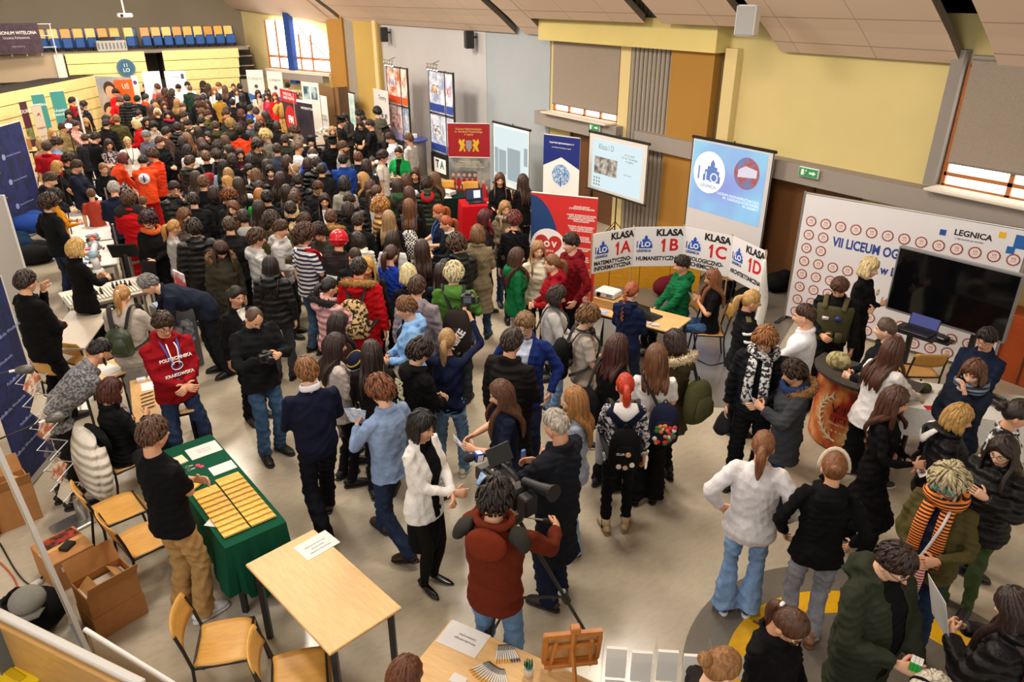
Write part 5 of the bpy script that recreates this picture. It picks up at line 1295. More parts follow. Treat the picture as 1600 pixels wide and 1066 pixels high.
# sloping ceiling sails along the wall, with open gaps between them
def tile():
 m,nt,b = newmat('ceiling_tile'); L = nt.links
 v = mapped(nt); sp = node(nt,'ShaderNodeSeparateXYZ'); L.new(v,sp.inputs[0]); cb = node(nt,'ShaderNodeCombineXYZ'); L.new(sp.outputs[1],cb.inputs[0]); L.new(sp.outputs[2],cb.inputs[1])
 br = node(nt,'ShaderNodeTexBrick',_offset=0.0); br.inputs['Scale'].default_value = 1.0; br.inputs['Brick Width'].default_value = 1.3; br.inputs['Row Height'].default_value = .36
 br.inputs['Mortar Size'].default_value = .008; br.inputs['Color1'].default_value = (*lin('d6bfab'),1); br.inputs['Color2'].default_value = (*lin('d1baa6'),1); br.inputs['Mortar'].default_value = (*lin('ab9886'),1)
 L.new(cb.outputs[0],br.inputs[0]); L.new(br.outputs[0],b.inputs['Base Color']); b.inputs['Roughness'].default_value = .9
 return m
TILE = tile(); EDGE = plain('6f6252',.9)
PROF = [(10.50,3.80),(10.05,4.16),(9.40,4.62),(8.2,5.25),(6.5,5.9),(4.0,6.5),(0.0,6.85),(-6.0,7.0)]
def sail(n,y0,y1,i0=0,skew=0.0):
 P = PROF[i0:]; mb = MB(); k = len(P)
 V = [(x,y0+skew*(10.5 - x),z) for x,z in P]+[(x,y1+skew*(10.5 - x),z) for x,z in P]+[(x,y0+skew*(10.5 - x),z+.14) for x,z in P]+[(x,y1+skew*(10.5 - x),z+.14) for x,z in P]
 F = []; m = []
 for i in range(k - 1):
  F += [(i,i+1,k+i+1,k+i),(2*k+i,3*k+i,3*k+i+1,2*k+i+1),(i,2*k+i,2*k+i+1,i+1),(k+i,k+i+1,3*k+i+1,3*k+i)]; m += [0,0,1,1]
 F.append((0,k,3*k,2*k)); m.append(1)
 mb.add(V,F); mb.m = m
 return struct(mb.build(f'ceiling_{n}',[TILE,EDGE]))
sail(1,-3,4.85); sail(2,5.32,8.15); sail(3,8.5,10.4,1); sail(4,10.85,14.5,1); sail(5,14.52,15.35); sail(6,15.75,26.2); sail(7,26.7,29.4); sail(8,29.9,33.4,1)
slab('ceiling_void',(2.3,15,7.35),(17.5,37,.12),plain('7a6f62',.95))
slab('wall_right_upper',(XW+.1,8.5,6.0),(.2,30,3.2),mat('wall','8d98a0'))
# lamps of the hall, and housings of the floods added for the bleachers
for lx,ly in ADDED_FLOODS:
 f = empty('added_floodlight',(lx,ly,sail_z(lx) - .6),0,'added floodlight under the hall ceiling that brightens the bleachers','lamp','added floodlights'); MB().box((0,-.1,.1),(.7,.3,.5),M=Matrix.Rotation(-.5,3,'X'),bev=.03).build('housing',plain('2a2a2c'),f); MB().cyl((0,0,.3),(0,0,.9),.03).build('hanger',plain('2a2a2c'),f)
for lx,ly in LAMPS:
 z = sail_z(lx+.6) - .03
 f = empty('ceiling_lamp',(lx,ly,z - .02),0,'square lamp set into the hall ceiling','lamp','ceiling lamps')
 MB().box((0,0,.03),(1.26,1.26,.08),bev=.02).build('lamp_housing',plain('d8d2c6'),f)
 MB().box((0,0,-.016),(1.14,1.14,.01)).build('diffuser',mat('glow','fff0dc',power=3.0),f)
# ------------------------------------------------------------------ telescopic bleachers at the far end
PLANK = mat('wood','e9d08e',grain=(2,9,9)); DARK = plain('241d17',.9)
def bleacher(name,label,P,Q,n,h,top=.0,steps=0.0):
 """closed stand of n boarded risers from P to Q (left to right as seen from the hall)"""
 d = Vector(Q) - Vector(P); r = empty(name,(P[0],P[1],0),math.atan2(d.y,d.x),label,'bleachers','telescopic bleachers'); W_ = d.length
 for i in range(n):
  z = i*h; e = steps*i
  MB().box((W_/2+e/2,.0 - .012*i,z+h/2),(W_+e,.04,h - .018),bev=.006).build('riser',PLANK,r)
  MB().box((W_/2,.25,z+h - .009),(W_,.5,.018)).build('tread',DARK,r)
 MB().box((W_/2,.62,n*h/2),(W_ - .02,1.1,n*h - .02)).build('understructure',DARK,r)
 return r
zt = 2.82; HB = zt/8
bleacher('bleacher','cream boarded bleachers behind the orange portrait banner',(2.1,31.0),(4.60,31.0),8,HB)
bleacher('bleacher','cream boarded bleachers right of the dark aisle',(5.2,31.0),(7.66,31.0),8,HB,steps=.035)
p1,p0 = at(146,118,2.10),at(-60,158,2.10)
bleacher('bleacher','cream boarded bleachers at the left, turned towards the hall',(p0.x,p0.y),(p1.x,p1.y),6,HB)
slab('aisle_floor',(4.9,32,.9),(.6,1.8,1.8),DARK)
# stairs between the bleachers and the corner
st = empty('stairs',(8.25,31.6,0),0,'dark open stairs with pale edges beside the bleachers','stairs')
for i in range(8):
 MB().box((0,.12*i,HB*(i+.5)),(.95,.3+.0*i,HB - .03)).build('step',plain('2a221b',.9),st)
 MB().box((0,.12*i - .16,HB*(i+1) - .03),(.95,.03,.035)).build('step_edge',plain('b5ab98',.6),st)
# upper platform with rows of seats
slab('gallery_floor',(3.4,32.4,zt - .02),(9.8,3.0,.1),mat('wall','7a7062'))
def seat(x,y,z,back,group,label):
 r = empty('tip_up_seat',(x,y,z),0,label,'seat',group)
 MB().box((0,.16,.56),(.31,.05,.40),M=Matrix.Rotation(-.15,3,'X'),bev=.04).build('backrest',mat('wood',back),r)
 MB().box((0,-.02,.30),(.30,.08,.34),bev=.03).build('seat',plain('1c4d8f',.6),r)
 for s in (-1,1): MB().box((s*.14,.08,.17),(.03,.05,.34)).build('leg',plain('1a1a1c'),r)
 return r
SX = [1.55+i*.385 for i in range(7)]+[4.32]+[4.86+i*.37 for i in range(9)]
for i,x in enumerate(SX):
 seat(x,31.5,zt+.0,['d6a64a','e0bb66','c98f3c'][i % 3],'yellow and blue seats on the gallery','yellow and blue tip-up seat in the front row of the gallery')
for i,x in enumerate(SX[:5]+SX[7:]):
 b_ = seat(x+.19,32.05,zt - .03,'1c4d8f','blue-backed seats of the gallery rear row','blue-backed seat in the rear row of the gallery')
# railings and the boxed balcony at the left
t = empty('balcony',(1.1,30.6,0),-.10,'beige boxed balcony with a white end panel, upper left','balcony')
MB().box((-.2,.3,2.42),(1.75,.9,.80)).build('front_panel',mat('wall','a9967c'),t)
MB().box((.79,.25,2.42),(.26,.95,.82)).build('end_panel',mat('wall','cfccc4'),t)
MB().box((-.1,.25,1.98),(2.2,1.0,.07)).build('bottom_edge',DARK,t)
t = empty('railing',(.9,30.2,2.83),-.05,'white metal railing of the left balcony','railing')
for k in range(5): MB().cyl((-.75+k*.42,0,0),(-.75+k*.42,0,.95),.016).build('post',plain('cfcac2'),t)
for z in (.25,.6,.95): MB().cyl((-.85,0,z),(.98,0,z),.014).build('rail',plain('cfcac2'),t)
# ------------------------------------------------------------------ furniture
BEECH = mat('wood','dcb277',grain=(2,14,14)); PLY = mat('wood','d09a48',grain=(12,2,12)); BLK = plain('151517',.45); CHROME = mat('metal','b9b7b3'); WHITE = plain('dddad4',.6); GREYM = plain('8d8d8d',.5)
def table(loc,size,rz,h,label,top=BEECH,leg=BLK,name='table',leg_r=.022,group=None):
 r = empty(name,(loc[0],loc[1],0),rz,label,'table',group); L,W_ = size
 MB().box((0,0,h - .0125),(L,W_,.025),bev=.006).build('tabletop',top,r)
 for sx in (-1,1):
  for sy in (-1,1): MB().tube([(sx*(L/2 - .06),sy*(W_/2 - .06),h - .025),(sx*(L/2 - .06),sy*(W_/2 - .06),0)],leg_r,4 if leg_r > .024 else 10).build('leg',leg,r)
 mb = MB()
 for sy in (-1,1): mb.box((0,sy*(W_/2 - .06),h - .05),(L - .12,.025,.045))
 for sx in (-1,1): mb.box((sx*(L/2 - .06),0,h - .05),(.025,W_ - .12,.045))
 mb.build('frame',leg,r); return r
def chair(loc,rz,label,leg=BLK,ply=PLY,group=None):
 r = empty('chair',(loc[0],loc[1],0),rz,label,'chair',group)
 mb = MB(); n = 9                                        # moulded seat
 V = []; F = []
 for i in range(n):
  for j in range(n):
   u = -1+2*i/(n - 1); v = -1+2*j/(n - 1); k = 1 - .10*max(0,abs(u)+abs(v) - 1.25) ; V.append((u*.205*k,v*.20*k,.455 - .018*(1 - u*u)*(1 - .5*v) - (.03*max(0,v - .5)**2*4)))
 V += [(x,y,z - .012) for x,y,z in V]; N = n*n
 for i in range(n - 1):
  for j in range(n - 1):
   a = i*n+j; F.append((a,a+n,a+n+1,a+1)); F.append((N+a,N+a+1,N+a+n+1,N+a+n))
 edge = [i*n for i in range(n)]+[(n - 1)*n+j for j in range(1,n)]+[i*n+n - 1 for i in range(n - 2,-1,-1)]+[j for j in range(n - 2,0,-1)]
 for a,b_ in zip(edge,edge[1:]+edge[:1]): F.append((b_,a,N+a,N+b_))
 mb.add(V,F); mb.build('seat',ply,r,True)
 mb = MB(); V = []; F = []                                # curved backrest
 for i in range(9):
  for j in range(5):
   u = -1+i/4; v = -1+j/2; k = 1 - .12*max(0,abs(u)+abs(v) - 1.3); V.append((u*.20*k,-.225 - .05*(v+1)/2 - .03*(1 - u*u),.70+v*.095*k))
 V += [(x,y+.011,z) for x,y,z in V]
 for i in range(8):
  for j in range(4):
   a = i*5+j; F.append((a,a+1,a+6,a+5)); F.append((45+a,45+a+5,45+a+6,45+a+1))
 edge = [i*5 for i in range(9)]+[40+j for j in range(1,5)]+[i*5+4 for i in range(7,-1,-1)]+[3,2,1]
 for a,b_ in zip(edge,edge[1:]+edge[:1]): F.append((a,b_,45+b_,45+a))
 mb.add(V,F); mb.build('backrest',ply,r,True)
 for s in (-1,1):
  MB().tube([(s*.20,.17,.44),(s*.205,.20,.22),(s*.21,.225,0)],.012,8).build('leg',leg,r)
  MB().tube([(s*.19,-.255,.74),(s*.20,-.19,.44),(s*.205,-.215,.22),(s*.21,-.25,0)],.012,8,smooth=2).build('leg',leg,r)
 mb = MB(); mb.tube([(-.20,.17,.437),(-.20,-.19,.437),(.20,-.19,.437),(.20,.17,.437)],.011,8,closed=True); mb.build('frame',leg,r)
 return r
def paper(loc,size,rz,label,lines=(),cat='paper',name='paper_sheet',m=WHITE,up=None,tsize=.022,tm=None,th=.0015):
 r = empty(name,tuple(loc),rz,label,cat)
 MB().box((0,0,th/2),(size[0],size[1],th)).build('sheet',m,r)
 for i,s in enumerate(lines):
  text(s,r,Matrix.Translation((0,(len(lines) - 1)*tsize*.65 - i*tsize*1.3,th+.0006)),tsize,tm or plain('2b2b2f'),depth=.0003)
 return r
def vrz(p,q): return math.atan2(q[1] - p[1],q[0] - p[0])
def mid(*p): return sum((Vector(q) for q in p),Vector((0,0,0)))/len(p)
# --- empty wooden table in front
q = [at(488,826,.745),at(625,948,.745),at(518,1016,.745),at(385,888,.745)]
TR1 = vrz(q[0],q[1]); c1 = mid(*q)
table(c1,(1.17,.58),TR1,.745,'bare beech table with black legs in the foreground',leg_r=.03)
pc = at(495,852,.746); r = paper(pc,(.21,.29),TR1+.04,'white paper sign taped to the bare foreground table',())
for i,s in enumerate(('Politechnika Poznańska','Sekcja szkoleń','Informacja na Wydziale')):
 text(s,r,Matrix.Translation((.055 - i*.04,0,.0022)) @ Matrix.Rotation(math.radians(-90),4,'Z'),.019,plain('3b3b42'),depth=.0003)
# --- pen table at the bottom
a_,b_,c_ = at(708,970,.745),at(655,1036,.745),at(930,1068,.745)
TR2 = vrz(a_,c_); ux = (c_ - a_).normalized(); uy = Vector((ux.y,-ux.x,0)); c2 = a_+ux*.58+uy*.30
table((c2.x,c2.y),(1.20,.62),TR2,.745,'beech table with pens and an easel at the bottom edge',leg_r=.03)
s_ = at(724,998,.746); r = paper(s_,(.30,.21),TR2+.02,'white paper sign at the corner of the pen table')
for i,s in enumerate(('Uniwersytet','Wrocławskiego')):
 text(s,r,Matrix.Translation((.02,.02 - i*.036,.0022)) @ Matrix.Rotation(math.pi,4,'Z'),.026,plain('3b3b42'),depth=.0003)
def pen(p,q_,tip,label):
 r = empty('pen',tuple(p),vrz(p,q_),label,'pen','pens fanned out on the table'); L = .14
 MB().tube([(.0,0,.006),(.10,0,.006),(.115,0,.006)],[.0052,.0052,.0045],8).build('barrel',WHITE,r)
 MB().tube([(.112,0,.006),(.128,0,.006),(L,0,.006)],[.0055,.0045,.001],8).build('tip',plain(tip),r)
 MB().tube([(-.012,0,.006),(.0,0,.006)],[.003,.0045],8).build('button',BLK,r)
 MB().box((.02,0,.0125),(.04,.004,.0025)).build('clip',BLK,r)
for i in range(10):
 p = at(779+i*2.0+(i*.3),1011 - .1*i,.7455); q_ = at(775+i*4.0,1034 - .3*i,.7455)
 pen(p,q_,'dca52c' if i < 6 else '1f2f6e','white pen with yellow tip in the small fan of pens' if i < 6 else 'white pen with blue tip in the small fan of pens')
for i in range(15):
 t = i/14; p = at(763+25*t,1036+13*math.sin(t*1.6),.7455); q_ = at(733+60*t,1048+24*math.sin(t*1.7),.7455)
 pen(p,q_,'dca52c' if i < 8 else '1f2f6e','white pen with yellow tip in the large fan of pens' if i < 8 else 'white pen with blue tip in the large fan of pens')
p = at(716,1062,.746); paper(p,(.10,.07),TR2,'small white card near the large fan of pens',())
p = at(826,1056,.746); r = empty('plant_cup',tuple(p),0,'small white cup with a green succulent on the pen table','plant')
MB().lathe((0,0,0),[(.026,0),(.034,.07),(.036,.075),(.030,.07)]).build('cup',WHITE,r,True)
mb = MB(); g = random.Random(3)
for i in range(22):
 a = g.uniform(0,6.28); t = g.uniform(.1,.5); mb.tube([(math.cos(a)*.01,math.sin(a)*.01,.065),(math.cos(a)*.02*(1+t),math.sin(a)*.02*(1+t),.095),(math.cos(a)*.06*t,math.sin(a)*.06*t,.135)],[(.007,.003),(.006,.003),.001],6)
mb.build('leaves',plain('2d6a4a',.5),r,True)
# --- easel with a framed picture seen from behind
p = at(893,1052,.746); r = empty('table_easel',(p.x,p.y,.745),-PSI+.12,'orange-brown wooden table easel holding a board','easel'); EW = mat('wood','b8732f',grain=(9,9,2))
for s in (-1,1): MB().tube([(s*.13,.05,0),(s*.11,-.03,.30)],(.014,.012),4).build('leg',EW,r)
MB().tube([(0,-.14,0),(0,.02,.24)],(.014,.012),4).build('rear_leg',EW,r)
MB().tube([(0,.03,.05),(0,-.045,.42)],(.018,.014),4).build('mast',EW,r)
MB().box((0,.03,.05),(.34,.04,.03),bev=.005).build('ledge',EW,r); MB().box((0,-.045,.42),(.06,.05,.05),bev=.006).build('clamp',EW,r); MB().box((0,.0,.24),(.30,.016,.03)).build('crossbar',EW,r)
f = MB().box((0,.035,.20),(.34,.012,.27),M=Matrix.Rotation(.22,3,'X')).build('board',mat('wood','c9a06a',grain=(9,2,2)),r)
mb = MB()
for z,w_ in ((.065,.36),(.335,.36)): mb.box((0,.028 - (z - .2)*.22,z),(w_,.03,.03))
for s in (-1,1): mb.box((s*.17,.028,.2),(.03,.03,.28),M=Matrix.Rotation(.22,3,'X'))
mb.build('picture_frame',EW,r)
# --- acrylic leaflet rack
h0 = at(1018,1100,.75); r = empty('leaflet_rack',(h0.x,h0.y,0),-PSI - .08,'clear acrylic rack full of white leaflets at the bottom edge','leaflet rack')
ACR = mat('glass','e8eeee')
for k in range(4):
 x = -.225+.15*k
 for row in range(2):
  z0 = .66+.22*row - .02*(k % 2); y = .0+.05*row
  MB().box((x,y - .028,z0+.12),(.135,.004,.16)).build('pocket',ACR,r)
  lf = MB().box((x,y,z0+.14),(.118,.022,.21),M=Matrix.Rotation(-.10,3,'X')).build('leaflets',WHITE,r)
  mb = MB(); g = random.Random(k*7+row)
  for i in range(13): wl = g.uniform(.04,.09); mb.box((x - .045+wl/2,y - .0125 - (.0+i*.0012)+.015,z0+.225 - i*.0135),(wl,.001,.004))
  mb.build('print',plain('7c7c84'),lf)
for s in (-.31,-.005,.30): MB().box((s,.02,.62),(.006,.09,1.24)).build('side_panel',ACR,r)
MB().box((0,.0,.02),(.66,.34,.03),bev=.01).build('base',GREYM,r)
# --- green-covered table with yellow booklets
g0,g1,g2,g3 = at(262,707,.75),at(327,682,.75),at(443,818,.75),at(340,855,.75)
GRZ = vrz(g1,g2); gl = ((g2 - g1).length+(g3 - g0).length)/2; gw = ((g1 - g0).length+(g2 - g3).length)/2; gc = mid(g0,g1,g2,g3)
gl,gw = gl+.04,gw+.02
table(gc,(gl - .02,gw - .02),GRZ,.742,'school table hidden under the green cloth',leg_r=.03)
def cloth(loc,L,W_,h,rz,m,label,hem,name='tablecloth',amp=.03,seed=1):
 """cloth lying on a table and hanging down with folds; hem(t) gives the height of the edge along the outline"""
 n = 96; V = []; F = []; g = random.Random(seed); ph = [g.uniform(0,6) for _ in range(4)]
 per = []
 for i in range(n):
  t = i/n*4; s = int(t); u = t - s
  a = [(-1,-1),(1,-1),(1,1),(-1,1),(-1,-1)]; x = a[s][0]+(a[s+1][0] - a[s][0])*u; y = a[s][1]+(a[s+1][1] - a[s][1])*u; per.append((x,y,t))
 rows = 9
 for j in range(rows+1):
  k = j/rows
  for i,(x,y,t) in enumerate(per):
   z1 = hem(t); z = h+.004 - (h - z1)*k; cor = (abs(x)*abs(y))**4
   out = .012+k*(.02+.05*cor)+amp*k*math.sin(i*.9+ph[0])*.8+amp*.5*k*math.sin(i*1.7+ph[1])
   nx,ny = (x if abs(x) > .999 else x*.0),(y if abs(y) > .999 else 0.0); q_ = math.hypot(nx,ny) or 1
   V.append((x*L/2+nx/q_*out,y*W_/2+ny/q_*out,z if j else h+.006))
 for j in range(rows):
  for i in range(n): F.append((j*n+i,j*n+(i+1) % n,(j+1)*n+(i+1) % n,(j+1)*n+i)[::-1])
 F.append(tuple(range(n)))
 mb = MB(); mb.add(V,F); o = mb.build(name,m,None,True); o.location = (loc[0],loc[1],0); o.rotation_euler = (0,0,rz)
 so = o.modifiers.new('t','SOLIDIFY'); so.thickness = .004; so.offset = 1
 es = o.modifiers.new('e','EDGE_SPLIT'); es.split_angle = .9
 return tag(o,label,'tablecloth')
def hemg(t):
 s = t % 4
 return .20+.10*math.sin(s*2.2+.4) - (.12 if 1.7 < s < 2.3 else 0)+(.06 if .8 < s < 1.2 else 0)
cloth(gc,gl,gw,.748,GRZ,mat('cloth','0f4a33',fold=.25),'dark green tablecloth hanging down to the floor',hemg)
def onG(u,v,z=.757): return gc+Matrix.Rotation(GRZ,3,'Z') @ Vector((u,v,0))+Vector((0,0,z - gc.z))
BOOK = mat('photo','d99a1d','e8b63c',scale=30)
def booklet(u,v,k,label,grp='yellow booklets on the green cloth',rz=0):
 r = empty('booklet',tuple(onG(u,v,.757+.004*k)),GRZ+rz,label,'booklet',grp)
 MB().box((0,0,.008),(.145,.205,.006),M=Matrix.Rotation(-.09,3,'Y')).build('cover',BOOK,r)
 MB().box((.066,0,.0175),(.008,.20,.001)).build('title_strip',plain('3a2a14'),r)
for i in range(9): booklet(.06+i*.078,-.11,0,'yellow booklet in the row nearer the black t-shirt man')
for i in range(10): booklet(-.0+i*.076,.11,0,'yellow booklet in the row nearer the hall')
booklet(-.12,-.17,0,'single yellow booklet lying apart at the edge of the green cloth',None,.5)
r = paper(onG(-.62,.10),(.21,.28),GRZ,'white paper sign lying on the green cloth')
for i,s in enumerate(('Politechnika','Wrocławska')): text(s,r,Matrix.Translation((.02 - i*.04,0,.0022)) @ Matrix.Rotation(math.radians(-90),4,'Z'),.024,plain('8a8a92'),depth=.0003)
paper(onG(-.22,.13),(.15,.21),GRZ,'blank white sheet behind the yellow booklets')
paper(onG(.50,-.15),(.20,.17),GRZ+.7,'white sheet turned askew beside the yellow booklets')
paper(onG(-.58,-.13,.758),(.14,.10),GRZ+.1,'bundle of cream leaflets on the green cloth',m=plain('e0d3ae',.7),th=.012)
for k,(u,v,lb) in enumerate(((-.40,-.03,'pink badge on the green cloth, the farther of two'),(-.36,-.01,'pink badge on the green cloth, the nearer of two'))):
 o = MB().lathe((0,0,0),[(.021,0),(.022,.004),(.014,.007)],16).build('badge_pin',plain('d4365a',.3)); o.location = onG(u,v,.757); tag(o,lb,'badge')
for k,(u,v,lb) in enumerate(((-.43,-.11,'silver keyring on the green cloth, the farther of two'),(-.37,-.11,'silver keyring on the green cloth, the nearer of two'))):
 o = MB(); o.tube([(math.cos(t)*.016,math.sin(t)*.016,.004) for t in np.linspace(0,6.283,17)[:-1]],.0025,6,closed=True); o.box((.03,0,.004),(.035,.02,.006)); o = o.build('keyring',CHROME); o.location = onG(u,v,.757); tag(o,lb,'keyring')
# --- chairs of the foreground
chair(at(352,1000,.46),-PSI - 1.35,'plywood chair beside the bare foreground table, farther of two')
chair(at(470,1050,.46),-PSI - 1.30,'plywood chair beside the bare foreground table, nearer of two')
chair(at(228,838,.46),GRZ+.12,'plywood chair right behind the black t-shirt man')
chair(at(186,792,.46),GRZ+.05,'plywood chair left of the black t-shirt man')
chair(at(139,558,.46),-.9,'plywood chair behind the green backpack woman')
chair(at(106,588,.46),-.9,'plywood chair behind the bearded man in the leaf-print shirt')
# white quilted jacket over the chair
p = who(172,593); q = world(p,(0,.03,0)); r = empty('quilted_jacket',(q.x,q.y,.28),p['rz'],'white quilted jacket with black lining draped over a chair','jacket')
mb = MB(); mb.tube([(0,-.31,.60),(0,-.35,.45),(.02,-.38,.25),(.0,-.38,.02)],[(.22,.06),(.28,.08),(.30,.08),(.26,.06)],14,smooth=3)
for s in (-1,1): mb.tube([(s*.2,-.30,.50),(s*.30,-.33,.30),(s*.27,-.36,.02)],[(.06,.05),(.065,.055),(.05,.045)],10,smooth=3)
mb.build('shell',mat('puffer','ddd6c8'),r,True)
MB().tube([(0,-.22,.58),(0,-.20,.50),(0,-.19,.40)],[(.21,.05),(.22,.05),(.20,.03)],12,smooth=2).build('lining',mat('cloth','17171a'),r,True)
# --- table of the technical university (leaflets and pens), behind the red hoodie man
q = [at(205,598,.745),at(292,566,.745),at(300,640,.745),at(212,672,.745)]
PRZ = vrz(q[0],q[3]); c3 = mid(*q); table(c3,(1.0,.60),PRZ,.745,'beech table with pens and leaflets beside the red hoodie man',leg_r=.025)
def onP(u,v,z=.7465): return Vector((c3.x,c3.y,0))+Matrix.Rotation(PRZ,3,'Z') @ Vector((u,v,0))+Vector((0,0,z))
for k in range(4): paper(onP(-.43,-.18+k*.115),(.07,.09),PRZ,f'white card box in the short row at the far table edge, {["first", "second", "third", "fourth"][k]} from the left',m=plain('e5e5ea',.5),th=.03,name='card_box',cat='box')
paper(onP(-.26,-.02),(.20,.34),PRZ,'open white brochure on the pen and leaflet table',m=plain('e8eaee',.5))
for k in range(5): paper(onP(-.08+k*.09,.06),(.07,.15),PRZ+.1,f'blue leaflet in the middle row of the pen and leaflet table, {["farthest", "second farthest", "middle", "second nearest", "nearest"][k]}',m=mat('photo','8fa6d8','e4e8f2',scale=20),name='leaflet',cat='leaflet')
for k in range(10):
 o = MB().tube([(0,-.07,.008),(0,.05,.008),(0,.07,.008)],[.006,.006,.002],8).build('pen',plain('1c1d22',.4)); o.location = onP(-.08+(k % 5)*.085,-.14 if k < 5 else .21); o.rotation_euler = (0,0,PRZ+.3)
 tag(o,'dark pen in the row of pens beside the seated red-haired woman' if k < 5 else 'dark pen in the row of pens beside the red hoodie man','pen','dark pens left' if k < 5 else 'dark pens right')
# small side table behind the bearded man
p = at(165,578,.745); table(p,(.55,.45),.3,.745,'small table with papers in front of the bearded man',leg_r=.015)
paper(p+Vector((.02,0,.001)),(.21,.30),.5,'white papers on the small table by the bearded man')
# ------------------------------------------------------------------ left edge: partition, boxes, cables, rack, railing
bA = at(148,1040); bB = bA+Vector((-.085,.50,0)); d = bB - bA
r = empty('partition_panel',tuple(bA),vrz(bA,bB),'white-edged cream partition panel at the left edge','partition')
r.rotation_euler = (math.radians(-3.5),0,r.rotation_euler.z)
MB().box((d.length/2,.0,1.05),(d.length,.02,2.04)).build('panel',plain('a8a083',.35),r)
for x in (0,d.length): MB().box((x,0,1.05),(.02,.03,2.1)).build('edge_post',plain('d0cdc6',.4),r)
MB().box((d.length/2,0,.03),(d.length,.05,.06)).build('foot',GREYM,r)
r = empty('metal_post',(bA.x - .42,bA.y+.05,0),0,'dark metal post standing left of the partition panel','post'); MB().cyl((0,0,0),(0,0,2.4),.016).build('tube',plain('2b2a28'),r); MB().lathe((0,0,0),[(.14,0),(.14,.012),(.02,.02)]).build('base',plain('2b2a28'),r)
# parapet and glass rail at the bottom left
PZ = 1.15; pa,pb = at(-25,956,PZ),at(212,1074,PZ); d = pb - pa
r = empty('parapet',(pa.x,pa.y,0),vrz(pa,pb),'wood-panelled parapet with white top at the bottom left corner','parapet')
MB().box((d.length/2,.04,PZ - .02),(d.length,.055,.035),bev=.008).build('top_rail',plain('c4c0b8',.5),r)
MB().box((d.length/2,.0,PZ/2 - .02),(d.length,.04,PZ - .04)).build('panel',mat('wood','b58a4e',grain=(2,8,8)),r)
MB().box((d.length/2,-.14,.55),(d.length,.26,.05)).build('shelf',GREYM,r); MB().box((.10,-.05,.55),(.12,.10,1.1)).build('column',plain('5c6468',.6),r)
GZ = .95; pa,pb = at(133,984,GZ),at(285,1078,GZ); d = pb - pa
r = empty('glass_rail',(pa.x,pa.y,0),vrz(pa,pb),'frosted glass rail with white handrail beside the cardboard boxes','railing')
MB().cyl((0,0,GZ),(d.length,0,GZ),.016).build('handrail',WHITE,r)
FROST = mat('satin','b9b4a2',rough=.25); MB().box((d.length/2,0,GZ/2+.02),(d.length - .04,.01,GZ - .1)).build('glass_pane',FROST,r)
for x in (.03,d.length - .1): MB().cyl((x,0,0),(x,0,GZ),.014).build('post',CHROME,r)
p = at(5,1062,.8); r = empty('plastic_crate',(p.x - .05,p.y,.55),.5,'yellow plastic lid of a box in the bottom left corner','box')
MB().box((0,0,.10),(.42,.34,.20),bev=.03).build('body',plain('e0b80f',.35),r); MB().box((0,0,.215),(.46,.38,.03),bev=.012).build('lid',plain('e8c414',.35),r)
for s in (-1,1): MB().box((s*.10,0,.235),(.06,.22,.012),bev=.005).build('rib',plain('c9a40c',.4),r)
MB().box((0,0,-.275),(.5,.42,.55),bev=.01).build('stand',GREYM,r)
# cardboard boxes
CARD = mat('card','b07a44'); CARDL = mat('card','c99a5c')
def carton(loc,size,rz,label,open_=False):
 r = empty('cardboard_box',(loc[0],loc[1],loc[2] if len(loc) > 2 else 0),rz,label,'box'); x,y,z = size; mb = MB()
 if open_:
  for s in (-1,1): mb.box((s*x/2,0,z/2),(.008,y,z)); mb.box((0,s*y/2,z/2),(x,.008,z))
  mb.box((0,0,.006),(x,y,.012)); mb.build('body',CARD,r)
  for s in (-1,1):
   MB().box((0,s*(y/2+.045),z+.07),(x,.006,.18),M=Matrix.Rotation(-s*.55,3,'X')).build('flap',CARD,r)
   MB().box((s*(x/2 - .06),0,z - .05),(.006,y*.9,.15),M=Matrix.Rotation(-s*.9,3,'Y')).build('flap',CARDL,r)
  MB().box((0,0,z*.62),(x*.9,y*.85,.02)).build('contents',plain('d8d0c4'),r)
 else:
  MB().box((0,0,z/2),size,bev=.004).build('body',CARD,r)
  MB().box((0,0,z+.001),(x,.05,.002)).build('tape',CARDL,r)
 return r
bc = (at(165,1000)+at(228,960))/2; nv = Matrix.Rotation(math.radians(90),3,'Z') @ (at(228,960) - at(165,1000)).normalized()
BRZ = vrz(at(165,1000),at(228,962)); bc2 = bc+nv*.16
carton((bc2.x,bc2.y),(.40,.30,.22),BRZ,'closed cardboard carton under the open one')
carton((bc2.x,bc2.y,.224),(.38,.28,.20),BRZ,'open cardboard carton with raised flaps',True)
p = at(112,905); carton((p.x,p.y+.1),(.36,.40,.30),BRZ,'closed carton with a dark poster and a white label')
paper((p.x - .02,p.y+.2,.304),(.30,.14),BRZ+.1,'dark poster with a red glow lying on a carton',m=mat('photo','120d0c','a8301a',scale=14),name='poster',cat='poster')
paper((p.x+.04,p.y+.04,.304),(.11,.08),BRZ+.5,'small black pouch on the carton',m=plain('151310'),th=.03,name='pouch',cat='pouch')
o = MB().box((0,0,0),(.14,.002,.05)).build('shipping_label',plain('dcd9d2')); o.parent = None; o.location = (p.x+.03,p.y - .102,.21); o.rotation_euler = (0,0,BRZ); tag(o,'white shipping label on the front of the closed carton','label')
p = at(52,812); carton((p.x - .12,p.y+.1),(.35,.30,.42),.2,'tall carton standing behind the partition panel',True)
p = at(0,850); carton((p.x - .25,p.y+.25),(.45,.4,.36),.2,'large carton at the left edge behind the partition panel')
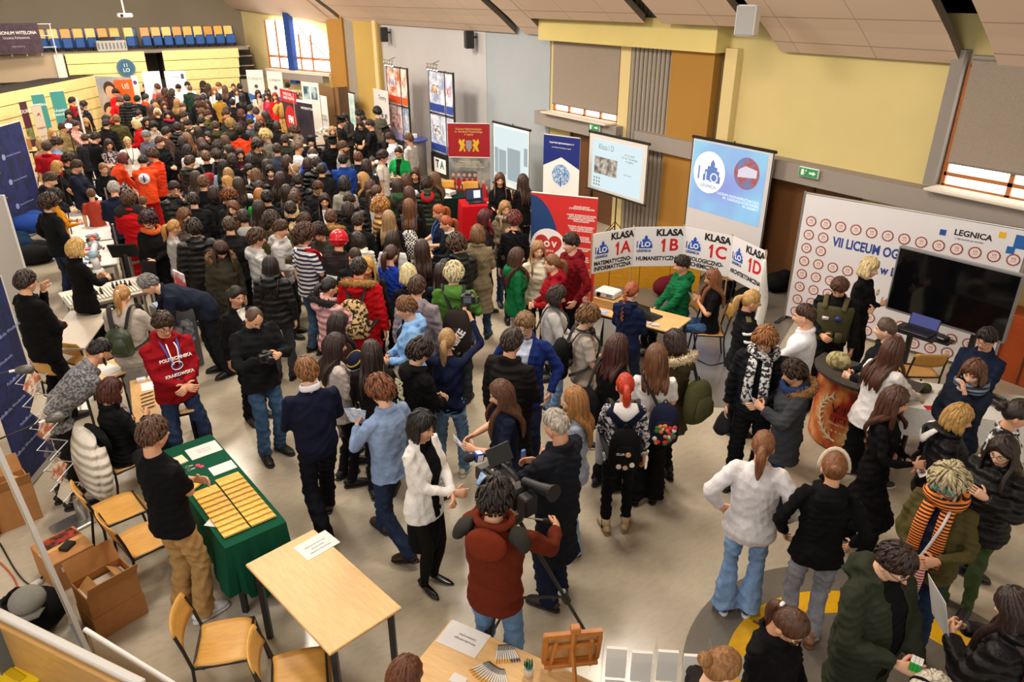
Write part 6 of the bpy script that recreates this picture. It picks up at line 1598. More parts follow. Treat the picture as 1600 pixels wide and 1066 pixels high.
# black bag, grey cap, cables
p = at(72,985); o = MB(); o.ell((0,0,.17),(.30,.24,.18),18,10); o.tube([(-.12,0,.33),(0,.02,.42),(.12,0,.33)],.018,8,smooth=3); o = o.build('black_bag',mat('cloth','111112'),None,True); o.location = (p.x - .1,p.y+.06,0); tag(o,'black cloth bag on the floor behind the glass rail','bag')
o = MB(); o.ell((0,0,.05),(.13,.15,.085),18,10); o.tube([(0,-.12,.02),(0,-.2,.01)],[(.11,.008),(.06,.006)],12); o = o.build('knitted_hat',mat('cloth','7d7a72'),None,True); o.location = (p.x - .04,p.y - .06,.34); tag(o,'grey woollen cap lying on the black bag','cap')
g = random.Random(5)
for k,(col,pts,lb) in enumerate((('141414',[(0,850),(30,900),(55,915),(75,880),(60,850)],'black cable lying behind the partition panel, farther loop'),('141414',[(5,935),(35,930),(50,960),(20,975)],'black cable lying behind the partition panel, nearer loop'),('b04a20',[(0,880),(22,905),(40,950),(55,965)],'orange cable lying behind the partition panel'))):
 P = [tuple(at(x,y)+Vector((0,0,.008))) for x,y in pts]; tag(MB().tube(P,.007,6,smooth=6).build('cable',plain(col),None,True),lb,'cable')
p = at(44,925); o = MB().box((0,0,.02),(.26,.06,.04),bev=.01).build('power_strip',WHITE); o.location = p; o.rotation_euler = (0,0,.6); tag(o,'white power strip among the cables','power strip')
# zigzag brochure stand
pb = at(115,822); r = empty('brochure_stand',(pb.x,pb.y,0),.35,'zigzag acrylic brochure stand with a silver foot','brochure stand')
MB().box((0,0,.02),(.34,.26,.04),bev=.01).build('foot',CHROME,r); MB().lathe((.10,0,.04),[(.05,0),(.045,.22),(.03,.26)]).build('column',CHROME,r,True)
for i in range(6):
 z = .26+i*.23
 for s in (-1,1): MB().tube([(.10*(1 if i % 2 else -1)*.0+.12,s*.13,z),(-.06,s*.13,z+.12),(.12,s*.13,z+.23)],.006,6).build('strut',CHROME,r)
 MB().box((.03,0,z+.13),(.012,.24,.22),M=Matrix.Rotation(.5,3,'Y')).build('pocket',ACR,r)
 if i != 2: MB().box((.022,0,z+.14),(.01,.20,.19),M=Matrix.Rotation(.5,3,'Y')).build('brochures',mat('photo','a8512c','e0d2bc',scale=12) if i % 2 else plain('d9cdb8'),r)
# spotlights on thin arms at the left
def armlight(px,py,qx,qy,z,label):
 a,b = at(px,py,z),at(qx,qy,z); r = empty('arm_spotlight',tuple(b),vrz(a,b),label,'lamp'); L = (b - a).length
 MB().tube([(-L,0,0),(-.1,0,.0)],.006,6).build('arm',plain('1b1b1b'),r); MB().tube([(-.1,0,0),(-.06,0,0)],.011,8).build('joint',WHITE,r)
 MB().tube([(-.06,0,0),(-.02,0,-.005),(.04,0,-.015),(.06,0,-.02)],[(.02,.016),(.045,.03),(.055,.035),(.03,.02)],12).build('lamp_head',plain('4a463f',.4),r,True)
armlight(-40,592,38,576,2.0,'arm spotlight on the left, farther of two'); armlight(-40,702,84,652,1.9,'arm spotlight on the left, nearer of two')
# ------------------------------------------------------------------ banners, screens and displays
WT = plain('f2f0ec',.7); BLUE = plain('1f3fa0',.5); REDT = plain('c8141c',.5); KT = plain('121214',.6)
def banner(name,L,R,h,label,m,z0=.04,cat='banner',base=True,thick=.006,group=None):
 """stands from floor point L to R (left to right as seen); the face looks to local -Y"""
 L,R = Vector((L[0],L[1],0)),Vector((R[0],R[1],0)); w_ = (R - L).length
 r = empty(name,tuple((L+R)/2),vrz(L,R),label,cat,group)
 MB().box((0,0,(z0+h)/2),(w_,thick,h - z0)).build('panel',m,r)
 if base:
  MB().box((0,.01,.04),(w_+.02,.09,.075),bev=.02).build('base',CHROME,r); MB().box((0,.0,h+.008),(w_,.02,.022),bev=.006).build('top_bar',WHITE,r)
  MB().cyl((0,.05,.05),(0,.03,h),.010).build('pole',CHROME,r)
 r['w'] = w_; r['h'] = h; r['t'] = thick; return r
def put(r,s,x,z,size,m=KT,align='CENTER',sx=1.0,bold=0.0,off=.004):
 """lettering on a banner; x, z in fractions of width and height measured from its middle and its foot"""
 return text(s,r,Matrix.Translation((x*r['w'],-r['t']/2 - off*.5,z*r['h'])) @ Matrix.Rotation(math.pi/2,4,'X'),size,m,align=align,sx=sx,bold=bold,depth=.001)
def shape(r,name,pts,m,off=.003):
 w_,h,t = r['w'],r['h'],r['t']; mb = MB(); mb.poly([(x*w_,-t/2 - .0003,z*h) for x,z in pts],(0,-off,0)); return mb.build(name,m,r)
def rect(r,name,x0,z0,x1,z1,m,off=.003): return shape(r,name,[(x0,z0),(x0,z1),(x1,z1),(x1,z0)],m,off)
def disc(r,name,cx,cz,rx_,m,off=.003,n=28,a0=0,a1=360):
 k = r['w']/r['h']; return shape(r,name,[(cx+rx_*math.cos(math.radians(a0+(a1 - a0)*i/n)),cz+rx_*k*math.sin(math.radians(a0+(a1 - a0)*i/n))) for i in range(n)][::-1],m,off)
def castle(r,name,cx,cz,s,m,off=.004):
 """the stepped gable emblem of the school"""
 k = r['w']/r['h']; P = [(-.5,0),(-.5,.30),(-.42,.30),(-.42,.52),(-.28,.52),(-.28,.68),(-.12,.68),(-.12,.84),(0,1.0),(.12,.84),(.12,.68),(.28,.68),(.28,.52),(.42,.52),(.42,.30),(.5,.30),(.5,0)]
 return shape(r,name,[(cx+x*s,cz+z*s*k) for x,z in P],m,off)
# --- red and blue roll-up
L,R = at(828,484),at(925,499); h = (hz(L,826,300)+hz(R,936,312))/2
r = banner('roll_up_banner',L,R,h,'red and dark blue roll-up banner with a heart, in the middle of the hall',plain('cf2a26',.55),z0=.10)
shape(r,'blue_field',[(-.5,.14),(-.5,.985)]+[(-.5+.52*math.sin(t),.14+.845*math.cos(t)**.8 if math.cos(t) > 0 else .14) for t in np.linspace(.1,1.57,18)],plain('1d3f77',.55),.002)
rect(r,'white_strip',-.5,.085,.5,.125,WT,.002)
disc(r,'white_disc',-.22,.575,.275,WT)
def heart(r,cx,cz,s,m):
 k = r['w']/r['h']; return shape(r,'heart',[(cx+s*.0625*16*math.sin(t)**3,cz+s*k*.0625*(13*math.cos(t) - 5*math.cos(2*t) - 2*math.cos(3*t) - math.cos(4*t))) for t in np.linspace(0,6.283,40)[:-1]],m,.005)
heart(r,-.22,.585,.21,plain('c9302c'))
put(r,'LO V',-.22,.595,.12,WT,bold=.006,off=.014); put(r,'Legnica',-.22,.545,.06,WT,off=.014)
for i,s in enumerate(('SZUKASZ SZKOŁY\nZ WYJĄTKOWYM KLIMATEM','CHCESZ WYKORZYSTAĆ SWOJĄ\nAKTYWNOŚĆ, PRACOWAĆ\nW HARCERSTWIE W RAMACH\nWOLONTARIATU','POCIĄGA CIĘ ŚRODOWISKO\nLUDZI Z CAŁEGO ŚWIATA\nI EDUKACJA GLOBALNA','CHCESZ ROZWIJAĆ\nSWOJE ZDOLNOŚCI\nI UDZIAŁ Z SUKCESAMI','CHCESZ ROZWIĄZYWAĆ\nREALNE PROBLEMY','ŁAMIEMY I UCZYMY\nBYĆ SWOJE TALENTY\nI ZAINTERESOWANIA','JEST PRAWO "WIEDZIEĆ"','BĄDŹ AKTYWNY','CHCESZ SIĘ UCZYĆ\nI BYĆ BEZPIECZNYM','CHCESZ BYĆ DOBRYM\nPRZYGOTOWANYM\nDO WYBORU STUDIÓW')):
 put(r,s,.27,.915 - .083*i,.032,WT,sx=.95,bold=.0008)
put(r,'www.5lo.legnica.pl',.10,.105,.055,BLUE,off=.01)
# --- II Liceum
L = at(699,193,2.02); R = at(765,194,2.02)
r = banner('roll_up_banner',L,R,2.02,'tall dark red roll-up with golden lions above a group photo',mat('photo','6e7276','a3a5a2',scale=3))
rect(r,'red_field',-.5,.64,.5,1.0,plain('a5151d',.5)); rect(r,'white_strip',-.5,.63,.5,.64,WT)
put(r,'II Liceum Ogólnokształcące\nim. Stanisława Wyspiańskiego\nw Legnicy',0,.915,.062,plain('f0cf7a'),sx=.85,off=.01)
for s in (-1,1):
 shape(r,'lion',[(s*x,z) for x,z in ((.08,.70),(.13,.70),(.13,.74),(.19,.70),(.24,.70),(.20,.76),(.25,.80),(.22,.84),(.17,.81),(.15,.83),(.09,.83),(.12,.79),(.08,.77),(.12,.75))],plain('e3c021'),.006)
shape(r,'shield',[(-.07,.82),(.07,.82),(.07,.74),(0,.69),(-.07,.74)],plain('9a9a9e'),.006)
put(r,'WYBIERAJĄC SZKOŁĘ\nTWORZYSZ SWOJE ŻYCIE\nCZEKAMY WŁAŚNIE NA CIEBIE',0,.555,.058,plain('ede3bd'),sx=.85,off=.008)
for i in range(13):
 x = -.40+.80*((i*5) % 13)/12; z = .35 - .07*(i % 3)
 shape(r,'figure_red',[(x - .06,z - .11),(x - .055,z+.03),(x,z+.06),(x+.055,z+.03),(x+.06,z - .11)],plain(['a81a22','c02a2e','8d1520'][i % 3]),.003+.0006*i); disc(r,'face',x,z+.085,.042,plain('d8a98a'),.005+.0006*i,12)
rect(r,'window_print',-.18,.40,.18,.48,plain('55606b'),.002)
# --- IV Liceum, blue tree
L = at(850,210,2.05); R = at(907,217,2.05)
r = banner('roll_up_banner',L,R,2.05,'white and dark blue roll-up with a round blue tree',WT)
shape(r,'blue_field',[(-.5,1),(.5,1),(.5,.70),(0,.80),(-.5,.70)][::-1],plain('16297c',.5)); put(r,'Zespół Szkół Ogólnokształcących nr 4',0,.935,.042,WT,bold=.001,sx=.9,off=.008); put(r,'im. Bolesława Chrobrego w Legnicy',0,.89,.032,WT,off=.008)
disc(r,'tree_ring',0,.62,.29,plain('e9eef4'),.004); disc(r,'tree_crown',0,.625,.245,mat('photo','2a7cc0','d8e8f4',scale=38),.006); rect(r,'tree_trunk',-.015,.51,.015,.60,plain('1a5a9c'),.008)
put(r,'IV LICEUM OGÓLNOKSZTAŁCĄCE\nSZKOŁA PODSTAWOWA NR 5',0,.40,.055,plain('1b2a66'),sx=.85,bold=.001,off=.006)
rect(r,'photo_strip',-.5,.10,.5,.28,mat('photo','2d4a24','b8b0a0',scale=9))
# --- projection screens
def screen(L,R,zt,zb,label,m,border='101012',foot=True):
 L,R = Vector((L[0],L[1],0)),Vector((R[0],R[1],0)); w_ = (R - L).length
 r = empty('projection_screen',tuple((L+R)/2),vrz(L,R),label,'screen')
 MB().box((0,0,(zt+zb)/2),(w_,.006,zt - zb)).build('screen_fabric',m,r)
 MB().box((0,.01,zt+.02),(w_+.06,.05,.05),bev=.012).build('top_case',plain(border,.5),r); MB().cyl((-w_/2 - .03,0,zb),(w_/2+.03,0,zb),.022).build('bottom_bar',plain(border,.4),r)
 if border == '101012':
  for s in (-1,1): MB().box((s*(w_/2 - .012),-.004,(zt+zb)/2),(.02,.004,zt - zb)).build('black_edge',plain('1a1a1c'),r)
 if foot:
  MB().cyl((0,.06,.0),(0,.06,zt+.06),.014).build('stand_pole',plain('1a1a1c'),r); MB().tube([(-.45,.2,.01),(0,.06,.38),(.45,.2,.01)],.010,6).build('stand_feet',plain('1a1a1c'),r); MB().tube([(0,.06,.3),(0,-.4,.01)],.010,6).build('stand_foot',plain('1a1a1c'),r)
 r['w'] = w_; r['h'] = zt; r['t'] = .006; r['zb'] = zb; return r
LIT = mat('glow','d6eaf0',power=.58)
X1 = 9.9; a,b_ = onx(921,207,X1),onx(1014,227,X1); zb = onx(917,293,X1).z
r = screen(a,b_,(a.z+b_.z)/2,zb,'projection screen with a slide in a black frame before the slatted column',WHITE)
H_ = r['h']; fz = lambda k: (zb+(H_ - zb)*k)/H_
rect(r,'projected_image',-.42,fz(.06),.42,fz(.92),LIT,.004); put(r,'Klasa I D',-.18,fz(.80),.16,plain('8a9aa0'),sx=.8,off=.012)
rect(r,'projected_photo',-.38,fz(.32),.02,fz(.62),mat('photo','6d6a66','c8cccc',scale=7),.006)
put(r,'IV LO 2024\nLO im. Chrobrego\nw Legnicy',.22,fz(.70),.06,plain('7d93a4'),off=.012); put(r,'zapraszamy',.20,fz(.42),.05,plain('9fb2bd'),off=.012)
for k in range(9): disc(r,'small_icon',-.37+.045*(k % 3),fz(.24 - .06*(k // 3)),.013,plain('8d9aa0'),.006,10)
X2 = 10.1; a,b_ = onx(1083,216,X2),onx(1211,239,X2); zb = onx(1068,410,X2).z
r = screen(a,b_,(a.z+b_.z)/2,max(.25,zb),'wide projection screen with the round school emblem slide',plain('d2d0d2',.8))
zb = r['zb']; H_ = r['h']; fz = lambda k: (zb+(H_ - zb)*k)/H_
def slide():
 m,nt,b = newmat('projected_slide'); g_ = node(nt,'ShaderNodeTexNoise'); g_.inputs['Scale'].default_value = .9; nt.links.new(mapped(nt),g_.inputs[0])
 rp = node(nt,'ShaderNodeValToRGB'); rp.color_ramp.elements[0].color = (*lin('7f93e0'),1); rp.color_ramp.elements[1].color = (*lin('86d3ee'),1); rp.color_ramp.elements[0].position = .35; rp.color_ramp.elements[1].position = .65
 nt.links.new(g_.outputs[0],rp.inputs[0]); nt.links.new(rp.outputs[0],b.inputs['Emission Color']); b.inputs['Emission Strength'].default_value = 1.0; b.inputs['Base Color'].default_value = (.1,.1,.1,1); return m
rect(r,'projected_image',-.47,fz(.40),.44,fz(.985),slide(),.004)
disc(r,'emblem_disc',-.24,fz(.74),.205,mat('glow','f4f7fa',power=.62),.006); castle(r,'emblem',-.20,fz(.665),.22,mat('glow','6f8fd8',power=.45),.008)
put(r,'I',-.37,fz(.72),.34,plain('6f8fd8'),off=.02); put(r,'LO',-.20,fz(.70),.24,mat('glow','f4f7fa',power=.62),off=.024); put(r,'LEGNICA',-.23,fz(.625),.085,plain('8a95a8'),off=.02)
disc(r,'photo_disc',.22,fz(.80),.15,mat('photo','b05a4c','6f86c0',scale=6),.006); shape(r,'building_print',[(.12,fz(.76)),(.12,fz(.82)),(.20,fz(.86)),(.34,fz(.84)),(.34,fz(.78))],mat('glow','dcd4e0',power=.6),.008)
put(r,'I LICEUM OGÓLNOKSZTAŁCĄCE\nIM. TADEUSZA KOŚCIUSZKI\nW LEGNICY',.41,fz(.56),.062,mat('glow','eef2fa',power=.7),align='RIGHT',off=.012)
X3 = 9.6; a,b_ = onx(770,193,X3),onx(828,204,X3); zb = onx(770,285,X3).z
r = screen(a,b_,(a.z+b_.z)/2,zb,'projection screen showing a pale library photograph, beside the lion roll-up',plain('e4ecec',.8)); H_ = r['h']; fz = lambda k: (zb+(H_ - zb)*k)/H_
rect(r,'projected_image',-.46,fz(.10),.46,fz(.96),mat('glow','dcecee',power=.56),.004)
for x0,x1,z0,z1 in ((-.44,-.34,.2,.62),(-.32,-.12,.2,.6),(-.08,.26,.14,.66),(.36,.45,.44,.72)):
 rect(r,'projected_bookcase',x0,fz(z0),x1,fz(z1),mat('glow','b4c4c8',power=.42),.007)
X4 = 10.0; a,b_ = onx(522,139,X4),onx(553,147,X4); zb = onx(526,195,X4).z
r = screen(a,b_,(a.z+b_.z)/2,zb,'far projection screen beside the graduation caps',plain('e2e0dc',.8)); H_ = r['h']; fz = lambda k: (zb+(H_ - zb)*k)/H_
rect(r,'projected_image',.10,fz(.15),.47,fz(.95),mat('photo','cfe6e4','9cc4c4',scale=4),.004)
# --- the folding banner with the four classes
CZ = 1.56; CB = .96
cps = [at(930,365,CZ),at(992,355,CZ),at(1071,354,CZ),at(1146,369,CZ),at(1196,392,CZ)]
cps[0] = cps[1]+(cps[0] - cps[1]).normalized()*.72; cps[4] = cps[3]+(cps[4] - cps[3]).normalized()*.74
NAMES = (('KLASA','1A','MATEMATYCZNO-\nINFORMATYCZNA'),('KLASA','1B','HUMANISTYCZNA'),('KLASA','1C','BIOLOGICZNO-\nCHEMICZNA'),('KLASA','1D','ARCHITEKTONICZNA'))
root = empty('class_banner',(cps[2].x,cps[2].y,0),0,'white folding banner naming four school classes above the laptop table','banner')
for i,(kl,nr,prof) in enumerate(NAMES):
 p,q_ = cps[i] - cps[2],cps[i+1] - cps[2]; w_ = (q_ - p).length
 s = MB().box((0,0,0),(w_ - .006,.012,CZ - CB)).build('panel',plain('dcdbdc',.6),root); s.location = (((p+q_)/2).x,((p+q_)/2).y,(CZ+CB)/2); s.rotation_euler = (0,0,vrz(p,q_))
 s['w'] = w_; s['h'] = CZ - CB; s['t'] = .012
 put(s,kl,.20,.35,.135,KT,bold=.006); shape(s,'numeral',[(.05+x*.11,-.13+z*.33) for x,z in ((.30,0),(.72,0),(.72,1),(.42,1),(.0,.80),(.0,.60),(.30,.70))][::-1],REDT); put(s,nr[1],.30,.03,.25,REDT,bold=.006); put(s,prof,0,-.30 if '\n' not in prof else -.33,.086,KT,sx=.90 if i != 3 else .78,bold=.003)
 castle(s,'emblem',-.26,-.03,.27,plain('1e50b4',.5)); put(s,'I',-.43,.06,.15,plain('17347c')); put(s,'LO',-.26,.065,.105,WT,bold=.003,off=.014); put(s,'LEGNICA',-.29,-.10,.052,plain('17347c'),bold=.002)
for p in cps: MB().cyl((p.x - cps[2].x,p.y - cps[2].y+.02,0),(p.x - cps[2].x,p.y - cps[2].y+.02,CZ+.02),.011).build('pole',mat('wood','b09060'),root)
e0 = cps[4]; r = empty('white_cloth',(e0.x,e0.y,0),0,'white cloth hanging twisted from the end of the class banner','cloth'); MB().tube([(0,.02,1.45),(-.03,-.03,1.2),(.02,-.05,.85),(-.06,-.06,.45)],[(.02,.015),(.045,.02),(.06,.03),(.07,.03)],12,smooth=4).build('cloth',mat('cloth','dedcd6'),r,True)
# yellow podium behind
pl,pr = at(905,446),at(1092,456); d = (pr - pl); r = empty('podium',tuple(pl),vrz(pl,pr),'low yellow-panelled podium behind the class banner','podium')
for i in range(4): MB().box((d.length*(i+.5)/4,.02,.24),(d.length/4 - .012,.03,.48),bev=.004).build('front_panel',mat('wood','d39a22',grain=(2,8,8)),r)
MB().box((d.length/2,.5,.24),(d.length,.94,.47)).build('body',plain('8a6a2a',.7),r)
# --- laptop table
q = [at(940,463,.745),at(1080,498,.745),at(1018,524,.745)]; LRZ = vrz(q[0],q[1]); lc = (q[0]+q[1])/2+Matrix.Rotation(LRZ,3,'Z') @ Vector((0,-.27,0))
table(lc,((q[1] - q[0]).length,.58),LRZ,.745,'beech table with laptop and projector below the class banner',leg_r=.022)
def onL(u,v,z=.746): return Vector((lc.x,lc.y,0))+Matrix.Rotation(LRZ,3,'Z') @ Vector((u,v,0))+Vector((0,0,z))
def laptop(p,rz,label,lit,ang=110,base='1c1c20',pic=None):
 r = empty('laptop',tuple(p),rz,label,'laptop')
 k = MB().box((0,0,.009),(.36,.25,.018),bev=.005).build('keyboard_base',plain(base,.4),r); mb = MB()
 for i in range(5):
  for j in range(12): mb.box((-.15+j*.0272,.075 - i*.026,.019),(.022,.02,.003))
 mb.build('keys',plain('101012',.5),k)
 M = Matrix.Rotation(-math.radians(ang - 90),3,'X'); c = Vector((0,.125,.012))+M @ Vector((0,0,.12))
 l = MB().box(tuple(c),(.36,.008,.24),M=M,bev=.003).build('lid',plain(base,.35),r); MB().box(tuple(c+M @ Vector((0,-.005,0))),(.335,.002,.205),M=M).build('display',lit,l)
 if pic: MB().box(tuple(c+M @ Vector((.06,-.0065,.0))),(.14,.001,.15),M=M).build('picture',pic,l)
 return r
laptop(onL(.16,.0),LRZ+math.pi - .15,'open dark laptop on the table below the class banner, screen turned away',mat('glow','20242c',power=.3))
def projector(p,rz,label,col='d8d6d2'):
 r = empty('projector',tuple(p),rz,label,'projector'); MB().box((0,0,.05),(.30,.24,.09),bev=.015).build('body',plain(col,.4),r)
 MB().cyl((-.08,-.10,.05),(-.08,-.14,.05),.03).build('lens',plain('16161a',.1),r); mb = MB()
 for i in range(5): mb.box((.08,-.121,.03+.01*i),(.10,.002,.004))
 mb.build('vent',plain('4a4a4c'),r); return r
bxr = empty('wooden_box',tuple(onL(-.42,.05)),LRZ,'light wooden box used as a stand for the projector','box'); MB().box((0,0,.06),(.36,.30,.12),bev=.004).build('body',mat('wood','c99a58'),bxr)
projector(onL(-.46,.06,.868),LRZ,'white projector on the wooden box')
for k in range(3): paper(onL(.18+.11*k,-.22),(.09,.07),LRZ+.2*k,f'stack of small cards at the near edge of the laptop table, {["left", "middle", "right"][k]}',m=plain('cfd3dc'),th=.02,name='card_stack',cat='cards')
pp = onL(-.50,-.27,.55); r = paper(pp,(.30,.26),LRZ,'white poster hanging from the left corner of the laptop table'); r.rotation_euler = (1.25,0,LRZ)
paper(onL(-.40,-.22),(.20,.15),LRZ+.2,'blue and white leaflet on the laptop table',m=mat('photo','c8d4e4','7c94c0',scale=18),name='leaflet',cat='leaflet')
cs = who(1110,421); chair((cs['loc'][0],cs['loc'][1]+0),cs['rz'],'plywood chair under the girl peeling a card'); cs = who(1070,401); chair((cs['loc'][0],cs['loc'][1]),cs['rz'],'chair under the boy in green hoodie')
cs = who(172,593); chair((cs['loc'][0],cs['loc'][1]),cs['rz'],'chair with a white jacket over its back, under the woman with dark red hair')
for k,(x,y,c,lb) in enumerate(((1040,462,'5a1420','maroon jacket heaped on the podium edge'),(1125,470,'17171a','black sports bag beside the class banner'),(1165,480,'121214','black bag with a white word, under the last class panel'),(1212,455,'101012','black coat heaped by the brown door'))):
 p = at(x,y); mb = MB(); mb.ell((0,0,.17),(.26,.2,.17),16,9); mb.ell((.1,-.05,.28),(.14,.12,.1),12,7); o = mb.build('bag' if k in (1,2) else 'jacket',mat('cloth',c),None,True); o.location = p; tag(o,lb,'bag' if k in (1,2) else 'jacket')
 if k == 2: text('adidas',o,Matrix.Translation((-.02,-.20,.17)) @ Matrix.Rotation(math.pi/2,4,'X'),.11,WT)
p = at(1140,470); chair((p.x,p.y),LRZ - .4,'chair standing behind the class banner near its end')
# --- VII Liceum backdrop and the black screen
P = at(1227,498); hB = hz(P,1253,302); Q = at(1612,362,hB); Q = Vector((Q.x,Q.y,0))
r = banner('backdrop',P,Q,hB,'large white backdrop printed with rows of round school emblems',plain('dddbdf',.75),z0=.06,base=False,cat='backdrop',thick=.02)
for s in (-1,1): MB().cyl((s*(r['w']/2+.02),0,0),(s*(r['w']/2+.02),0,hB+.03),.018).build('post',CHROME,r); MB().box((s*(r['w']/2+.02),0,.012),(.06,.6,.024)).build('foot',plain('2a2a2a'),r)
MB().cyl((-r['w']/2,0,hB+.01),(r['w']/2,0,hB+.01),.016).build('top_rail',CHROME,r)
EMR = plain('8e3a3c',.7); EMF = plain('e7d9d3',.7); n_e = 0
def emblem(x,z):
 rr = .076; w_,h,t = r['w'],r['h'],r['t']; mb = MB(); c = (x,-t/2 - .002,z)
 P_ = [(c[0]+(rr+.006*math.cos(16*a))*math.cos(a),c[1],c[2]+(rr+.006*math.cos(16*a))*math.sin(a)) for a in np.linspace(0,6.283,49)[:-1]]
 mb.poly(P_[::-1],(0,-.002,0)); e = mb.build('emblem',EMR,r)
 mb = MB(); mb.poly([(c[0]+.060*math.cos(a),c[1] - .002,c[2]+.060*math.sin(a)) for a in np.linspace(0,6.283,25)[:-1]][::-1],(0,-.001,0)); mb.build('emblem_field',EMF,e)
 text('VII',e,Matrix.Translation((c[0],c[1] - .0035,c[2]+.014)) @ Matrix.Rotation(math.pi/2,4,'X'),.050,EMR,depth=.0006); text('LICEUM',e,Matrix.Translation((c[0],c[1] - .0035,c[2] - .020)) @ Matrix.Rotation(math.pi/2,4,'X'),.020,EMR,depth=.0006)
W0 = -r['w']/2
for row in range(8):
 for col in range(18):
  x = W0+.14+col*.215; z = hB - .385 - row*.205
  if 1 <= row <= 2 and col >= 2 or x > r['w']/2 - .08: continue
  if row >= 3 and col > (4 if row < 6 else 14): continue
  emblem(x,z)
put(r,'VII LICEUM OGÓLNOKSZTAŁCĄCE',(W0+.50)/r['w'],(hB - .62)/hB,.19,plain('27428e',.6),align='LEFT',sx=.72,bold=.006); put(r,'w Legnicy',(W0+1.22)/r['w'],(hB - .88)/hB,.17,plain('27428e',.6),align='LEFT',sx=.8,bold=.006)
put(r,'LEGNICA',(W0+2.0)/r['w'],(hB - .17)/hB,.105,KT,align='LEFT',bold=.003); put(r,'z nią zawsze po drodze',(W0+2.02)/r['w'],(hB - .245)/hB,.035,plain('55555a'),align='LEFT')
px0 = W0+2.66
for (a,b_,c) in ((-.13,.27,'e2b312'),(-.79,.17,'1d4f9c'),(0,.1,'1b62a8'),(.1,.22,'2160a8'),(.27,.22,'2a78b8'),(.30,.02,'d9b52a'),(.47,.05,'1f5fa6'),(.47,.22,'d9b52a'),(.64,.2,'2a78b8')):
 if px0+a > r['w']/2 - .04: continue
 s = .075 if a < 0 else .17 if a > .02 else .09; MB().box((px0+a,-.0125,hB - .30+b_ - .07),(s,.004,s)).build('logo_square',plain(c,.5),r)
# screen on a wheeled stand
TL,TRt = at(1405,385,1.80),at(1601,432,1.80); d = (TRt - TL); r = empty('display_screen',((TL.x+TRt.x)/2,(TL.y+TRt.y)/2,0),vrz(TL,TRt),'large black flat screen on a stand before the emblem backdrop','screen'); w_ = d.length
MB().box((0,.03,1.39),(w_,.07,.84),bev=.01).build('frame',plain('77777a',.35),r); MB().box((0,-.008,1.395),(w_ - .05,.006,.78)).build('glass',plain('0a0a0c',.08),r)
for s in (-1,1): MB().box((s*.35,.10,.5),(.06,.05,1.0)).build('stand_leg',plain('1b1b1d'),r); MB().box((s*.35,.05,.03),(.07,.6,.05)).build('stand_foot',plain('1b1b1d'),r)
MB().box((-.18,-.16,.86),(.50,.34,.02)).build('shelf',plain('1b1b1d'),r)
M_ = Matrix.Rotation(vrz(TL,TRt),3,'Z'); lp = Vector((r.location.x,r.location.y,.871))+M_ @ Vector((-.18,-.17,0)); laptop(lp,vrz(TL,TRt),'laptop with a dark blue picture on the shelf under the large black screen',mat('glow','2c3268',power=.8),105)
o = MB().box((0,0,.02),(.14,.10,.04),bev=.008).build('card_reader',plain('17181c',.3)); o.location = lp+M_ @ Vector((.30,0,-.0)); tag(o,'small black device right of the laptop with the blue picture','device'); MB().box((.30 - .18,-.17,.86),(.2,.2,.018)).build('side_shelf',plain('1b1b1d'),r)
# painted counter
cc = at(1352,592,.85); r = empty('painted_counter',(cc.x+.22,cc.y+.08,0),math.atan2(-cc.y,-cc.x) - .30,'curved red painted counter with a school crest','counter')
def flame():
 m,nt,b = newmat('flame_print'); n = node(nt,'ShaderNodeTexNoise'); n.inputs['Scale'].default_value = 4; n.inputs['Detail'].default_value = 5; nt.links.new(mapped(nt,(1,1,.7)),n.inputs[0]); rp = node(nt,'ShaderNodeValToRGB')
 for p_,c in ((.30,'6e0d10'),(.45,'b3251c'),(.55,'d8782e'),(.68,'e9c07c')): e = rp.color_ramp.elements.new(p_); e.color = (*lin(c),1)
 rp.color_ramp.elements.remove(rp.color_ramp.elements[0]); rp.color_ramp.elements.remove(rp.color_ramp.elements[-1]); nt.links.new(n.outputs[0],rp.inputs[0]); nt.links.new(rp.outputs[0],b.inputs['Base Color']); return m
mb = MB(); A_ = np.linspace(-1.25,1.25,25); RR = .52
mb.add([(RR*math.cos(a),RR*math.sin(a),z) for z in (.02,.84) for a in A_]+[((RR - .03)*math.cos(a),(RR - .03)*math.sin(a),z) for z in (.02,.84) for a in A_],[(i,i+1,25+i+1,25+i) for i in range(24)]+[(50+i,75+i,75+i+1,50+i+1) for i in range(24)]); mb.build('printed_front',flame(),r,True)
mb = MB(); mb.poly([((RR+.06)*math.cos(a),(RR+.06)*math.sin(a),.845) for a in A_]+[(-.05,.55,.845),(-.05,-.55,.845)],(0,0,.03)); mb.build('counter_top',plain('45403c',.5),r)
cr = plain('f0dfc8',.6)
def oncyl(u,z,rr=RR+.006): a = u/RR; return (rr*math.cos(a),rr*math.sin(a),z)
for s in (-1,1):
 mb = MB(); mb.tube([oncyl(.30*s*math.sin(t),.42 - .28*math.cos(t)) for t in np.linspace(.15,2.6,16)],(.004,.012),6)
 for t in np.linspace(.35,2.5,9):
  for k in (-1,1): mb.tube([oncyl(.30*s*math.sin(t),.42 - .28*math.cos(t)),oncyl((.30+.05*k)*s*math.sin(t+.18),.42 - (.28+.05*k)*math.cos(t+.18))],[(.004,.014),(.002,.003)],6)
 mb.build('laurel',cr,r)
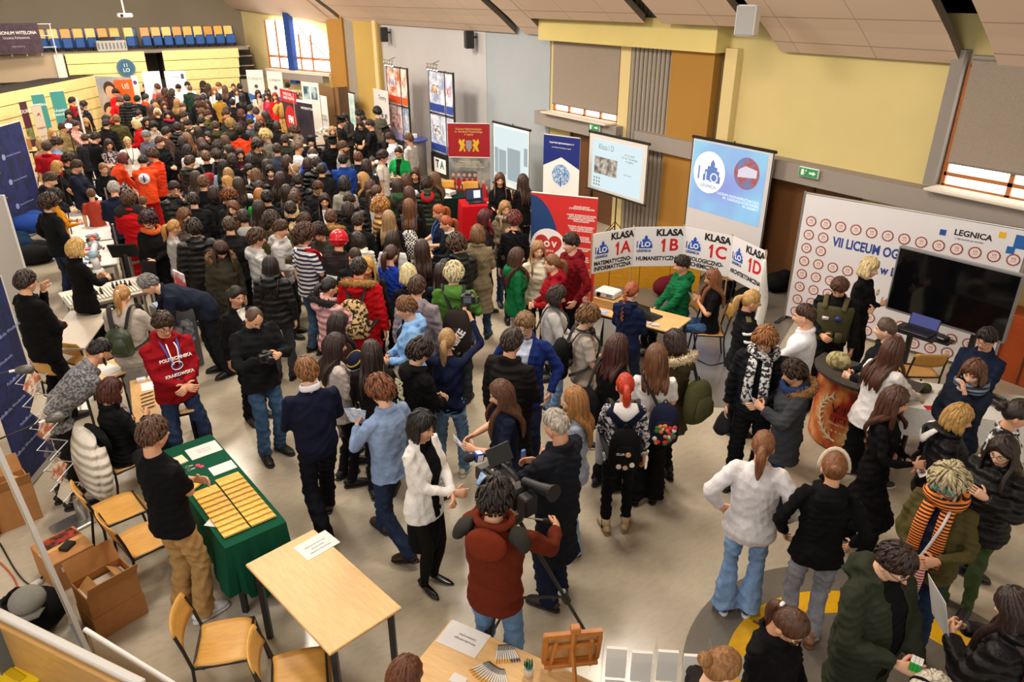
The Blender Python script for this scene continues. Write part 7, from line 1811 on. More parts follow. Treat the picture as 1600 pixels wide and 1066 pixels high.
for i,(s_,z,sz) in enumerate((('VII',.52,.15),('LICEUM',.41,.085),('OGÓLNOKSZTAŁCĄCE',.345,.032),('★ ★ ★ ★ ★',.26,.04))):
 n = len(s_); wd = sz*(.62 if i else .75)
 for k,ch in enumerate(s_):
  u = (k - (n - 1)/2)*wd; a = u/RR; p = Vector(oncyl(u,z,RR+.004)); xd = Vector((-math.sin(a),math.cos(a),0))
  if ch != ' ': text(ch,r,face_frame(p,xd,(0,0,1)),sz,plain('2a0d0a') if i < 2 else cr,depth=.001)
CM = Matrix.Rotation(r.rotation_euler.z,3,'Z'); CO = Vector(r.location)
def onC(x,y,z=.876): return CO+CM @ Vector((x,y,0))+Vector((0,0,z))
o = MB(); o.ell((0,0,.07),(.11,.14,.11),16,10); o = o.build('camouflage_helmet',mat('pattern','7a6f48','b5a878',scale=14),None,True); o.location = onC(.22,-.28); tag(o,'camouflage helmet on the painted counter','helmet')
for k in range(3): paper(onC(.22+.06*k,-.02+.13*k),(.20,.07),.5+CM.to_euler().z,f'ration packet on the painted counter, {["nearest the helmet", "middle one", "farthest from the helmet"][k]}',m=mat('photo','cfcfc4','5a6a48',scale=14),th=.012,name='packet',cat='packet')
# white cloth table with equipment
wl,wr = at(1412,606,.75),at(1640,640,.75); WRZ = vrz(wl,wr); wc = (wl+wr)/2+Matrix.Rotation(WRZ,3,'Z') @ Vector((0,-.12,0)); WLn = (wr - wl).length
table(wc,(WLn,.62),WRZ,.742,'table under the white cloth with field equipment',leg_r=.025)
cloth(wc,WLn+.02,.64,.748,WRZ,mat('cloth','dcdad6',fold=.2),'white cloth with a red stripe over the field equipment table',lambda t: .45 if t % 4 < 1 else .5,amp=.012,seed=3)
def onW(u,v,z=.757): return Vector((wc.x,wc.y,0))+Matrix.Rotation(WRZ,3,'Z') @ Vector((u*WLn,v,0))+Vector((0,0,z))
paper(onW(-.30,-.26),(.24,.09),WRZ+.3,'red cloth ribbon on the white equipment table',m=plain('b8141c',.7),name='ribbon',cat='ribbon')
def rifle(p,rz,label):
 r = empty('rifle',tuple(p),rz,label,'rifle'); MB().box((0,0,.03),(.32,.035,.06),bev=.008).build('receiver',BLK,r); MB().tube([(.15,0,.04),(.52,0,.04)],.011,8).build('barrel',BLK,r); MB().box((-.26,0,.025),(.22,.03,.085),bev=.01).build('stock',plain('26221c'),r); MB().box((.06,0,-.0),(.05,.03,.06),M=Matrix.Rotation(.3,3,'Y')).build('magazine',BLK,r); MB().box((.25,0,.04),(.16,.04,.045),bev=.01).build('handguard',plain('1e2019'),r)
rifle(onW(.10,-.05,.79),WRZ - .9,'black training rifle on the white table, nearer the cadet'); rifle(onW(.26,-.12,.79),WRZ - .75,'black training rifle at the right end of the white table')
for k,(u,v,c,sz,nm,lb) in enumerate(((-.36,.10,'3d3f2a',(.09,.07,.06),'pouch','olive pouch on the white table by the white blouse girl'),(-.22,.02,'6b5a38',(.07,.07,.06),'mug','tan mug on the white equipment table'),(-.14,.12,'1a1a1c',(.06,.05,.09),'radio','black hand radio on the white equipment table'),(-.04,.14,'2e3a2a',(.10,.06,.05),'binoculars','dark green binoculars on the white equipment table'),(.30,.12,'4a5a34',(.14,.08,.03),'bandage','olive cloth bundle at the right end of the white table'))):
 o = MB(); o.ell((0,0,sz[2]*.5),sz,12,8) if k != 2 else o.box((0,0,.05),sz,bev=.01);
 if k == 3: o.cyl((-.05,-.05,.03),(-.05,.06,.03),.025); o.cyl((.05,-.05,.03),(.05,.06,.03),.025)
 o = o.build(nm,mat('cloth',c),None,True); o.location = onW(u,v); tag(o,lb,nm)
p = onx(1596,545,10.25); r = empty('red_cabinet',(10.36,p.y - .1,0),-math.pi/2,'red-brown wooden cabinet at the right edge','cabinet'); MB().box((0,0,.45),(.9,.4,.9),bev=.006).build('body',mat('wood','a84a1c',grain=(2,8,8)),r); MB().box((0,-.205,.45),(.02,.012,.86)).build('door_gap',plain('5a2a12'),r)
p = at(1436,560,.6); chair((p.x,p.y),WRZ+.3,'chair with a black jacket behind the white equipment table')
# --- red and dark green tables near the projection screens
ra,rb,rc_ = at(726,322,.75),at(808,318,.75),at(722,372,0)
tr = (ra+rb)/2; RZ = vrz(ra,rb); o = Matrix.Rotation(RZ,3,'Z'); tr = tr+o @ Vector((0,.22,0)); table(tr,(1.15,.6),RZ,.742,'table under the red cloth'); cloth(tr,1.18,.62,.748,RZ,mat('cloth','b5121c',fold=.25),'bright red tablecloth under an open laptop',lambda t: .06,amp=.02,seed=5)
laptop(tr+o @ Vector((-.28,.0,.012)),RZ+.1,'black laptop with a blue-white picture on the red tablecloth',mat('glow','1c2850',power=.6),100,'17171a',mat('glow','d8dce8',power=.8))
paper(tr+o @ Vector((.10,-.12,.012)),(.3,.2),RZ+.1,'white leaflets spread on the red tablecloth')
r = empty('flower_cup',tuple(tr+o @ Vector((.32,.1,.012))),0,'small pot with yellow and white flowers on the red tablecloth','flowers'); MB().lathe((0,0,0),[(.05,0),(.065,.1),(.06,.1)]).build('pot',plain('e0c9a0'),r,True); mb = MB(); mb2 = MB()
for x,y,c in ((-.05,0,0),(.06,.03,1),(.0,-.04,0)):
 mb.tube([(0,0,.08),(x,y,.2)],.004,5); [mb2.ell((x+.03*math.cos(a),y+.03*math.sin(a),.21),(.022,.022,.01),8,5,c) for a in np.linspace(0,6.28,7)[:-1]]
mb.build('stems',plain('3f7a34'),r); mb2.build('petals',[plain('e8b820'),plain('f0eee6')],r,True)
ga,gb = at(648,318,.75),at(716,306,.75); tg = (ga+gb)/2+Vector((.15,.25,0)); table(tg,(1.1,.6),RZ+.1,.742,'table under the black-green cloth'); cloth(tg,1.12,.62,.748,RZ+.1,mat('cloth','10241f',fold=.2),'black-green tablecloth left of the red one',lambda t: .06,amp=.015,seed=6)
projector(Vector((tg.x+.22,tg.y - .05,.758)),RZ - .8,'white projector on the black-green tablecloth')
paper(Vector((tg.x+.08,tg.y - .2,.757)),(.25,.2),RZ,'white papers on the black-green tablecloth')
for (x,y,lb) in ((700,306,'yellow chair behind the black-green table'),(738,308,'yellow chair between the black-green and red tables')):
 p = at(x,y,.5); chair((p.x,p.y),RZ+math.pi,lb,ply=mat('wood','d9a23c',grain=(12,2,12)))
# --- TA display towers with spotlights and the drum counter
def tower(px0,py0,px1,py1,label,pics):
 X = 9.75; a,b_ = onx(px0,py0,X),onx(px1,py1,X); w_ = a.y - b_.y; h = (a.z+b_.z)/2; r = empty('display_tower',(X,(a.y+b_.y)/2,0),-math.pi/2,label,'display'); r['w'] = w_; r['h'] = h; r['t'] = .04
 for j,(u0,u1) in enumerate(((-.5,.16),(.19,.5))):
  for i,(z0,z1) in enumerate(((.62,1.0),(.24,.60))):
   c = pics[(i*2+j) % len(pics)]; p_ = MB().box(((u0+u1)/2*w_,0,(z0+z1)/2*h),((u1 - u0)*w_ - .02,.04,(z1 - z0)*h - .02)).build('poster_panel',mat('photo',c[0],c[1],scale=3.5),r)
   hh = MB().box(((u0+u1)/2*w_,-.022,(z0+.05)*h),((u1 - u0)*w_ - .06,.006,.20)).build('poster_band',plain(c[2],.5),p_); MB().box(((u0+u1)/2*w_ - .06*w_,-.022,(z0+.22)*h),((u1 - u0)*w_*.45,.006,.22)).build('poster_picture',mat('photo',c[3],'e8e0d8',scale=9),p_)
 for u in (-.5,.175,.5): MB().box((u*w_,.0,h/2+.02),(.03,.05,h+.04)).build('upright',plain('2a2a2e',.4),r)
 for z in (.23,.61,1.005): MB().box((0,0,z*h),(w_,.05,.03)).build('crossbar',plain('2a2a2e',.4),r)
 MB().box((0,.05,.115*h),(w_,.2,.22*h)).build('base',plain('121214',.5),r)
 MB().box((-.1*w_,-.06,.12*h),(.5*w_,.01,.14*h)).build('logo_card',WT,r); put(r,'T',-.20,.13,.30,plain('3a2a6a'),off=.10,bold=.01); put(r,'A',-.0,.13,.30,plain('2a8aa8'),off=.10,bold=.01)
 l = empty('track_spotlight',(X - .25,r.location.y,h+.16),-math.pi/2,f'four-lamp spotlight bar above the {label.split(",")[0]}','lamp'); MB().box((0,0,.05),(.62,.03,.03)).build('bar',CHROME,l); MB().cyl((0,.0,.05),(0,.22,.12),.012).build('mount',CHROME,l)
 for k in range(4):
  x = -.24+.16*k; hd = MB().tube([(x,0,.03),(x,-.02,-.02),(x,-.0,-.08)],[.012,.03,.04],10).build('lamp_head',CHROME,l); MB().ell((x,0,-.085),(.034,.034,.015),10,6).build('bulb',mat('glow','fff0d8',power=12),hd)
 d_ = bpy.data.lights.new('spot','SPOT'); d_.energy = 70; d_.spot_size = 1.9; d_.spot_blend = .8; d_.color = (1,.9,.75); d_.shadow_soft_size = .1; lo = bpy.data.objects.new('spot',d_); COL.objects.link(lo); lo.location = (X - .35,r.location.y,h+.08); lo.rotation_euler = (0,math.radians(28),0)
tower(604,104,636,108,'left lit display tower, orange and white posters',(('ddd6d0','b8622c','c8421c','7a5a9a'),('e2dcd6','c08a5c','d85a28','c85a3c'),('dedad8','8a3a4a','8a8ab8','c03a3a'),('d8d6d6','6a8ab0','d8a83a','5a5aa0')))
tower(670,110,708,116,'right lit display tower, blue and white posters',(('d6d8e2','8a98b8','1f3a8c','8a5a3c'),('dcdce6','9a8aa8','2a48a0','c03a6a'),('dadce6','8a9ab8','1f3a8c','3a4a6a'),('d2d6e2','a8b0c8','2a48a0','5a6a90')))
p = onx(652,285,9.3); r = empty('drum_counter',(p.x,p.y,0),0,'round grey counter with a blue top and a triangle logo','counter'); MB().lathe((0,0,0),[(.30,0),(.30,.95),(.29,.96)],24).build('drum',plain('6e6a66',.5),r,True); MB().lathe((0,0,.96),[(.35,0),(.35,.04),(.33,.045)],24).build('top',plain('2f3a8c',.4),r,True)
MB().box((-.26,-.17,.50),(.012,.30,.55),rz=.58).build('logo_card',WT,r); text('TA',r,face_frame((-.275,-.18,.50),(.548,-.836,0)),.22,plain('2a6a9a'),depth=.002)
o = paper((p.x,p.y,1.02),(.01,.01),0,'white card holder on the round grey counter'); MB().box((0,0,.06),(.12,.08,.12),bev=.01).build('holder',WHITE,o)
# --- far roll-ups: top corners from the photograph, all about two metres tall
def far(name,x0,y0,x1,y1,h,m,label,z0=.04,base=True):
 return banner(name,at(x0,y0,h),at(x1,y1,h),h,label,m,z0,base=base)
r = far('roll_up_banner',384,110,410,110,2.05,plain('d9d6d2'),'white and blue roll-up by the dark stairs'); shape(r,'blue_field',[(-.5,.04),(-.5,.60),(0,.54),(.5,.60),(.5,.04)],plain('2f66b0')); disc(r,'logo',0,.72,.11,plain('4a4a4c')); put(r,'Collegium',0,.86,.13,plain('7a7a7e')); put(r,'ZAPRASZAMY',0,.46,.11,WT,off=.01)
r = far('roll_up_banner',416,112,440,113,2.02,plain('d9d6d2'),'white and blue roll-up against the yellow corner wall'); shape(r,'blue_field',[(-.5,.04),(-.5,.60),(0,.54),(.5,.60),(.5,.04)],plain('2f66b0')); disc(r,'logo',0,.72,.11,plain('4a4a4c')); put(r,'Collegium',0,.86,.13,plain('7a7a7e')); put(r,'Studiuj z nami',0,.46,.10,WT,off=.01)
r = far('roll_up_banner',437,138,463,144,1.9,plain('26222a'),'dark roll-up with red round logo and red header'); rect(r,'red_field',-.5,.80,.5,1,plain('b5182a')); put(r,'TWÓJ STUDENT\nRADIO MUZYKA',0,.90,.12,WT,off=.01); disc(r,'red_logo',0,.52,.34,plain('b5182a')); put(r,'FM',0,.52,.32,WT,bold=.01,off=.012); rect(r,'white_strip',-.4,.16,.4,.18,WT)
r = far('roll_up_banner',463,156,487,160,1.95,mat('photo','1c1c26','3a2a34',scale=2),'black roll-up with a pale stripe at the top'); rect(r,'white_strip',-.5,.975,.5,1,WT); put(r,'INFORMATYKA',.15,.90,.09,WT)
r = far('display_board',456,140,495,142,1.95,mat('card','b8a888'),'beige pinboard with photographs under a headline',z0=.5,base=False); put(r,'SOLALIGRAFIA',0,.93,.16,KT,bold=.004)
for i,(x,z,c) in enumerate(((-.3,.80,'4a3018'),(.25,.83,'2a2018'),(.25,.66,'6a3a1c'),(.25,.52,'5a3018'),(-.3,.58,'7a5a34'))): rect(r,'photo_print',x - .16,z - .06,x+.16,z+.06,mat('photo',c,'c8b08a',scale=5))
for s in (-.48,.48): MB().box((s*r['w'],.03,.97),(.05,.05,1.94)).build('post',plain('8a7a5a'),r)
r = far('display_board',470,127,497,130,2.35,plain('d8d4cc'),'white board with two blue photographs behind the beige pinboard',base=False)
for x in (-.22,.22): rect(r,'photo_print',x - .17,.80,x+.17,.95,mat('photo','2a4a5a','a8c0c8',scale=4))
r = far('roll_up_banner',491,148,510,152,2.0,plain('dcdad8'),'slim white roll-up with grey lines of text'); put(r,'SAMORZĄD\nUCZNIOWSKI',0,.70,.10,plain('6a6a70')); put(r,'szkoła - przyszłość',0,.55,.06,plain('6a6a70')); rect(r,'dark_picture',-.4,.28,.2,.42,plain('2a2c38')); put(r,'ZAPRASZAMY',0,.16,.09,plain('7a7a80'))
r = far('partition_panel',497,132,528,138,2.2,mat('wood','7a5a38',grain=(9,9,2)),'brown wooden partition panel beside the slim white roll-up',base=False); MB().box((r['w']*.3,.2,1.1),(.04,.45,2.2)).build('side_panel',mat('wood','5a4028',grain=(9,9,2)),r)
r = far('roll_up_banner',583,139,606,144,2.05,plain('d4d2d0'),'white roll-up beside the left lit display tower'); put(r,'Termy',.1,.90,.20,plain('3a3a40')); put(r,'EUROPY',.1,.52,.12,plain('5a5a60'))
for k in range(3): rect(r,'icon',-.3+.25*k,.62,-.15+.25*k,.68,plain('6a6a74'))
r = far('portrait_banner',148,119,205,121,2.15,mat('photo','8a92a8','b0a8a0',scale=1.4),'wide banner with two young faces and an orange panel',base=False)
shape(r,'orange_field',[(.0,.95),(.5,.97),(.5,.45),(.2,.70),(-.05,.80)][::-1],plain('cf5a1e'))
for x,z,hc,s in ((-.16,.78,'3a2418',1.0),(-.27,.46,'2a1810',1.05)):
 disc(r,'portrait_hair',x,z+.03,.17*s,plain(hc),.004); disc(r,'portrait_face',x+.015,z - .012,.135*s,plain('d6a488'),.012); shape(r,'portrait_shoulders',[(x - .22,z - .36),(x - .16,z - .18),(x,z - .13),(x+.16,z - .18),(x+.22,z - .36)],plain('5a6a9a' if s == 1.0 else '8a6a5a'),.003)
put(r,'UŚ',.30,.86,.22,WT,off=.01)
r = far('roll_up_banner',204,119,214,119,2.1,plain('dedcdc'),'narrow white roll-up right of the portrait banner'); disc(r,'logo',0,.90,.3,plain('6a3a8a'))
r = far('roll_up_banner',221,113,249,112,2.2,mat('photo','b8d0dc','d8e4e8',scale=2),'pale blue banner behind the far stand')
r = far('roll_up_banner',256,112,289,111,2.18,plain('e6e3e6'),'white banner with a small dark square, far end'); rect(r,'dark_square',.26,.88,.40,.96,plain('3a3a4a')); put(r,'CS  Szkoła',-.18,.92,.12,plain('5a5a70')); disc(r,'faint_logo',0,.60,.12,plain('d4c4cc')); rect(r,'thin_line',-.45,.78,.45,.79,plain('a8a4ac'))
r = far('roll_up_banner',77,144,99,142,2.0,plain('3a8a86'),'teal roll-up, right one of the pair'); put(r,'Uczelnia\nZawodowa',0,.70,.12,WT); put(r,'REKRUTACJA',0,.34,.12,WT,bold=.003)
r = far('roll_up_banner',48,149,68,147,2.0,plain('3a8a86'),'teal roll-up, left one of the pair'); put(r,'Uczelnia',0,.86,.12,WT); put(r,'Studia\nkursy',.1,.4,.11,WT)
r = far('roll_up_banner',48,166,63,163,1.95,plain('c9bda8'),'beige roll-up with a small dark red swirl'); shape(r,'swirl',[(-.2,.86),(.1,.90),(.25,.84),(.1,.87)],plain('8a1a2a')); put(r,'Kolegium',0,.70,.09,plain('9a3a3a'))
for k in range(6): rect(r,'text_line',-.3,.58 - .06*k,.2,.59 - .06*k,plain('8a8278'))
r = far('roll_up_banner',29,160,40,158,1.9,plain('4a1a2e'),'dark purple roll-up beside the beige one'); rect(r,'green_picture',-.5,.45,.5,.62,mat('photo','4a5a2a','8a8a5a',scale=4)); put(r,'POLSKA',0,.86,.13,WT)
fb = at(38,216,0); r = empty('beach_flag',(fb.x,fb.y,0),-PSI*.2,'tall white feather flag with red letters at the left edge','flag'); r['w'] = .62; r['h'] = 3.0; r['t'] = .01
MB().tube([(-.31,0,0),(-.31,0,2.2),(-.25,0,2.8),(.0,0,3.02)],.012,6,smooth=3).build('pole',CHROME,r); mb = MB(); mb.poly([(-.30,-.004,.3),(-.30,-.004,2.3),(-.22,-.004,2.8),(-.02,-.004,3.0),(.12,-.004,2.7),(.28,-.004,.5)][::-1],(0,.008,0)); mb.build('flag_cloth',plain('dedbe0',.8),r)
put(r,'LNI',.0,.36,.34,REDT,bold=.01,off=.016); put(r,'Radio',-.1,.46,.17,REDT,off=.016); put(r,'szkoła',-.05,.68,.10,plain('3a2a6a'),off=.016)
def navy(x0,y0,x1,y1,h,label,txt):
 L,R = at(x0,y0,h),at(x1,y1,h); r = banner('roll_up_banner',L,R,h,label,mat('pattern','101a44','16225a',scale=3),thick=.03)
 for k in range(7): put(r,txt,-.22+.44*(k % 2),.86 - .11*k,.05,plain('8a94c8'),off=.01); disc(r,'crest',-.40+.44*(k % 2),.86 - .11*k,.03,plain('8a94c8'))
 MB().box((r['w']/2+.02,.02,h/2),(.03,.06,h)).build('side_frame',plain('cfcdca',.4),r)
navy(-60,215,30,190,2.25,'tall navy banner wall with small crests at the upper left','Politechnika Wrocławska')
navy(-60,470,-2,432,2.1,'navy banner wall at the left edge beside the black suit man','Politechnika Wrocławska')
r = banner('partition_panel',at(-40,325,2.0),at(2,305,2.0),2.0,'grey partition end between the two navy banner walls',plain('a8a5a0',.5),base=False,thick=.05); MB().box((r['w']/2,0,1),(.05,.07,2.0)).build('edge_post',plain('d8d5d0',.4),r)
# round sign, hanging banner, clock-like details at the far end
o = ony(197,106,30.85); r = empty('round_sign',tuple(o),0,'round blue sign hanging on the cream bleachers','sign'); r['w'] = .42; r['h'] = .42; r['t'] = .02
MB().tube([(0,.012,0),(0,-.012,0)],.30,28).build('plate',plain('3f6a86',.5),r); MB().tube([(0,-.011,0),(0,-.016,0)],.25,28).build('inner_plate',plain('2f5a76',.5),r); text('11\nLO',r,Matrix.Translation((0,-.018,0)) @ Matrix.Rotation(math.pi/2,4,'X'),.17,WT)
o = ony(30,60,30.1); r = empty('hanging_banner',(o.x - .15,30.08,o.z),0,'dark violet cloth banner on the balcony railing','banner'); r['w'] = 1.5; r['h'] = .9; r['t'] = .01; MB().box((0,0,0),(1.5,.01,.9)).build('cloth',mat('pattern','35252e','4a3844',scale=6,soft=.2),r)
put(r,'LEGIONUM WITELONA',.05,.18,.14,WT,sx=.8); put(r,'Uczelnia Państwowa',.05,.02,.11,plain('c8b8b8'),sx=.8); put(r,'zapraszamy',.05,-.26,.08,plain('9a8a8a'))
# exit signs, loudspeakers, ceiling projector
def exit_sign(p,label):
 r = empty('exit_sign',tuple(p),-math.pi/2,label,'sign'); MB().box((0,0,0),(.36,.04,.15),bev=.006).build('box',plain('e6e8e4'),r); MB().box((0,-.022,0),(.34,.004,.13)).build('sign_face',mat('glow','1f8a4a',power=.6),r)
 mb = MB(); mb.box((-.10,-.026,0),(.05,.003,.09)); mb.poly([(.02,-.024,-.015),(.02,-.024,.015),(.09,-.024,.015),(.09,-.024,.035),(.14,-.024,0),(.09,-.024,-.035),(.09,-.024,-.015)],(0,-.003,0)); mb.ell((-.04,-.026,.03),(.013,.003,.013),8,5); mb.tube([(-.04,-.026,.02),(-.05,-.026,-.01),(-.07,-.026,-.04)],(.009,.002),5); mb.build('pictogram',plain('eef4ee'),r)
exit_sign(onx(1264,270,XW - .34),'green exit sign on the ledge right of the emblem slide screen'); exit_sign(onx(929,199,XW - .34),'green exit sign above the screen before the slatted column')
def speaker(p,rz,label,col='151515',s=(.24,.22,.42)):
 r = empty('loudspeaker',tuple(p),rz,label,'loudspeaker'); MB().box((0,0,0),s,bev=.02).build('cabinet',plain(col,.5),r); MB().box((0,-s[1]/2 - .003,0),(s[0] - .04,.008,s[2] - .04),bev=.003).build('grille',plain('3a3a3a' if col == '151515' else '9a9a9a',.7),r); MB().box((0,s[1]/2+.04,.06),(.05,.10,.05)).build('bracket',plain(col),r)
speaker(onx(600,54,XW - .25),-math.pi/2 - .3,'black loudspeaker at the left end of the grey wall'); speaker(onx(733,62,XW - .25),-math.pi/2 - .3,'black loudspeaker above the right lit display tower')
speaker(onx(1168,32,9.3),-math.pi/2+.3,'light grey loudspeaker hanging from the ceiling sails','cfcdc8',(.30,.2,.42))
p = ony(195,24,30.0); r = empty('ceiling_projector',tuple(p),0,'white projector hanging on a long pole from the ceiling','projector'); MB().box((0,0,0),(.46,.36,.14),bev=.03).build('body',plain('d4d2ce',.4),r); MB().cyl((0,0,.07),(-.05,0,2.6),.03).build('pole',plain('cfcdc8'),r); MB().cyl((-.12,-.18,0),(-.12,-.21,0),.05).build('lens',plain('1a1a1c',.1),r)
p = ony(170,62,31.1); r = empty('control_desk',(p.x+.05,31.15,zt),0,'grey control desk with a black mixer among the gallery seats','desk'); MB().box((0,0,.20),(.95,.3,.34),bev=.01).build('desk',plain('a8a6a0'),r); MB().box((-.1,0,.42),(.5,.28,.10),bev=.02).build('mixer',plain('1a1a1c'),r); mb = MB()
for k in range(8): mb.box((-.42+.12*k,-.155,.2),(.05,.01,.2))
mb.build('vents',plain('6a6863'),r)
# bright lamp at the far left, white tripod pole
p = Vector((at(107,197,1.75).x,at(107,197,1.75).y,0)); r = empty('floodlight',(p.x,p.y,0),0,'dazzling white lamp on a stand at the far left','lamp'); MB().cyl((0,0,0),(0,0,1.7),.014).build('stand',plain('1a1a1c'),r); MB().box((0,0,1.76),(.16,.08,.12),bev=.02).build('housing',plain('2a2a2c'),r); MB().ell((0,-.05,1.76),(.07,.03,.05),12,8).build('bulb',mat('glow','e6ecff',power=45),r)
MB().tube([(-.3,-.2,0),(0,0,.5),(.3,-.2,0)],.012,6).build('feet',plain('1a1a1c'),r)
p = at(151,285); r = empty('exhibit_pole',(p.x,p.y,0),0,'white pole of the exhibit stand behind the long table','pole'); MB().box((0,0,1.1),(.05,.05,2.2),bev=.006).build('post',plain('dcd8d8',.4),r); MB().box((0,0,.02),(.4,.4,.04)).build('foot',plain('bdbab6',.4),r); MB().box((.15,0,1.25),(.5,.03,.04)).build('arm',plain('8a8a8a'),r)
# ------------------------------------------------------------------ things people wear, carry and hold
def bone(d,n): return world(d,d['sk'].wri[n]+d['sk'].hdir[n]*.09)
def frame_of(d):
 M = Matrix.Translation((*d['loc'],d.get('z',0))) @ Matrix.Rotation(d['rz'],4,'Z') @ Matrix.Scale(d['s'],4); return M
def on_back(d,u,z,off=0.0):
 """a spot on the back of the garment"""
 sk = d['sk']; return sk.T(V3(u,-.155 - off - TOPS[d['top'][0]][0],z))
def worn(d,name,fn,m,smooth=True):
 mb = MB(); fn(mb); return mb.build(name,m,d['root'],smooth)
def back_text(d,s,z,size,m,u=0.0,align='CENTER',front=False,bold=.002):
 sk = d['sk']; th = TOPS[d['top'][0]][0]; fx = (.09 if 'fat' in d['flags'] else .045 if 'stout' in d['flags'] else 0)*math.exp(-((z - 1.08)/.16)**2)
 p = sk.T(V3(u,(.150+th+.014+fx) if front else -(.135+th+.012),z)); x = V3(-1,0,0) if front else V3(1,0,0); up = rx(-sk.lean) @ V3(0,.10 if not front else -.12,1)
 return text(s,d['root'],face_frame(Vector(p),Vector(x),Vector(up)),size,m,depth=.004,bold=bold,align=align)
d = who(253,490); back_text(d,'POLITECHNIKA',1.345,.042,WT,front=True,bold=.0008); back_text(d,'KRAKOWSKA',1.19,.042,WT,front=True,bold=.0008)
for s in (-1,1): worn(d,'drawstring',lambda mb: mb.tube([d['sk'].T(V3(s*.035,.105,1.465)),d['sk'].T(V3(s*.04,.16,1.42)),d['sk'].T(V3(s*.025,.185,1.28))],.006,6,smooth=3),WT)
worn(d,'emblem',lambda mb: mb.tube([d['sk'].T(V3(.05*math.cos(t),.168+TOPS['hoodie'][0],1.27+.04*math.sin(t))) for t in np.linspace(0,6.283,21)[:-1]],.004,5,closed=True),WT)
d = who(655,527)
for i,s in enumerate(('SEZ','IGI','***','NWS','III')): back_text(d,s,1.36 - .075*i,.085,plain('d8cfae'),u=-.04+.012*i,bold=.002)
d = who(477,561)
for e in ('collar',): worn(d,'shirt_collar',lambda mb: mb.tube([d['sk'].neck+V3(math.sin(a)*.077,math.cos(a)*.077,.018 - .02*math.cos(a)) for a in np.linspace(0,6.283,25)[:-1]],(.008,.030),8,closed=True),plain('e6e8ee',.8))
d = who(695,337); worn(d,'shirt_collar',lambda mb: mb.tube([d['sk'].neck+V3(math.sin(a)*.072,math.cos(a)*.072,.012 - .02*math.cos(a)) for a in np.linspace(0,6.283,25)[:-1]],(.007,.022),8,closed=True),plain('e8e6e2',.8))
d = who(978,585)                                            # hood spread over the shoulders
def sailor(mb):
 sk = d['sk']
 for j,(w0,z,y) in enumerate(((.13,1.50,-.10),(.17,1.44,-.145),(.14,1.36,-.165),(.03,1.28,-.17))): pass
 mb.tube([sk.T(V3(0,-.105,1.515)),sk.T(V3(0,-.145,1.46)),sk.T(V3(0,-.165,1.38)),sk.T(V3(0,-.165,1.28))],[(.12,.02),(.185,.028),(.12,.02),(.02,.01)],14,up=(0,1,0),smooth=3)
worn(d,'hood',sailor,mat('cloth','15182e'))
worn(d,'hood_lining',lambda mb: mb.tube([d['sk'].T(V3(0,-.11,1.535)),d['sk'].T(V3(0,-.165,1.48)),d['sk'].T(V3(0,-.185,1.39))],[(.10,.02),(.12,.02),(.02,.01)],14,up=(0,1,0),smooth=3),mat('cloth','d9d6d2'))
d = who(1177,454)
for zz in (.30,.62): worn(d,'sleeve_stripe',lambda mb: mb.tube([d['sk'].sho['R']*(1 - zz)+d['sk'].elb['R']*zz+(d['sk'].elb['R'] - d['sk'].sho['R'])*k for k in (-.02,.06)],.076,16),plain('e4e4e2',.7))
for s in (-1,1): worn(d,'shoulder_board',lambda mb: mb.box(d['sk'].T(V3(s*.13,-.01,1.478)),(.10,.055,.014),M=Matrix.Rotation(s*.35,3,'Y'),bev=.004),plain('5a4f2c',.7))
d = who(1313,438)
def tac(mb): torso(mb,d['sk'],sections('m',.98,1.40,.034))
worn(d,'tactical_vest',tac,mat('cloth','4a4630'))
for s in (-1,1): worn(d,'shoulder_strap',lambda mb: mb.tube([d['sk'].T(V3(s*.10,.155,1.38)),d['sk'].T(V3(s*.11,.05,1.50)),d['sk'].T(V3(s*.10,-.13,1.40))],(.028,.012),8,smooth=4),mat('cloth','5a5338'))
for k in range(3): worn(d,'pouch',lambda mb: mb.box(d['sk'].T(V3(-.10+.10*k,.175,1.06)),(.08,.05,.13),bev=.015),mat('cloth','4d4932'))
worn(d,'patch',lambda mb: mb.tube([d['sk'].T(V3(-.06,.172,1.28)),d['sk'].T(V3(-.06,.180,1.28))],.035,16),plain('1f3a7a')); worn(d,'flag_patch',lambda mb: mb.box(d['sk'].T(V3(.07,.176,1.27)),(.07,.006,.04)),plain('d8c8c8'))
d = who(1362,404); worn(d,'round_print',lambda mb: mb.tube([d['sk'].T(V3(-.075+.034*math.cos(t),.150,1.34+.034*math.sin(t))) for t in np.linspace(0,6.283,21)[:-1]],.006,5,closed=True),plain('c9a83a'))
d = who(775,754)                                            # rust jacket: big hood and dark shoulder panels
worn(d,'hood',lambda mb: (mb.ell(d['sk'].T(V3(0,-.155,1.425)),(.135,.065,.115),24,14),mb.tube([d['sk'].neck+V3(math.sin(a)*.115,-math.cos(a)*.095+.01,.015) for a in np.linspace(-2.5,2.5,14)],(.022,.034),8)),mat('cloth','6e2a16'))
for s in (-1,1): worn(d,'shoulder_panel',lambda mb: mb.tube([d['sk'].T(V3(s*.12,-.06,1.475)),d['sk'].T(V3(s*.185,-.05,1.45)),d['sk'].T(V3(s*.222,-.045,1.38))],[(.05,.035),(.085,.05),(.07,.04)],12,smooth=3),mat('cloth','33302c'))
def lining(px,py,col):
 d = who(px,py); worn(d,'hood_lining',lambda mb: mb.tube([d['sk'].T(V3(0,-.09,1.53)),d['sk'].T(V3(0,-.15,1.50)),d['sk'].T(V3(0,-.195,1.42)),d['sk'].T(V3(0,-.195,1.36))],[(.08,.02),(.125,.03),(.12,.03),(.04,.015)],14,up=(0,1,0),smooth=3),mat('cloth',col))
lining(1505,635,'ded8d6'); lining(479,299,'a29468'); lining(373,332,'8a8a84'); lining(664,277,'b01822')
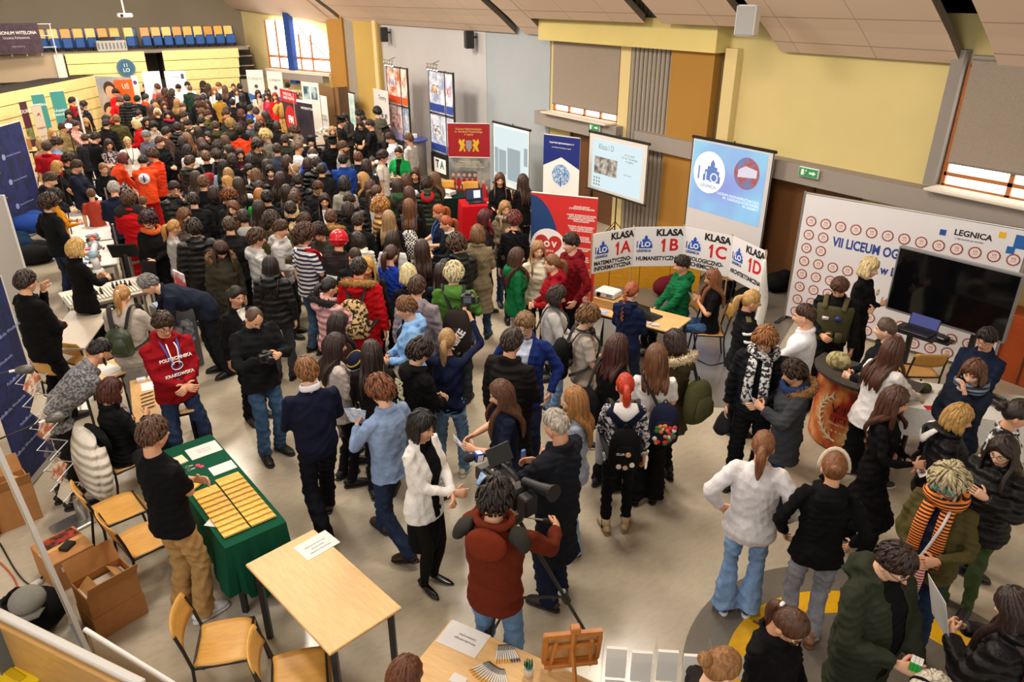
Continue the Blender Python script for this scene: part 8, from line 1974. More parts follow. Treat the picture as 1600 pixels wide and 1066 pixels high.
d = who(1485,738); worn(d,'dyed_hair_tips',lambda mb: [mb.tube([d['sk'].headC+d['sk'].headR @ V3(x,.095,.085),d['sk'].headC+d['sk'].headR @ V3(x*1.2,.118,.055),d['sk'].headC+d['sk'].headR @ V3(x*1.25,.112,.03)],[.012,.012,.003],6) for x in (-.055,-.035,-.012,.012,.035,.055)],mat('hair','6aa89a'))
d = who(545,560)                                            # striped bobble-less beanie with lettering
W_ = lambda *p: d['sk'].headC+d['sk'].headR @ V3(*p)
worn(d,'beanie',lambda mb: mb.ell(W_(0,-.012,.05),(.094,.112,.112),22,14,0,Matrix(d['sk'].headR.tolist())),mat('cloth','171d33'))
for z,r_,c,nm in ((.012,.104,'a8793c','tan_band'),(.038,.105,'e6e3de','white_band'),(.068,.104,'15171c','black_band'),(.098,.092,'c9a23a','yellow_band')):
 worn(d,nm,lambda mb: mb.tube([W_(math.sin(t)*r_*.93,math.cos(t)*r_*1.1 - .012,z) for t in np.linspace(0,6.283,29)[:-1]],(.007,.015),8,up=tuple(d['sk'].headR @ V3(0,0,1)),closed=True),mat('cloth',c))
for k,ch in enumerate('DUDE CR'):
 a = 1.9 - k*.32; n_ = V3(math.sin(-a)*-.93,math.cos(a)*1.1,0); p = W_(math.sin(a)*.108,math.cos(a)*.128 - .012,.068); xd = d['sk'].headR @ V3(-math.cos(a),math.sin(a)*.9,0)
 if ch != ' ': text(ch,d['root'],face_frame(Vector(p),Vector(xd),Vector(d['sk'].headR @ V3(0,0,1))),.034,WT,depth=.003,bold=.001)
d = who(531,362)
for z in (1.16,.98): worn(d,'reflective_band',lambda mb: torso(mb,d['sk'],sections('m',z,z+.05,.044)),plain('cfd2cc',.4))
d = who(433,347); worn(d,'camouflage_band',lambda mb: torso(mb,d['sk'],sections('m',1.16,1.27,.034)),mat('pattern','5a4a2a','2a2418',scale=20))
for x,y in ((200,300),(372,195)):
 d = who(x,y); worn(d,'yoke',lambda mb: mb.tube([d['sk'].T(V3(-.20,-.03,1.44)),d['sk'].T(V3(-.1,-.05,1.485)),d['sk'].T(V3(.1,-.05,1.485)),d['sk'].T(V3(.20,-.03,1.44))],[(.065,.07),(.05,.10),(.05,.10),(.065,.07)],12,smooth=3),mat('cloth','2a2624' if y == 300 else '141416'))
d = who(224,243); worn(d,'round_emblem',lambda mb: mb.tube([on_back(d,0,1.30,-.01),on_back(d,0,1.30,.012)],.105,22),plain('e8e6e6',.6)); worn(d,'star',lambda mb: [mb.tube([on_back(d,.07*math.cos(a),1.30+.07*math.sin(a),.016),on_back(d,-.07*math.cos(a),1.30 - .07*math.sin(a),.016)],(.016,.004),6) for a in (0.52,1.57,2.62)],plain('23306a'))
d = who(746,353); worn(d,'face_mask',lambda mb: mb.ell(d['sk'].headC+d['sk'].headR @ V3(0,.075,-.05),(.055,.04,.045),12,8),plain('dcdfe6',.8)); worn(d,'bag_strap',lambda mb: mb.tube([on_back(d,.17,1.42,.03),on_back(d,.0,1.20,.035),on_back(d,-.17,.98,.03)],(.012,.005),6,smooth=3),plain('4a3f2c'))
d = who(475,355)
worn(d,'sling_strap',lambda mb: [mb.tube([d['sk'].T(V3(s*.10,-.05,1.50)),d['sk'].T(V3(s*.115,.10,1.44)),d['sk'].T(V3(s*.05,.165,1.22)),d['sk'].T(V3(-.01,.175,1.08))],[(.045,.016),(.05,.018),(.06,.02),(.05,.02)],8,smooth=3) for s in (-1,1)],mat('cloth','b5101f'))
o = MB(); o.ell((0,0,0),(.12,.06,.13),14,9); o = o.build('sling_bag',mat('cloth','bb1220'),None,True); o.location = world(d,d['sk'].T(V3(-.01,.225,1.05))); o.rotation_euler = (0,0,d['rz']); tag(o,'red pouch hanging on the chest of the striped shirt man','bag')
# ---- backpacks (things of their own on their wearers' backs)
def backpack(px,py,col,label,m=None,w_=.30,h=.42,dep=.15,z=1.22,u=0.0,straps=True,fn=None,strapcol='141416'):
 d = who(px,py); r = empty('backpack',(*d['loc'],0),d['rz'],label,'backpack'); r.scale = (d['s'],)*3; sk = d['sk']; th = TOPS[d['top'][0]][0]; M = Matrix(rx(-sk.lean).tolist()); m = m or mat('cloth',col)
 c = sk.T(V3(u,-.155 - th - dep/2,z)); at_ = lambda x,y,zz: c+rx(-sk.lean) @ V3(x,y,zz)
 MB().tube([at_(0,0,-h/2),at_(0,-.01,-h/2+.03),at_(0,-.015,-h*.2),at_(0,-.005,h*.2),at_(0,.01,h/2 - .04),at_(0,.02,h/2)],[(w_*.38,dep*.35),(w_*.5,dep*.5),(w_*.52,dep*.56),(w_*.48,dep*.5),(w_*.36,dep*.38),(w_*.15,dep*.18)],18,up=(0,1,0),smooth=4).build('main_bag',m,r,True)
 MB().tube([at_(0,-dep*.5,-h*.40),at_(0,-dep*.58,-h*.30),at_(0,-dep*.58,-.02),at_(0,-dep*.48,.06)],[(w_*.30,.02),(w_*.38,.035),(w_*.36,.03),(w_*.2,.012)],14,up=(0,1,0),smooth=4).build('front_pocket',m,r,True)
 MB().tube([at_(-.03,.02,h/2 - .01),at_(0,.01,h/2+.045),at_(.03,.02,h/2 - .01)],.007,6,smooth=3).build('grab_loop',plain(strapcol),r)
 if straps:
  for s in ((-1,1) if straps is True else (straps,)): MB().tube([at_(s*.07,dep*.45,h*.38),sk.T(V3(s*.115,-.08,1.49))+V3(0,0,th),sk.T(V3(s*.125,.06,1.46))+V3(0,th,th*.6),sk.T(V3(s*.135,.13,1.34))+V3(0,th,0),sk.T(V3(s*.175,.04,1.12))+V3(s*th,0,0),at_(s*.12,dep*.4,-h*.4)],(.026,.008),8,smooth=4).build('strap',plain(strapcol,.7),r)
 if fn: fn(r,at_,w_,h,dep)
 return r
def nike(r,at_,w_,h,dep): text('NIKE',r,face_frame(Vector(at_(0.02,-dep*.62 - .035,-.06)),(.55,0,.85),(-.85,0,.55)),.12,WT,depth=.004,bold=.004)
def flowers(r,at_,w_,h,dep):
 g = random.Random(2); mb = MB(); cs = ['d23a30','e8e0d6','c02838','3f7a3a','e8843a']
 for i in range(26): mb.ell(at_(g.uniform(-.10,.10),-dep*.62 - .02,g.uniform(-.19,.03)),(.024,.014,.024),8,5,g.randrange(5))
 mb.build('flower_print',[plain(c,.7) for c in cs],r,True)
def badges(r,at_,w_,h,dep):
 for k,(x,z,c) in enumerate(((-.06,-.13,'d8c8b8'),(0,-.14,'c9a88a'),(.06,-.11,'e4e2e0'),(.02,.0,'d8b070'))): MB().tube([at_(x,-dep*.66 - .02,z),at_(x,-dep*.66 - .03,z)],.024,12).build('pin',plain(c,.4),r)
 text('CLUB',r,face_frame(Vector(at_(-.05,-dep*.66 - .02,.0)),(1,0,0),(0,0,1)),.03,WT)
backpack(190,446,'2c3a20','olive green leather backpack on the blonde woman in grey knit',mat('satin','2f3a22',rough=.4),.30,.32,.13,1.20)
backpack(978,585,'101012','black backpack with round pins on the red-haired girl',None,.29,.40,.14,1.14,fn=badges)
backpack(1024,540,'1b2136','navy backpack with a flower print hanging from one shoulder',None,.28,.40,.15,1.10,.10,-1,flowers)
backpack(1054,518,'4a4a2e','olive green rucksack on the girl with the pale fur hood',None,.36,.42,.18,1.12,.05,1)
backpack(922,480,'141416','large black backpack hanging from the headphones boy',None,.34,.44,.18,1.16,0,True)
backpack(874,448,'131315','black rucksack of the girl in the loose grey sweatshirt',None,.30,.42,.16,1.10,.05,1)
backpack(709,413,'2e2725','dark brown backpack with a white word on the bleached blond boy',None,.32,.46,.18,1.10,.06,True,nike)
backpack(561,403,'b0925c','large camouflage backpack on the red parka boy',mat('pattern','17130e','d2b078',scale=26),.36,.44,.16,1.16)
backpack(574,402,'7a6a4c','brown striped rucksack beside the camouflage backpack',mat('stripe','6a5a40','8a7a5a',scale=6),.28,.40,.14,1.10)
backpack(630,312,'cfcac4','black and white checkered backpack in the middle crowd',mat('check','161616','d8d4ce',scale=36),.28,.44,.14,1.12,0,True)
backpack(327,236,'a01828','red backpack with a dark pattern on the short-haired boy',mat('pattern','b01a2a','4a0f18',scale=10),.30,.42,.14,1.18)
backpack(560,240,'15171f','dark backpack with white specks on the navy hooded boy',None,.30,.40,.15,1.16)
backpack(425,334,'3a3a30','dark rucksack on the olive-jacketed curly person',None,.28,.38,.13,1.18)
backpack(970,526,'131315','soft black bag on the girl with auburn hair',None,.30,.40,.16,1.05,-.08,-1)
# ---- held things
def held(d,n,name,cat,label,build,off=(0,.03,0),rz=0.0,tilt=0.0):
 p = bone(d,n); r = empty(name,tuple(p),d['rz']+rz,label,cat); r.rotation_euler = (tilt,0,d['rz']+rz); build(r,off); return r
def sheet(size,m=None,lines=0,dots=None):
 def f(r,off):
  MB().box(off,(size[0],.003,size[1])).build('sheet',m or WHITE,r)
  for i in range(lines): MB().box((off[0],off[1] - .0025,off[2]+size[1]*(.32 - .12*i)),(size[0]*.7,.001,size[1]*.04)).build('print_line',plain('5a5a62'),r)
  if dots:
   for i,c in enumerate(dots): MB().tube([(off[0] - .05+.05*i,off[1] - .004,off[2] - .03),(off[0] - .05+.05*i,off[1] - .001,off[2] - .03)],.02,12).build('picture',plain(c),r)
 return f
def phone(r,off): MB().box(off,(.075,.009,.15),bev=.003).build('case',plain('121214',.3),r); MB().box((off[0],off[1] - .006,off[2]),(.068,.002,.138)).build('display',mat('glow','9ab4d8',power=.5),r)
def camera(r,off):
 MB().box(off,(.14,.07,.10),bev=.015).build('body',plain('141416',.4),r); MB().tube([(off[0],off[1]+.03,off[2]),(off[0],off[1]+.13,off[2])],.036,14).build('lens',plain('101012',.3),r); MB().box((off[0],off[1],off[2]+.06),(.06,.06,.03),bev=.01).build('viewfinder',plain('141416',.4),r); MB().box((off[0],off[1] - .037,off[2]),(.075,.004,.055)).build('display',plain('4a5a6a',.2),r)
held(who(591,591),'L','leaflets','leaflets','fan of white and blue leaflets held by the denim shirt man',lambda r,o: [MB().box((-.03+.03*k,.02 - .006*k,.06),(.10,.002,.20),M=Matrix.Rotation(-.25+.18*k,3,'Y')).build('leaflet',mat('photo','e2e8f2','8fa8d8',scale=16),r) for k in range(3)],rz=2.2,tilt=-.4)
held(who(400,484),'R','photo_camera','camera','black camera in the hands of the bald man',camera,(.07,.03,.04))
held(who(779,597),'L','leaflet','leaflet','small leaflet in the hands of the girl in navy t-shirt',sheet((.11,.16),mat('photo','dfe2ea','3a4a7a',scale=10)),(.05,.04,.04),0,-.6)
held(who(1404,608),'R','leaflet','leaflet','white leaflet with three round pictures held by the girl in black dress',sheet((.20,.14),None,1,('7a7a7c','5a4a42','8a3a3a')),(-.02,.05,.0),.4,-1.0)
held(who(1584,922),'R','paper_sheet','paper','large white paper held up in the bottom right corner',sheet((.24,.32)),(.0,.05,.12),.9,-.3)
held(who(1110,421),'R','card','card','white card peeled by the seated long-haired girl',sheet((.10,.15)),(.06,.03,.02),.3,-.5)
held(who(1240,567),'R','phone','phone','phone in the hand of the boy in dark grey parka',phone,(.03,.03,.04),0,-.5)
held(who(684,321),'R','leaflets','leaflets','white leaflets between the two ginger women',sheet((.20,.15),plain('d4d6de',.7),3),(.05,.05,.02),0,-1.0)
held(who(271,344),'R','paper_sheet','paper','white paper held by the blonde ponytailed girl in grey',sheet((.15,.2)),(0,.04,.04),0,-.8)
held(who(622,230),'L','paper_sheet','paper','bright white papers held by the woman in emerald blazer',sheet((.21,.30)),(.08,.05,.02),0,-1.0)
held(who(353,276),'R','leaflet','leaflet','white leaflet held by the smiling blonde girl',sheet((.12,.17)),(0,.04,.04),0,-.6)
held(who(236,334),'L','coat_on_arm','coat','dark coat folded over the arm of the dark red-haired woman',lambda r,o: MB().tube([(0,.0,.03),(.02,.03,-.12),(.03,.02,-.34)],[(.12,.06),(.14,.07),(.15,.05)],12,smooth=4).build('cloth',mat('cloth','1d1a1b'),r,True))
held(who(866,641),'R','phone','phone','light blue device in the hand of the white-haired man',lambda r,o: MB().box((0,.03,.03),(.04,.03,.12),bev=.008).build('case',plain('5a78b8',.4),r))
held(who(545,560),'R','brochure','brochure','grey brochure with photographs by the child in the striped beanie',sheet((.14,.22),mat('photo','a89aa4','4a3a44',scale=9)),(.0,.05,-.02),.8,-.2)
held(who(1197,517),'R','knit_cap','cap','dark grey cap hanging from the hand of the ginger boy',lambda r,o: MB().tube([(0,0,.0),(0,.01,-.08),(.01,.02,-.20),(.0,.02,-.26)],[(.03,.02),(.07,.05),(.09,.06),(.03,.02)],12,smooth=4).build('cloth',mat('cloth','2c2d31'),r,True))
held(who(978,585),'L','grey_jacket','jacket','light grey jacket over the arm of the red-haired girl',lambda r,o: MB().tube([(-.08,-.04,.06),(-.10,.0,-.10),(-.10,.02,-.42)],[(.10,.08),(.13,.09),(.12,.07)],14,smooth=4).build('cloth',mat('cloth','b4b4ba'),r,True))
d = who(1416,862); p = bone(d,'R'); r = empty('puzzle_cube',tuple(p+Vector((0,0,.045))),d['rz']+.5,'colourful puzzle cube in the palm of the man in green parka','puzzle cube'); S_ = .062
MB().box((0,0,0),(S_,S_,S_),bev=.004).build('core',plain('1a1a1c'),r)
for nm,v,c in (('white_face',(0,0,1),'ecebe6'),('orange_face',(0,-1,0),'e8771c'),('green_face',(1,0,0),'35c04a'),('blue_face',(-1,0,0),'1d4fb0'),('red_face',(0,1,0),'c01c24')):
 mb = MB(); v = Vector(v); a = Vector((v.y,v.z,v.x)); b_ = v.cross(a)
 for i in (-1,0,1):
  for j in (-1,0,1): s_ = [abs(v[k])*.002+(1 - abs(v[k]))*.0185 for k in range(3)]; mb.box(tuple(v*S_/2+a*i*.0203+b_*j*.0203),s_)
 mb.build(nm,plain(c,.35),r)
d = who(1485,738); held(d,'R','knitted_mitten','mittens','red and white patterned mitten held by the spiky blond woman',lambda r,o: MB().tube([(0,.02,.03),(0,.03,-.06),(.0,.03,-.16),(0,.03,-.21)],[(.05,.02),(.06,.03),(.055,.03),(.02,.015)],12,smooth=4).build('knit',mat('stripe','b8232e','d8cfc6',scale=14),r,True))
worn(d,'bag_strap',lambda mb: mb.tube([d['sk'].T(V3(-.06,.0,1.53)),d['sk'].T(V3(-.07,.19,1.40)),d['sk'].T(V3(.0,.24,1.10)),d['sk'].T(V3(.06,.22,.95))],(.010,.003),6,smooth=4),plain('c8c4c0'))
d = who(685,520); p = (bone(d,'R')+bone(d,'L'))/2+Vector((0,0,.10)); r = empty('gimbal_camera',tuple(bone(d,'R')+Vector((0,0,.10))),d['rz'],'small camera on a hand gimbal raised by the woman in navy','camera'); camera(r,(0,.0,.03)); MB().cyl((0,0,-.20),(0,0,-.02),.02).build('grip',plain('161618'),r); MB().tube([(0,0,-.02),(.10,0,0),(.10,0,.06)],.012,8,smooth=3).build('arm',plain('161618'),r)
# ---- television camera on a tripod, microphone
d = who(775,754); c0 = at(800,752,1.58); A_ = (at(735,716,1.5) - at(835,790,1.5)); crz = math.atan2(A_.y,A_.x) - math.pi/2
tz = 1.36; r = empty('camera_tripod',(c0.x,c0.y,0),crz,'black tripod under the television camera','tripod')
MB().lathe((0,0,tz - .12),[(.06,0),(.085,.03),(.085,.07),(.05,.12)],18).build('head',plain('161618',.4),r,True); MB().cyl((0,0,.9),(0,0,tz - .1),.03).build('centre_column',plain('1a1a1c'),r)
for k in range(3):
 a = math.radians((205,330,80)[k]); q_ = (math.cos(a)*.62,math.sin(a)*.62,0); s_ = (math.cos(a)*.05,math.sin(a)*.05,tz - .12); lp = lambda t: tuple(s_[i]*(1 - t)+q_[i]*t for i in range(3)); pe = (-math.sin(a)*.022,math.cos(a)*.022,0)
 lg = MB().tube([lp(.5),lp(1)],.014,8).build('leg',plain('161618',.4),r); mb = MB()
 for sg in (-1,1): mb.tube([tuple(lp(.0)[i]+sg*pe[i] for i in range(3)),tuple(lp(.62)[i]+sg*pe[i] for i in range(3))],.011,8)
 mb.build('leg_tubes',plain('161618',.4),lg); MB().tube([lp(.58),lp(.66)],.034,10).build('clamp',plain('0f0f10',.3),lg)
 MB().tube([(0,0,.52),lp(.62)],.011,6).build('spreader',plain('1a1a1c'),r)
ph = bone(d,'R'); loc = lambda p: Matrix.Rotation(-crz,3,'Z') @ (Vector(p) - Vector((c0.x,c0.y,0)))
hq = loc(ph); MB().tube([(0.03,-.06,tz - .06),tuple(Vector((0.03,-.06,tz - .06)).lerp(hq,.62))],.007,8).build('pan_bar',CHROME,r); MB().tube([tuple(Vector((0.03,-.06,tz - .06)).lerp(hq,.6)),tuple(hq)],.016,10).build('pan_grip',plain('1d1d1f',.6),r)
r = empty('television_camera',(c0.x,c0.y,tz),crz,'black shoulder-size television camera with viewfinder and small screen','camera'); K_ = plain('131315',.4)
MB().box((0,.04,.13),(.13,.30,.17),bev=.02).build('body',K_,r); MB().tube([(0,.18,.14),(0,.23,.14),(0,.27,.14)],[.058,.056,.062],18).build('lens',plain('0e0e10',.25),r); MB().box((0,.30,.14),(.14,.08,.11),bev=.01).build('lens_hood',K_,r)
MB().tube([(0,-.06,.26),(0,.02,.29),(0,.20,.29),(0,.24,.24)],.018,8,smooth=3).build('handle',K_,r); MB().tube([(.06,-.06,.22),(.07,-.20,.25),(.08,-.30,.27),(.08,-.34,.275)],[.035,.035,.045,.062],16).build('viewfinder',plain('17171a',.5),r)
s_ = MB().box((-.13,.12,.20),(.012,.17,.11),M=Matrix.Rotation(.5,3,'Y'),bev=.004).build('side_screen',K_,r); MB().box((-.139,.12,.205),(.004,.15,.09),M=Matrix.Rotation(.5,3,'Y')).build('lit_display',mat('photo','6a9ad0','dce8f4',scale=9),s_); s2 = MB().box((-.03,.10,.40),(.20,.012,.13),M=Matrix.Rotation(-.5,3,'X'),bev=.004).build('top_monitor',K_,r); MB().cyl((-.02,.12,.28),(-.03,.10,.36),.010).build('monitor_arm',K_,r)
MB().box((0,-.16,.12),(.11,.10,.15),bev=.01).build('battery',plain('1b1b1e',.5),r); MB().box((0,.02,.02),(.10,.22,.04)).build('base_plate',CHROME,r); MB().tube([(.07,.12,.26),(.07,.30,.27)],.014,10).build('camera_microphone',plain('1c1c1e',.8),r)
mic = at(733,716,1.42); hand_ = bone(who(866,641),'L'); v = (mic - hand_); L_ = min(.55,v.length); dr = v.normalized(); r = empty('microphone',tuple(hand_),0,'hand microphone with a blue and white cube, held towards the white jacket woman','microphone')
MB().tube([tuple(-dr*.05),tuple(dr*(L_ - .05))],[.015,.018],10).build('handle',plain('141416',.4),r); Mq = dr.to_track_quat('Z','Y').to_matrix(); cb = MB().box(tuple(dr*(L_ - .08)),(.07,.07,.075),M=Mq,bev=.006).build('cube_flag',plain('23368f',.4),r)
for a,b_ in ((Vector((1,0,0)),.0),(Vector((-1,0,0)),0),(Vector((0,1,0)),0),(Vector((0,-1,0)),0)): n_ = Mq @ a; MB().box(tuple(dr*(L_ - .08)+n_*.036),(.05 if abs(a.x) < .5 else .002,.05 if abs(a.y) < .5 else .002,.045),M=Mq).build('white_label',WT,cb)
MB().ell(tuple(dr*(L_+.0)),(.034,.034,.052),14,9,0,Mq).build('foam_ball',plain('1c1c1e',.95),r,True)
# ------------------------------------------------------------------ the long exhibit table on the left
T0,T1 = (.40,10.6),(1.28,20.4)
ys = [(9.35,10.75,.05),(12.9,14.3,.35),(14.4,15.8,.45),(15.9,17.3,.55),(17.4,18.8,.65)]
LTB = [table((.62,11.55),(1.15,.75),.12,.74,'silver-framed table with the white ribbed top and black chess-like pieces',mat('satin','c9c4b8',rough=.5),CHROME)]
for k in range(4):
 LTB.append(table((.62+.12*k,13.55+1.5*k),(1.42,.72),math.pi/2 - .08,.74,('exhibit table crowded with colourful toys, nearest of four','exhibit table crowded with books and boxes, second of four','exhibit table with white sheets, third of four','exhibit table with white sheets, farthest of four')[k],plain('d6d2ce',.5),CHROME))
def onT(y,u,z=.745): return Vector((.62+(y - 13.55)*.08+u,y,z))
p = Vector((.62,11.55,.741)); o = MB()
for i in range(24): o.box((-.54+.046*i,-.1,.012),(.036,.46,.024),bev=.006)
o = o.build('ribbed_board',mat('satin','cfc8b8',rough=.5),None); o.location = p; o.rotation_euler = (0,0,.12); tag(o,'white ribbed board on the silver-framed table','board')
g = random.Random(11)
for k in range(26):
 near = k < 12; o = MB().lathe((0,0,0),[(.020,0),(.020,.008),(.010,.02),(.008,.035),(.014,.045),(.004,.056)],10).build('game_piece',plain('121214',.35),None,True)
 o.location = p+Vector((-.30+.07*(k % 4)+g.uniform(-.01,.01),-.16+.06*(k // 4),.025)) if near else p+Vector((.08+.055*((k - 12) % 5),-.02+.06*((k - 12) // 5),.025)); tag(o,'black game piece in the left cluster on the ribbed board' if near else 'black game piece in the dense right cluster on the ribbed board','game piece','game pieces left' if near else 'game pieces right')
r = empty('robot_arm',(.60,12.35,.0),1.2,'white jointed robot arm on a pedestal beside the ribbed board','robot'); RW = plain('cfcfcf',.35); RB = plain('8fa8b8',.35)
MB().box((0,0,.36),(.30,.30,.72),bev=.01).build('pedestal',plain('2a2a2e'),r); MB().lathe((0,0,.72),[(.09,0),(.09,.08),(.07,.12)]).build('base',RW,r,True); MB().tube([(0,0,.82),(0,.02,1.05)],.055,14).build('lower_arm',RW,r,True); MB().ell((0,.02,1.07),(.075,.075,.07),14,9).build('elbow',RB,r,True); MB().tube([(0,.02,1.07),(.28,.05,1.14)],.048,14).build('upper_arm',RW,r,True); MB().ell((.29,.05,1.14),(.06,.06,.06),14,9).build('wrist',RB,r,True); MB().tube([(.29,.05,1.14),(.42,.03,1.05)],.035,12).build('hand',RW,r,True)
for s in (-1,1): MB().box((.46,.03+s*.03,1.02),(.08,.012,.03)).build('finger',plain('2a2a2c'),r)
o = MB(); o.box((0,0,0),(.42,.03,.28),M=Matrix.Rotation(.5,3,'X'),bev=.008); o = o.build('monitor',plain('121214',.3)); o.location = (1.02,12.55,1.0); o.rotation_euler = (0,0,-.4); tag(o,'black monitor tilted behind the robot arm','monitor'); MB().box((0,.05,-.5),(.06,.06,1.0)).build('stand',plain('2a2a2c'),o)
r = empty('aluminium_frame',(1.35,12.3,0),.3,'low silver frame of square tubes beside the robot arm','frame')
for (x,y) in ((-.2,-.2),(.25,-.2),(-.2,.3),(.25,.3)): MB().box((x,y,.45),(.035,.035,.9)).build('upright',CHROME,r)
for y in (-.2,.3): MB().box((.025,y,.78),(.45,.035,.035)).build('rail',CHROME,r)
cols = [('c01c28','red'),('1d5fb0','blue'),('2fae4a','green'),('e2b21c','yellow'),('e6e2dc','white'),('7a3a9a','purple'),('e0702a','orange'),('17171a','black'),('8a5a34','brown'),('d87a9a','pink'),('6ab0c8','light blue'),('8a8a8c','grey')]
spots = ['at the near end','beside the mustard sweater','in the middle','near the child']
for k in range(36):
 c,cn = cols[k % 12]; row = k // 12; y = 12.95+row*.62+(k % 6)*.09+g.uniform(-.02,.02); u = (-.24,.02)[(k % 12) // 6]+g.uniform(-.04,.08); kind = ('toy_block','book','toy_ball')[(k+row) % 3]; mb = MB()
 if kind == 'book': mb.box((0,0,.012),(.16,.11,.024),bev=.002)
 elif kind == 'toy_block': [mb.box((0,0,.03),(.10,.07,.06),bev=.006),[mb.cyl((x,0,.06),(x,0,.07),.014,8) for x in (-.03,0,.03)]]
 else: mb.ell((0,0,.045),(.045,.045,.045),12,8)
 o = mb.build(kind,plain(c,.4),None,kind == 'toy_ball'); o.location = onT(y,u); o.rotation_euler = (0,0,g.uniform(-.7,.7)); tag(o,f'{cn} {kind.replace("_", " ")} on the crowded exhibit tables, {("near end", "middle part", "far part")[row]}',kind.replace('_',' '))
for k in range(10): paper(onT(15.8+.32*k,-.12+.26*(k % 2)),(.30,.21),.4*((k*7) % 5 - 2)*.2,f'white sheet in the row on the far exhibit tables, number {["one", "two", "three", "four", "five", "six", "seven", "eight", "nine", "ten"][k]} from the near side',m=plain('eceae8',.6))
o = MB().box((0,0,.06),(.34,.26,.12),bev=.02).build('black_case',plain('141416')); o.location = onT(16.3,.22,.746); tag(o,'black case on the white sheets of the exhibit table','case')
r = empty('acrylic_screen',(1.16,15.2,0),math.pi/2 - .08,'tall clear acrylic screen along the exhibit tables','screen'); MB().box((0,0,1.0),(4.2,.008,.55)).build('pane',ACR,r); [MB().box((x,0,.65),(.03,.03,1.3)).build('post',CHROME,r) for x in (-2.1,-.7,.7,2.1)]
r = empty('microphone_stand',(.42,15.0,0),0,'thin black stand between the exhibitors at the left','stand'); MB().cyl((0,0,0),(.1,0,1.75),.010).build('pole',BLK,r); MB().lathe((0,0,0),[(.14,0),(.14,.02),(.02,.03)]).build('base',BLK,r)
# display box with leaflets where the navy jacket man bends
p = at(235,500,.0); r = empty('display_stand',(1.22,10.05,0),.25,'leaflet stand with a lit tablet that the bending navy jacket man reads','stand'); MB().box((0,0,.45),(.42,.38,.9),bev=.01).build('cabinet',plain('6a6a70'),r); MB().box((-.05,-.02,.915),(.30,.24,.02),M=Matrix.Rotation(.25,3,'X')).build('tablet',plain('1d3a7a',.3),r); MB().box((-.05,-.025,.93),(.16,.17,.006),M=Matrix.Rotation(.25,3,'X')).build('lit_display',mat('glow','e8ecf0',power=.9),r); MB().box((.20,.06,1.08),(.03,.30,.42),bev=.006).build('leaflet_panel',mat('photo','c04050','dcd8dc',scale=8),r); MB().box((0,-.195,.55),(.30,.006,.34)).build('front_poster',mat('photo','2a3a6a','c8ccd8',scale=10),r)
r = empty('tubular_barrier',(.10,10.3,0),1.2,'white tubular frame table behind the blonde in black suit','table'); MB().box((0,0,.72),(1.3,.55,.03),bev=.006).build('tabletop',plain('b8ad9c',.4),r); [MB().cyl((x,y,0),(x,y,.7),.02).build('leg',WHITE,r) for x in (-.6,.6) for y in (-.23,.23)]; [MB().cyl((-.6,y,.25),(.6,y,.25),.015).build('rail',WHITE,r) for y in (-.23,.23)]
for k,(x,y,z,c,lb) in enumerate(((20,380,.2,'17304a','teal-blue jacket heaped at the foot of the navy banner wall'),(48,358,.3,'2a4a9a','blue jacket with a red tag on the heap by the navy banner wall'),(52,395,.2,'19191b','black rucksack on the heap by the navy banner wall'))):
 o = MB(); o.ell((0,0,.16),(.36,.26,.2),14,9); o.ell((.12,.1,.26),(.2,.16,.14),12,8); o = o.build('jacket' if k < 2 else 'rucksack',mat('cloth',c),None,True); pp = at(x,y,z); o.location = (pp.x,pp.y,.0 if k != 1 else .25); tag(o,lb,'jacket' if k < 2 else 'rucksack')
for (x,y,lb) in ((50,290,'orange plywood chair beside the upper navy banner wall'),(88,300,'plywood chair behind the navy hoodie man')):
 q_ = at(x,y,.5); chair((q_.x,q_.y),1.2,lb)
o = MB(); o.box((0,0,.15),(.5,.4,.3),bev=.01); o = o.build('cardboard_box',CARD); o.location = (at(32,225,.9).x,at(32,225,.9).y,.75); tag(o,'cardboard box on a table by the feather flag','box'); table((o.location.x,o.location.y),(.9,.6),0,.745,'table under a cardboard box by the feather flag',leg_r=.016)
# ---- stands in the far crowd
r = empty('dress_form',(*at(440,196,.0).xy,0),0,'headless dress form in a golden historical costume','costume'); q_ = ony(440,170,24.0); r.location = (at(441,158,1.5).x,at(441,158,1.5).y,0)
MB().rings([(0,0,.25,.30,.28),(0,0,.6,.24,.22),(0,0,.98,.15,.12)]).build('skirt',mat('pattern','b58a42','8a6428',scale=12),r,True); MB().rings([(0,0,.96,.14,.11),(0,0,1.2,.18,.13),(0,0,1.38,.16,.11),(0,0,1.45,.07,.06)]).build('bodice',mat('cloth','b8904a'),r,True); MB().rings([(0,0,.95,.155,.125),(0,0,.99,.155,.125)]).build('sash',mat('cloth','3a3a40'),r,True); MB().cyl((0,0,0),(0,0,.9),.03).build('stand',BLK,r); [MB().tube([(s*.15,0,1.38),(s*.26,.0,1.25),(s*.24,.02,1.08)],[.08,.09,.05],10,smooth=2).build('sleeve',mat('cloth','c39a52'),r,True) for s in (-1,1)]
for (x,y,w_,c,lb) in ((452,210,1.3,'2f3a26','table with plants in front of the golden costume'),(500,222,1.2,'c8b89a','cream-clothed table with white flowers before the black roll-up'),(545,228,1.2,'cdbda2','cream-clothed table between the graduation caps and the lanyard man'),(600,268,1.2,'1e1a1a','dark table with black and white cards before the green blazer woman'),(185,172,1.3,'b8a68a','table below the portrait banner'),(250,246,1.0,'2a2c32','small dark table beside the paramedics')):
 q_ = at(x,y,.75); t = table(q_,(w_,.6),0,.742,lb,plain(c,.6),BLK,leg_r=.016)
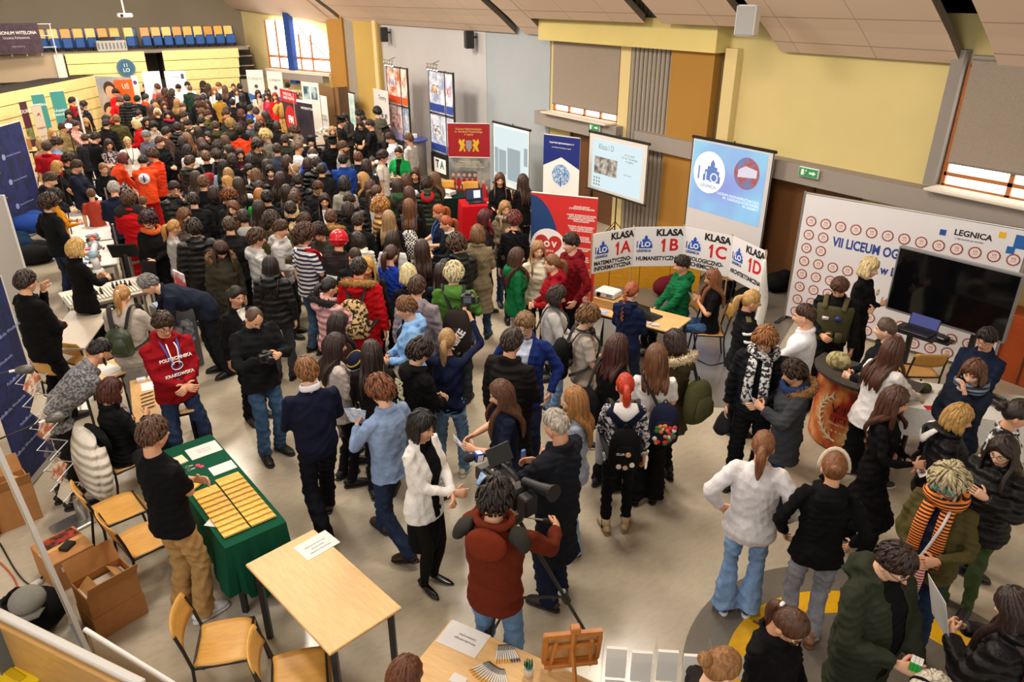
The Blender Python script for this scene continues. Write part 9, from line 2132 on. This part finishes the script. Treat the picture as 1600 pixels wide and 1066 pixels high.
q_ = at(510,220,.76); r = empty('flower_bunch',tuple(q_),0,'bunch of white flowers on the cream-clothed table','flowers'); MB().lathe((0,0,0),[(.07,0),(.09,.18),(.08,.19)]).build('vase',plain('8a6a4a'),r,True); mb = MB(); g2 = random.Random(3); [mb.ell((g2.gauss(0,.11),g2.gauss(0,.11),.30+g2.gauss(0,.05)),(.045,.045,.04),7,5) for _ in range(26)]; mb.build('blossoms',plain('dcd8cc',.8),r,True); mb = MB(); [mb.tube([(0,0,.15),(g2.gauss(0,.09),g2.gauss(0,.09),.28)],.006,5) for _ in range(12)]; mb.build('stems',plain('3a4a2a'),r)
q_ = at(568,238,.78); r = empty('white_wreath',tuple(q_+Vector((0,0,.25))),.5,'white ring-shaped wreath on the cream-clothed table','wreath'); MB().tube([(math.cos(t)*.17,.02,math.sin(t)*.17) for t in np.linspace(0,6.283,25)[:-1]],.06,10,closed=True).build('ring',mat('fur','d8d6d2'),r,True); MB().box((0,.04,-.2),(.12,.12,.16)).build('stand',BLK,r)
q_ = at(600,272,.757); o = MB().box((0,0,.003),(.5,.35,.006)).build('card_board',mat('check','141414','e6e4e0',scale=22)); o.location = q_; o.rotation_euler = (0,0,.3); tag(o,'board of black and white cards on the dark table','board')
q_ = at(395,145,1.2); r = empty('leaning_case',(q_.x,q_.y,0),.9,'leaning grey panel box in front of the blue roll-ups','panel'); MB().box((0,0,.85),(.6,.06,1.7),bev=.01).build('panel',mat('card','a39a86'),r); MB().box((0,.2,.85),(.05,.4,1.7)).build('side',plain('7a7060'),r)
q_ = at(480,255,0); r = empty('floor_strip',(4.9,14.3,.0),.1,'yellow strip on the floor between the crowd groups','floor mat'); MB().box((0,0,.004),(.5,2.2,.006)).build('mat',mat('floor','c99a2a'),r)
q_ = at(640,262,0); chair((q_.x+.2,q_.y),.5,'dark red chair beside the round grey counter',ply=mat('wood','6a1420',grain=(12,2,12)))
q_ = at(255,600); r = empty('camera_cable',(0,0,0),0,'thin black cable on the grey floor by the officer','cable'); MB().tube([tuple(at(x,y)+Vector((0,0,.012))) for x,y in ((1088,562),(1110,572),(1135,566))],.006,6,smooth=4).build('cable_run',BLK,r,True)
# ------------------------------------------------------------------ lettering becomes plain meshes
fonts = [o for o in bpy.data.objects if o.type == 'FONT']
bpy.context.view_layer.update()
dg = bpy.context.evaluated_depsgraph_get()
for o in fonts:
 me = bpy.data.meshes.new_from_object(o.evaluated_get(dg)); nm = o.name.split('.')[0]; m = o.data.materials[0]; par,ml = o.parent,o.matrix_local.copy()
 bpy.data.objects.remove(o); me.materials.clear(); me.materials.append(m)
 q_ = bpy.data.objects.new(nm,me); COL.objects.link(q_); q_.parent = par; q_.matrix_local = ml
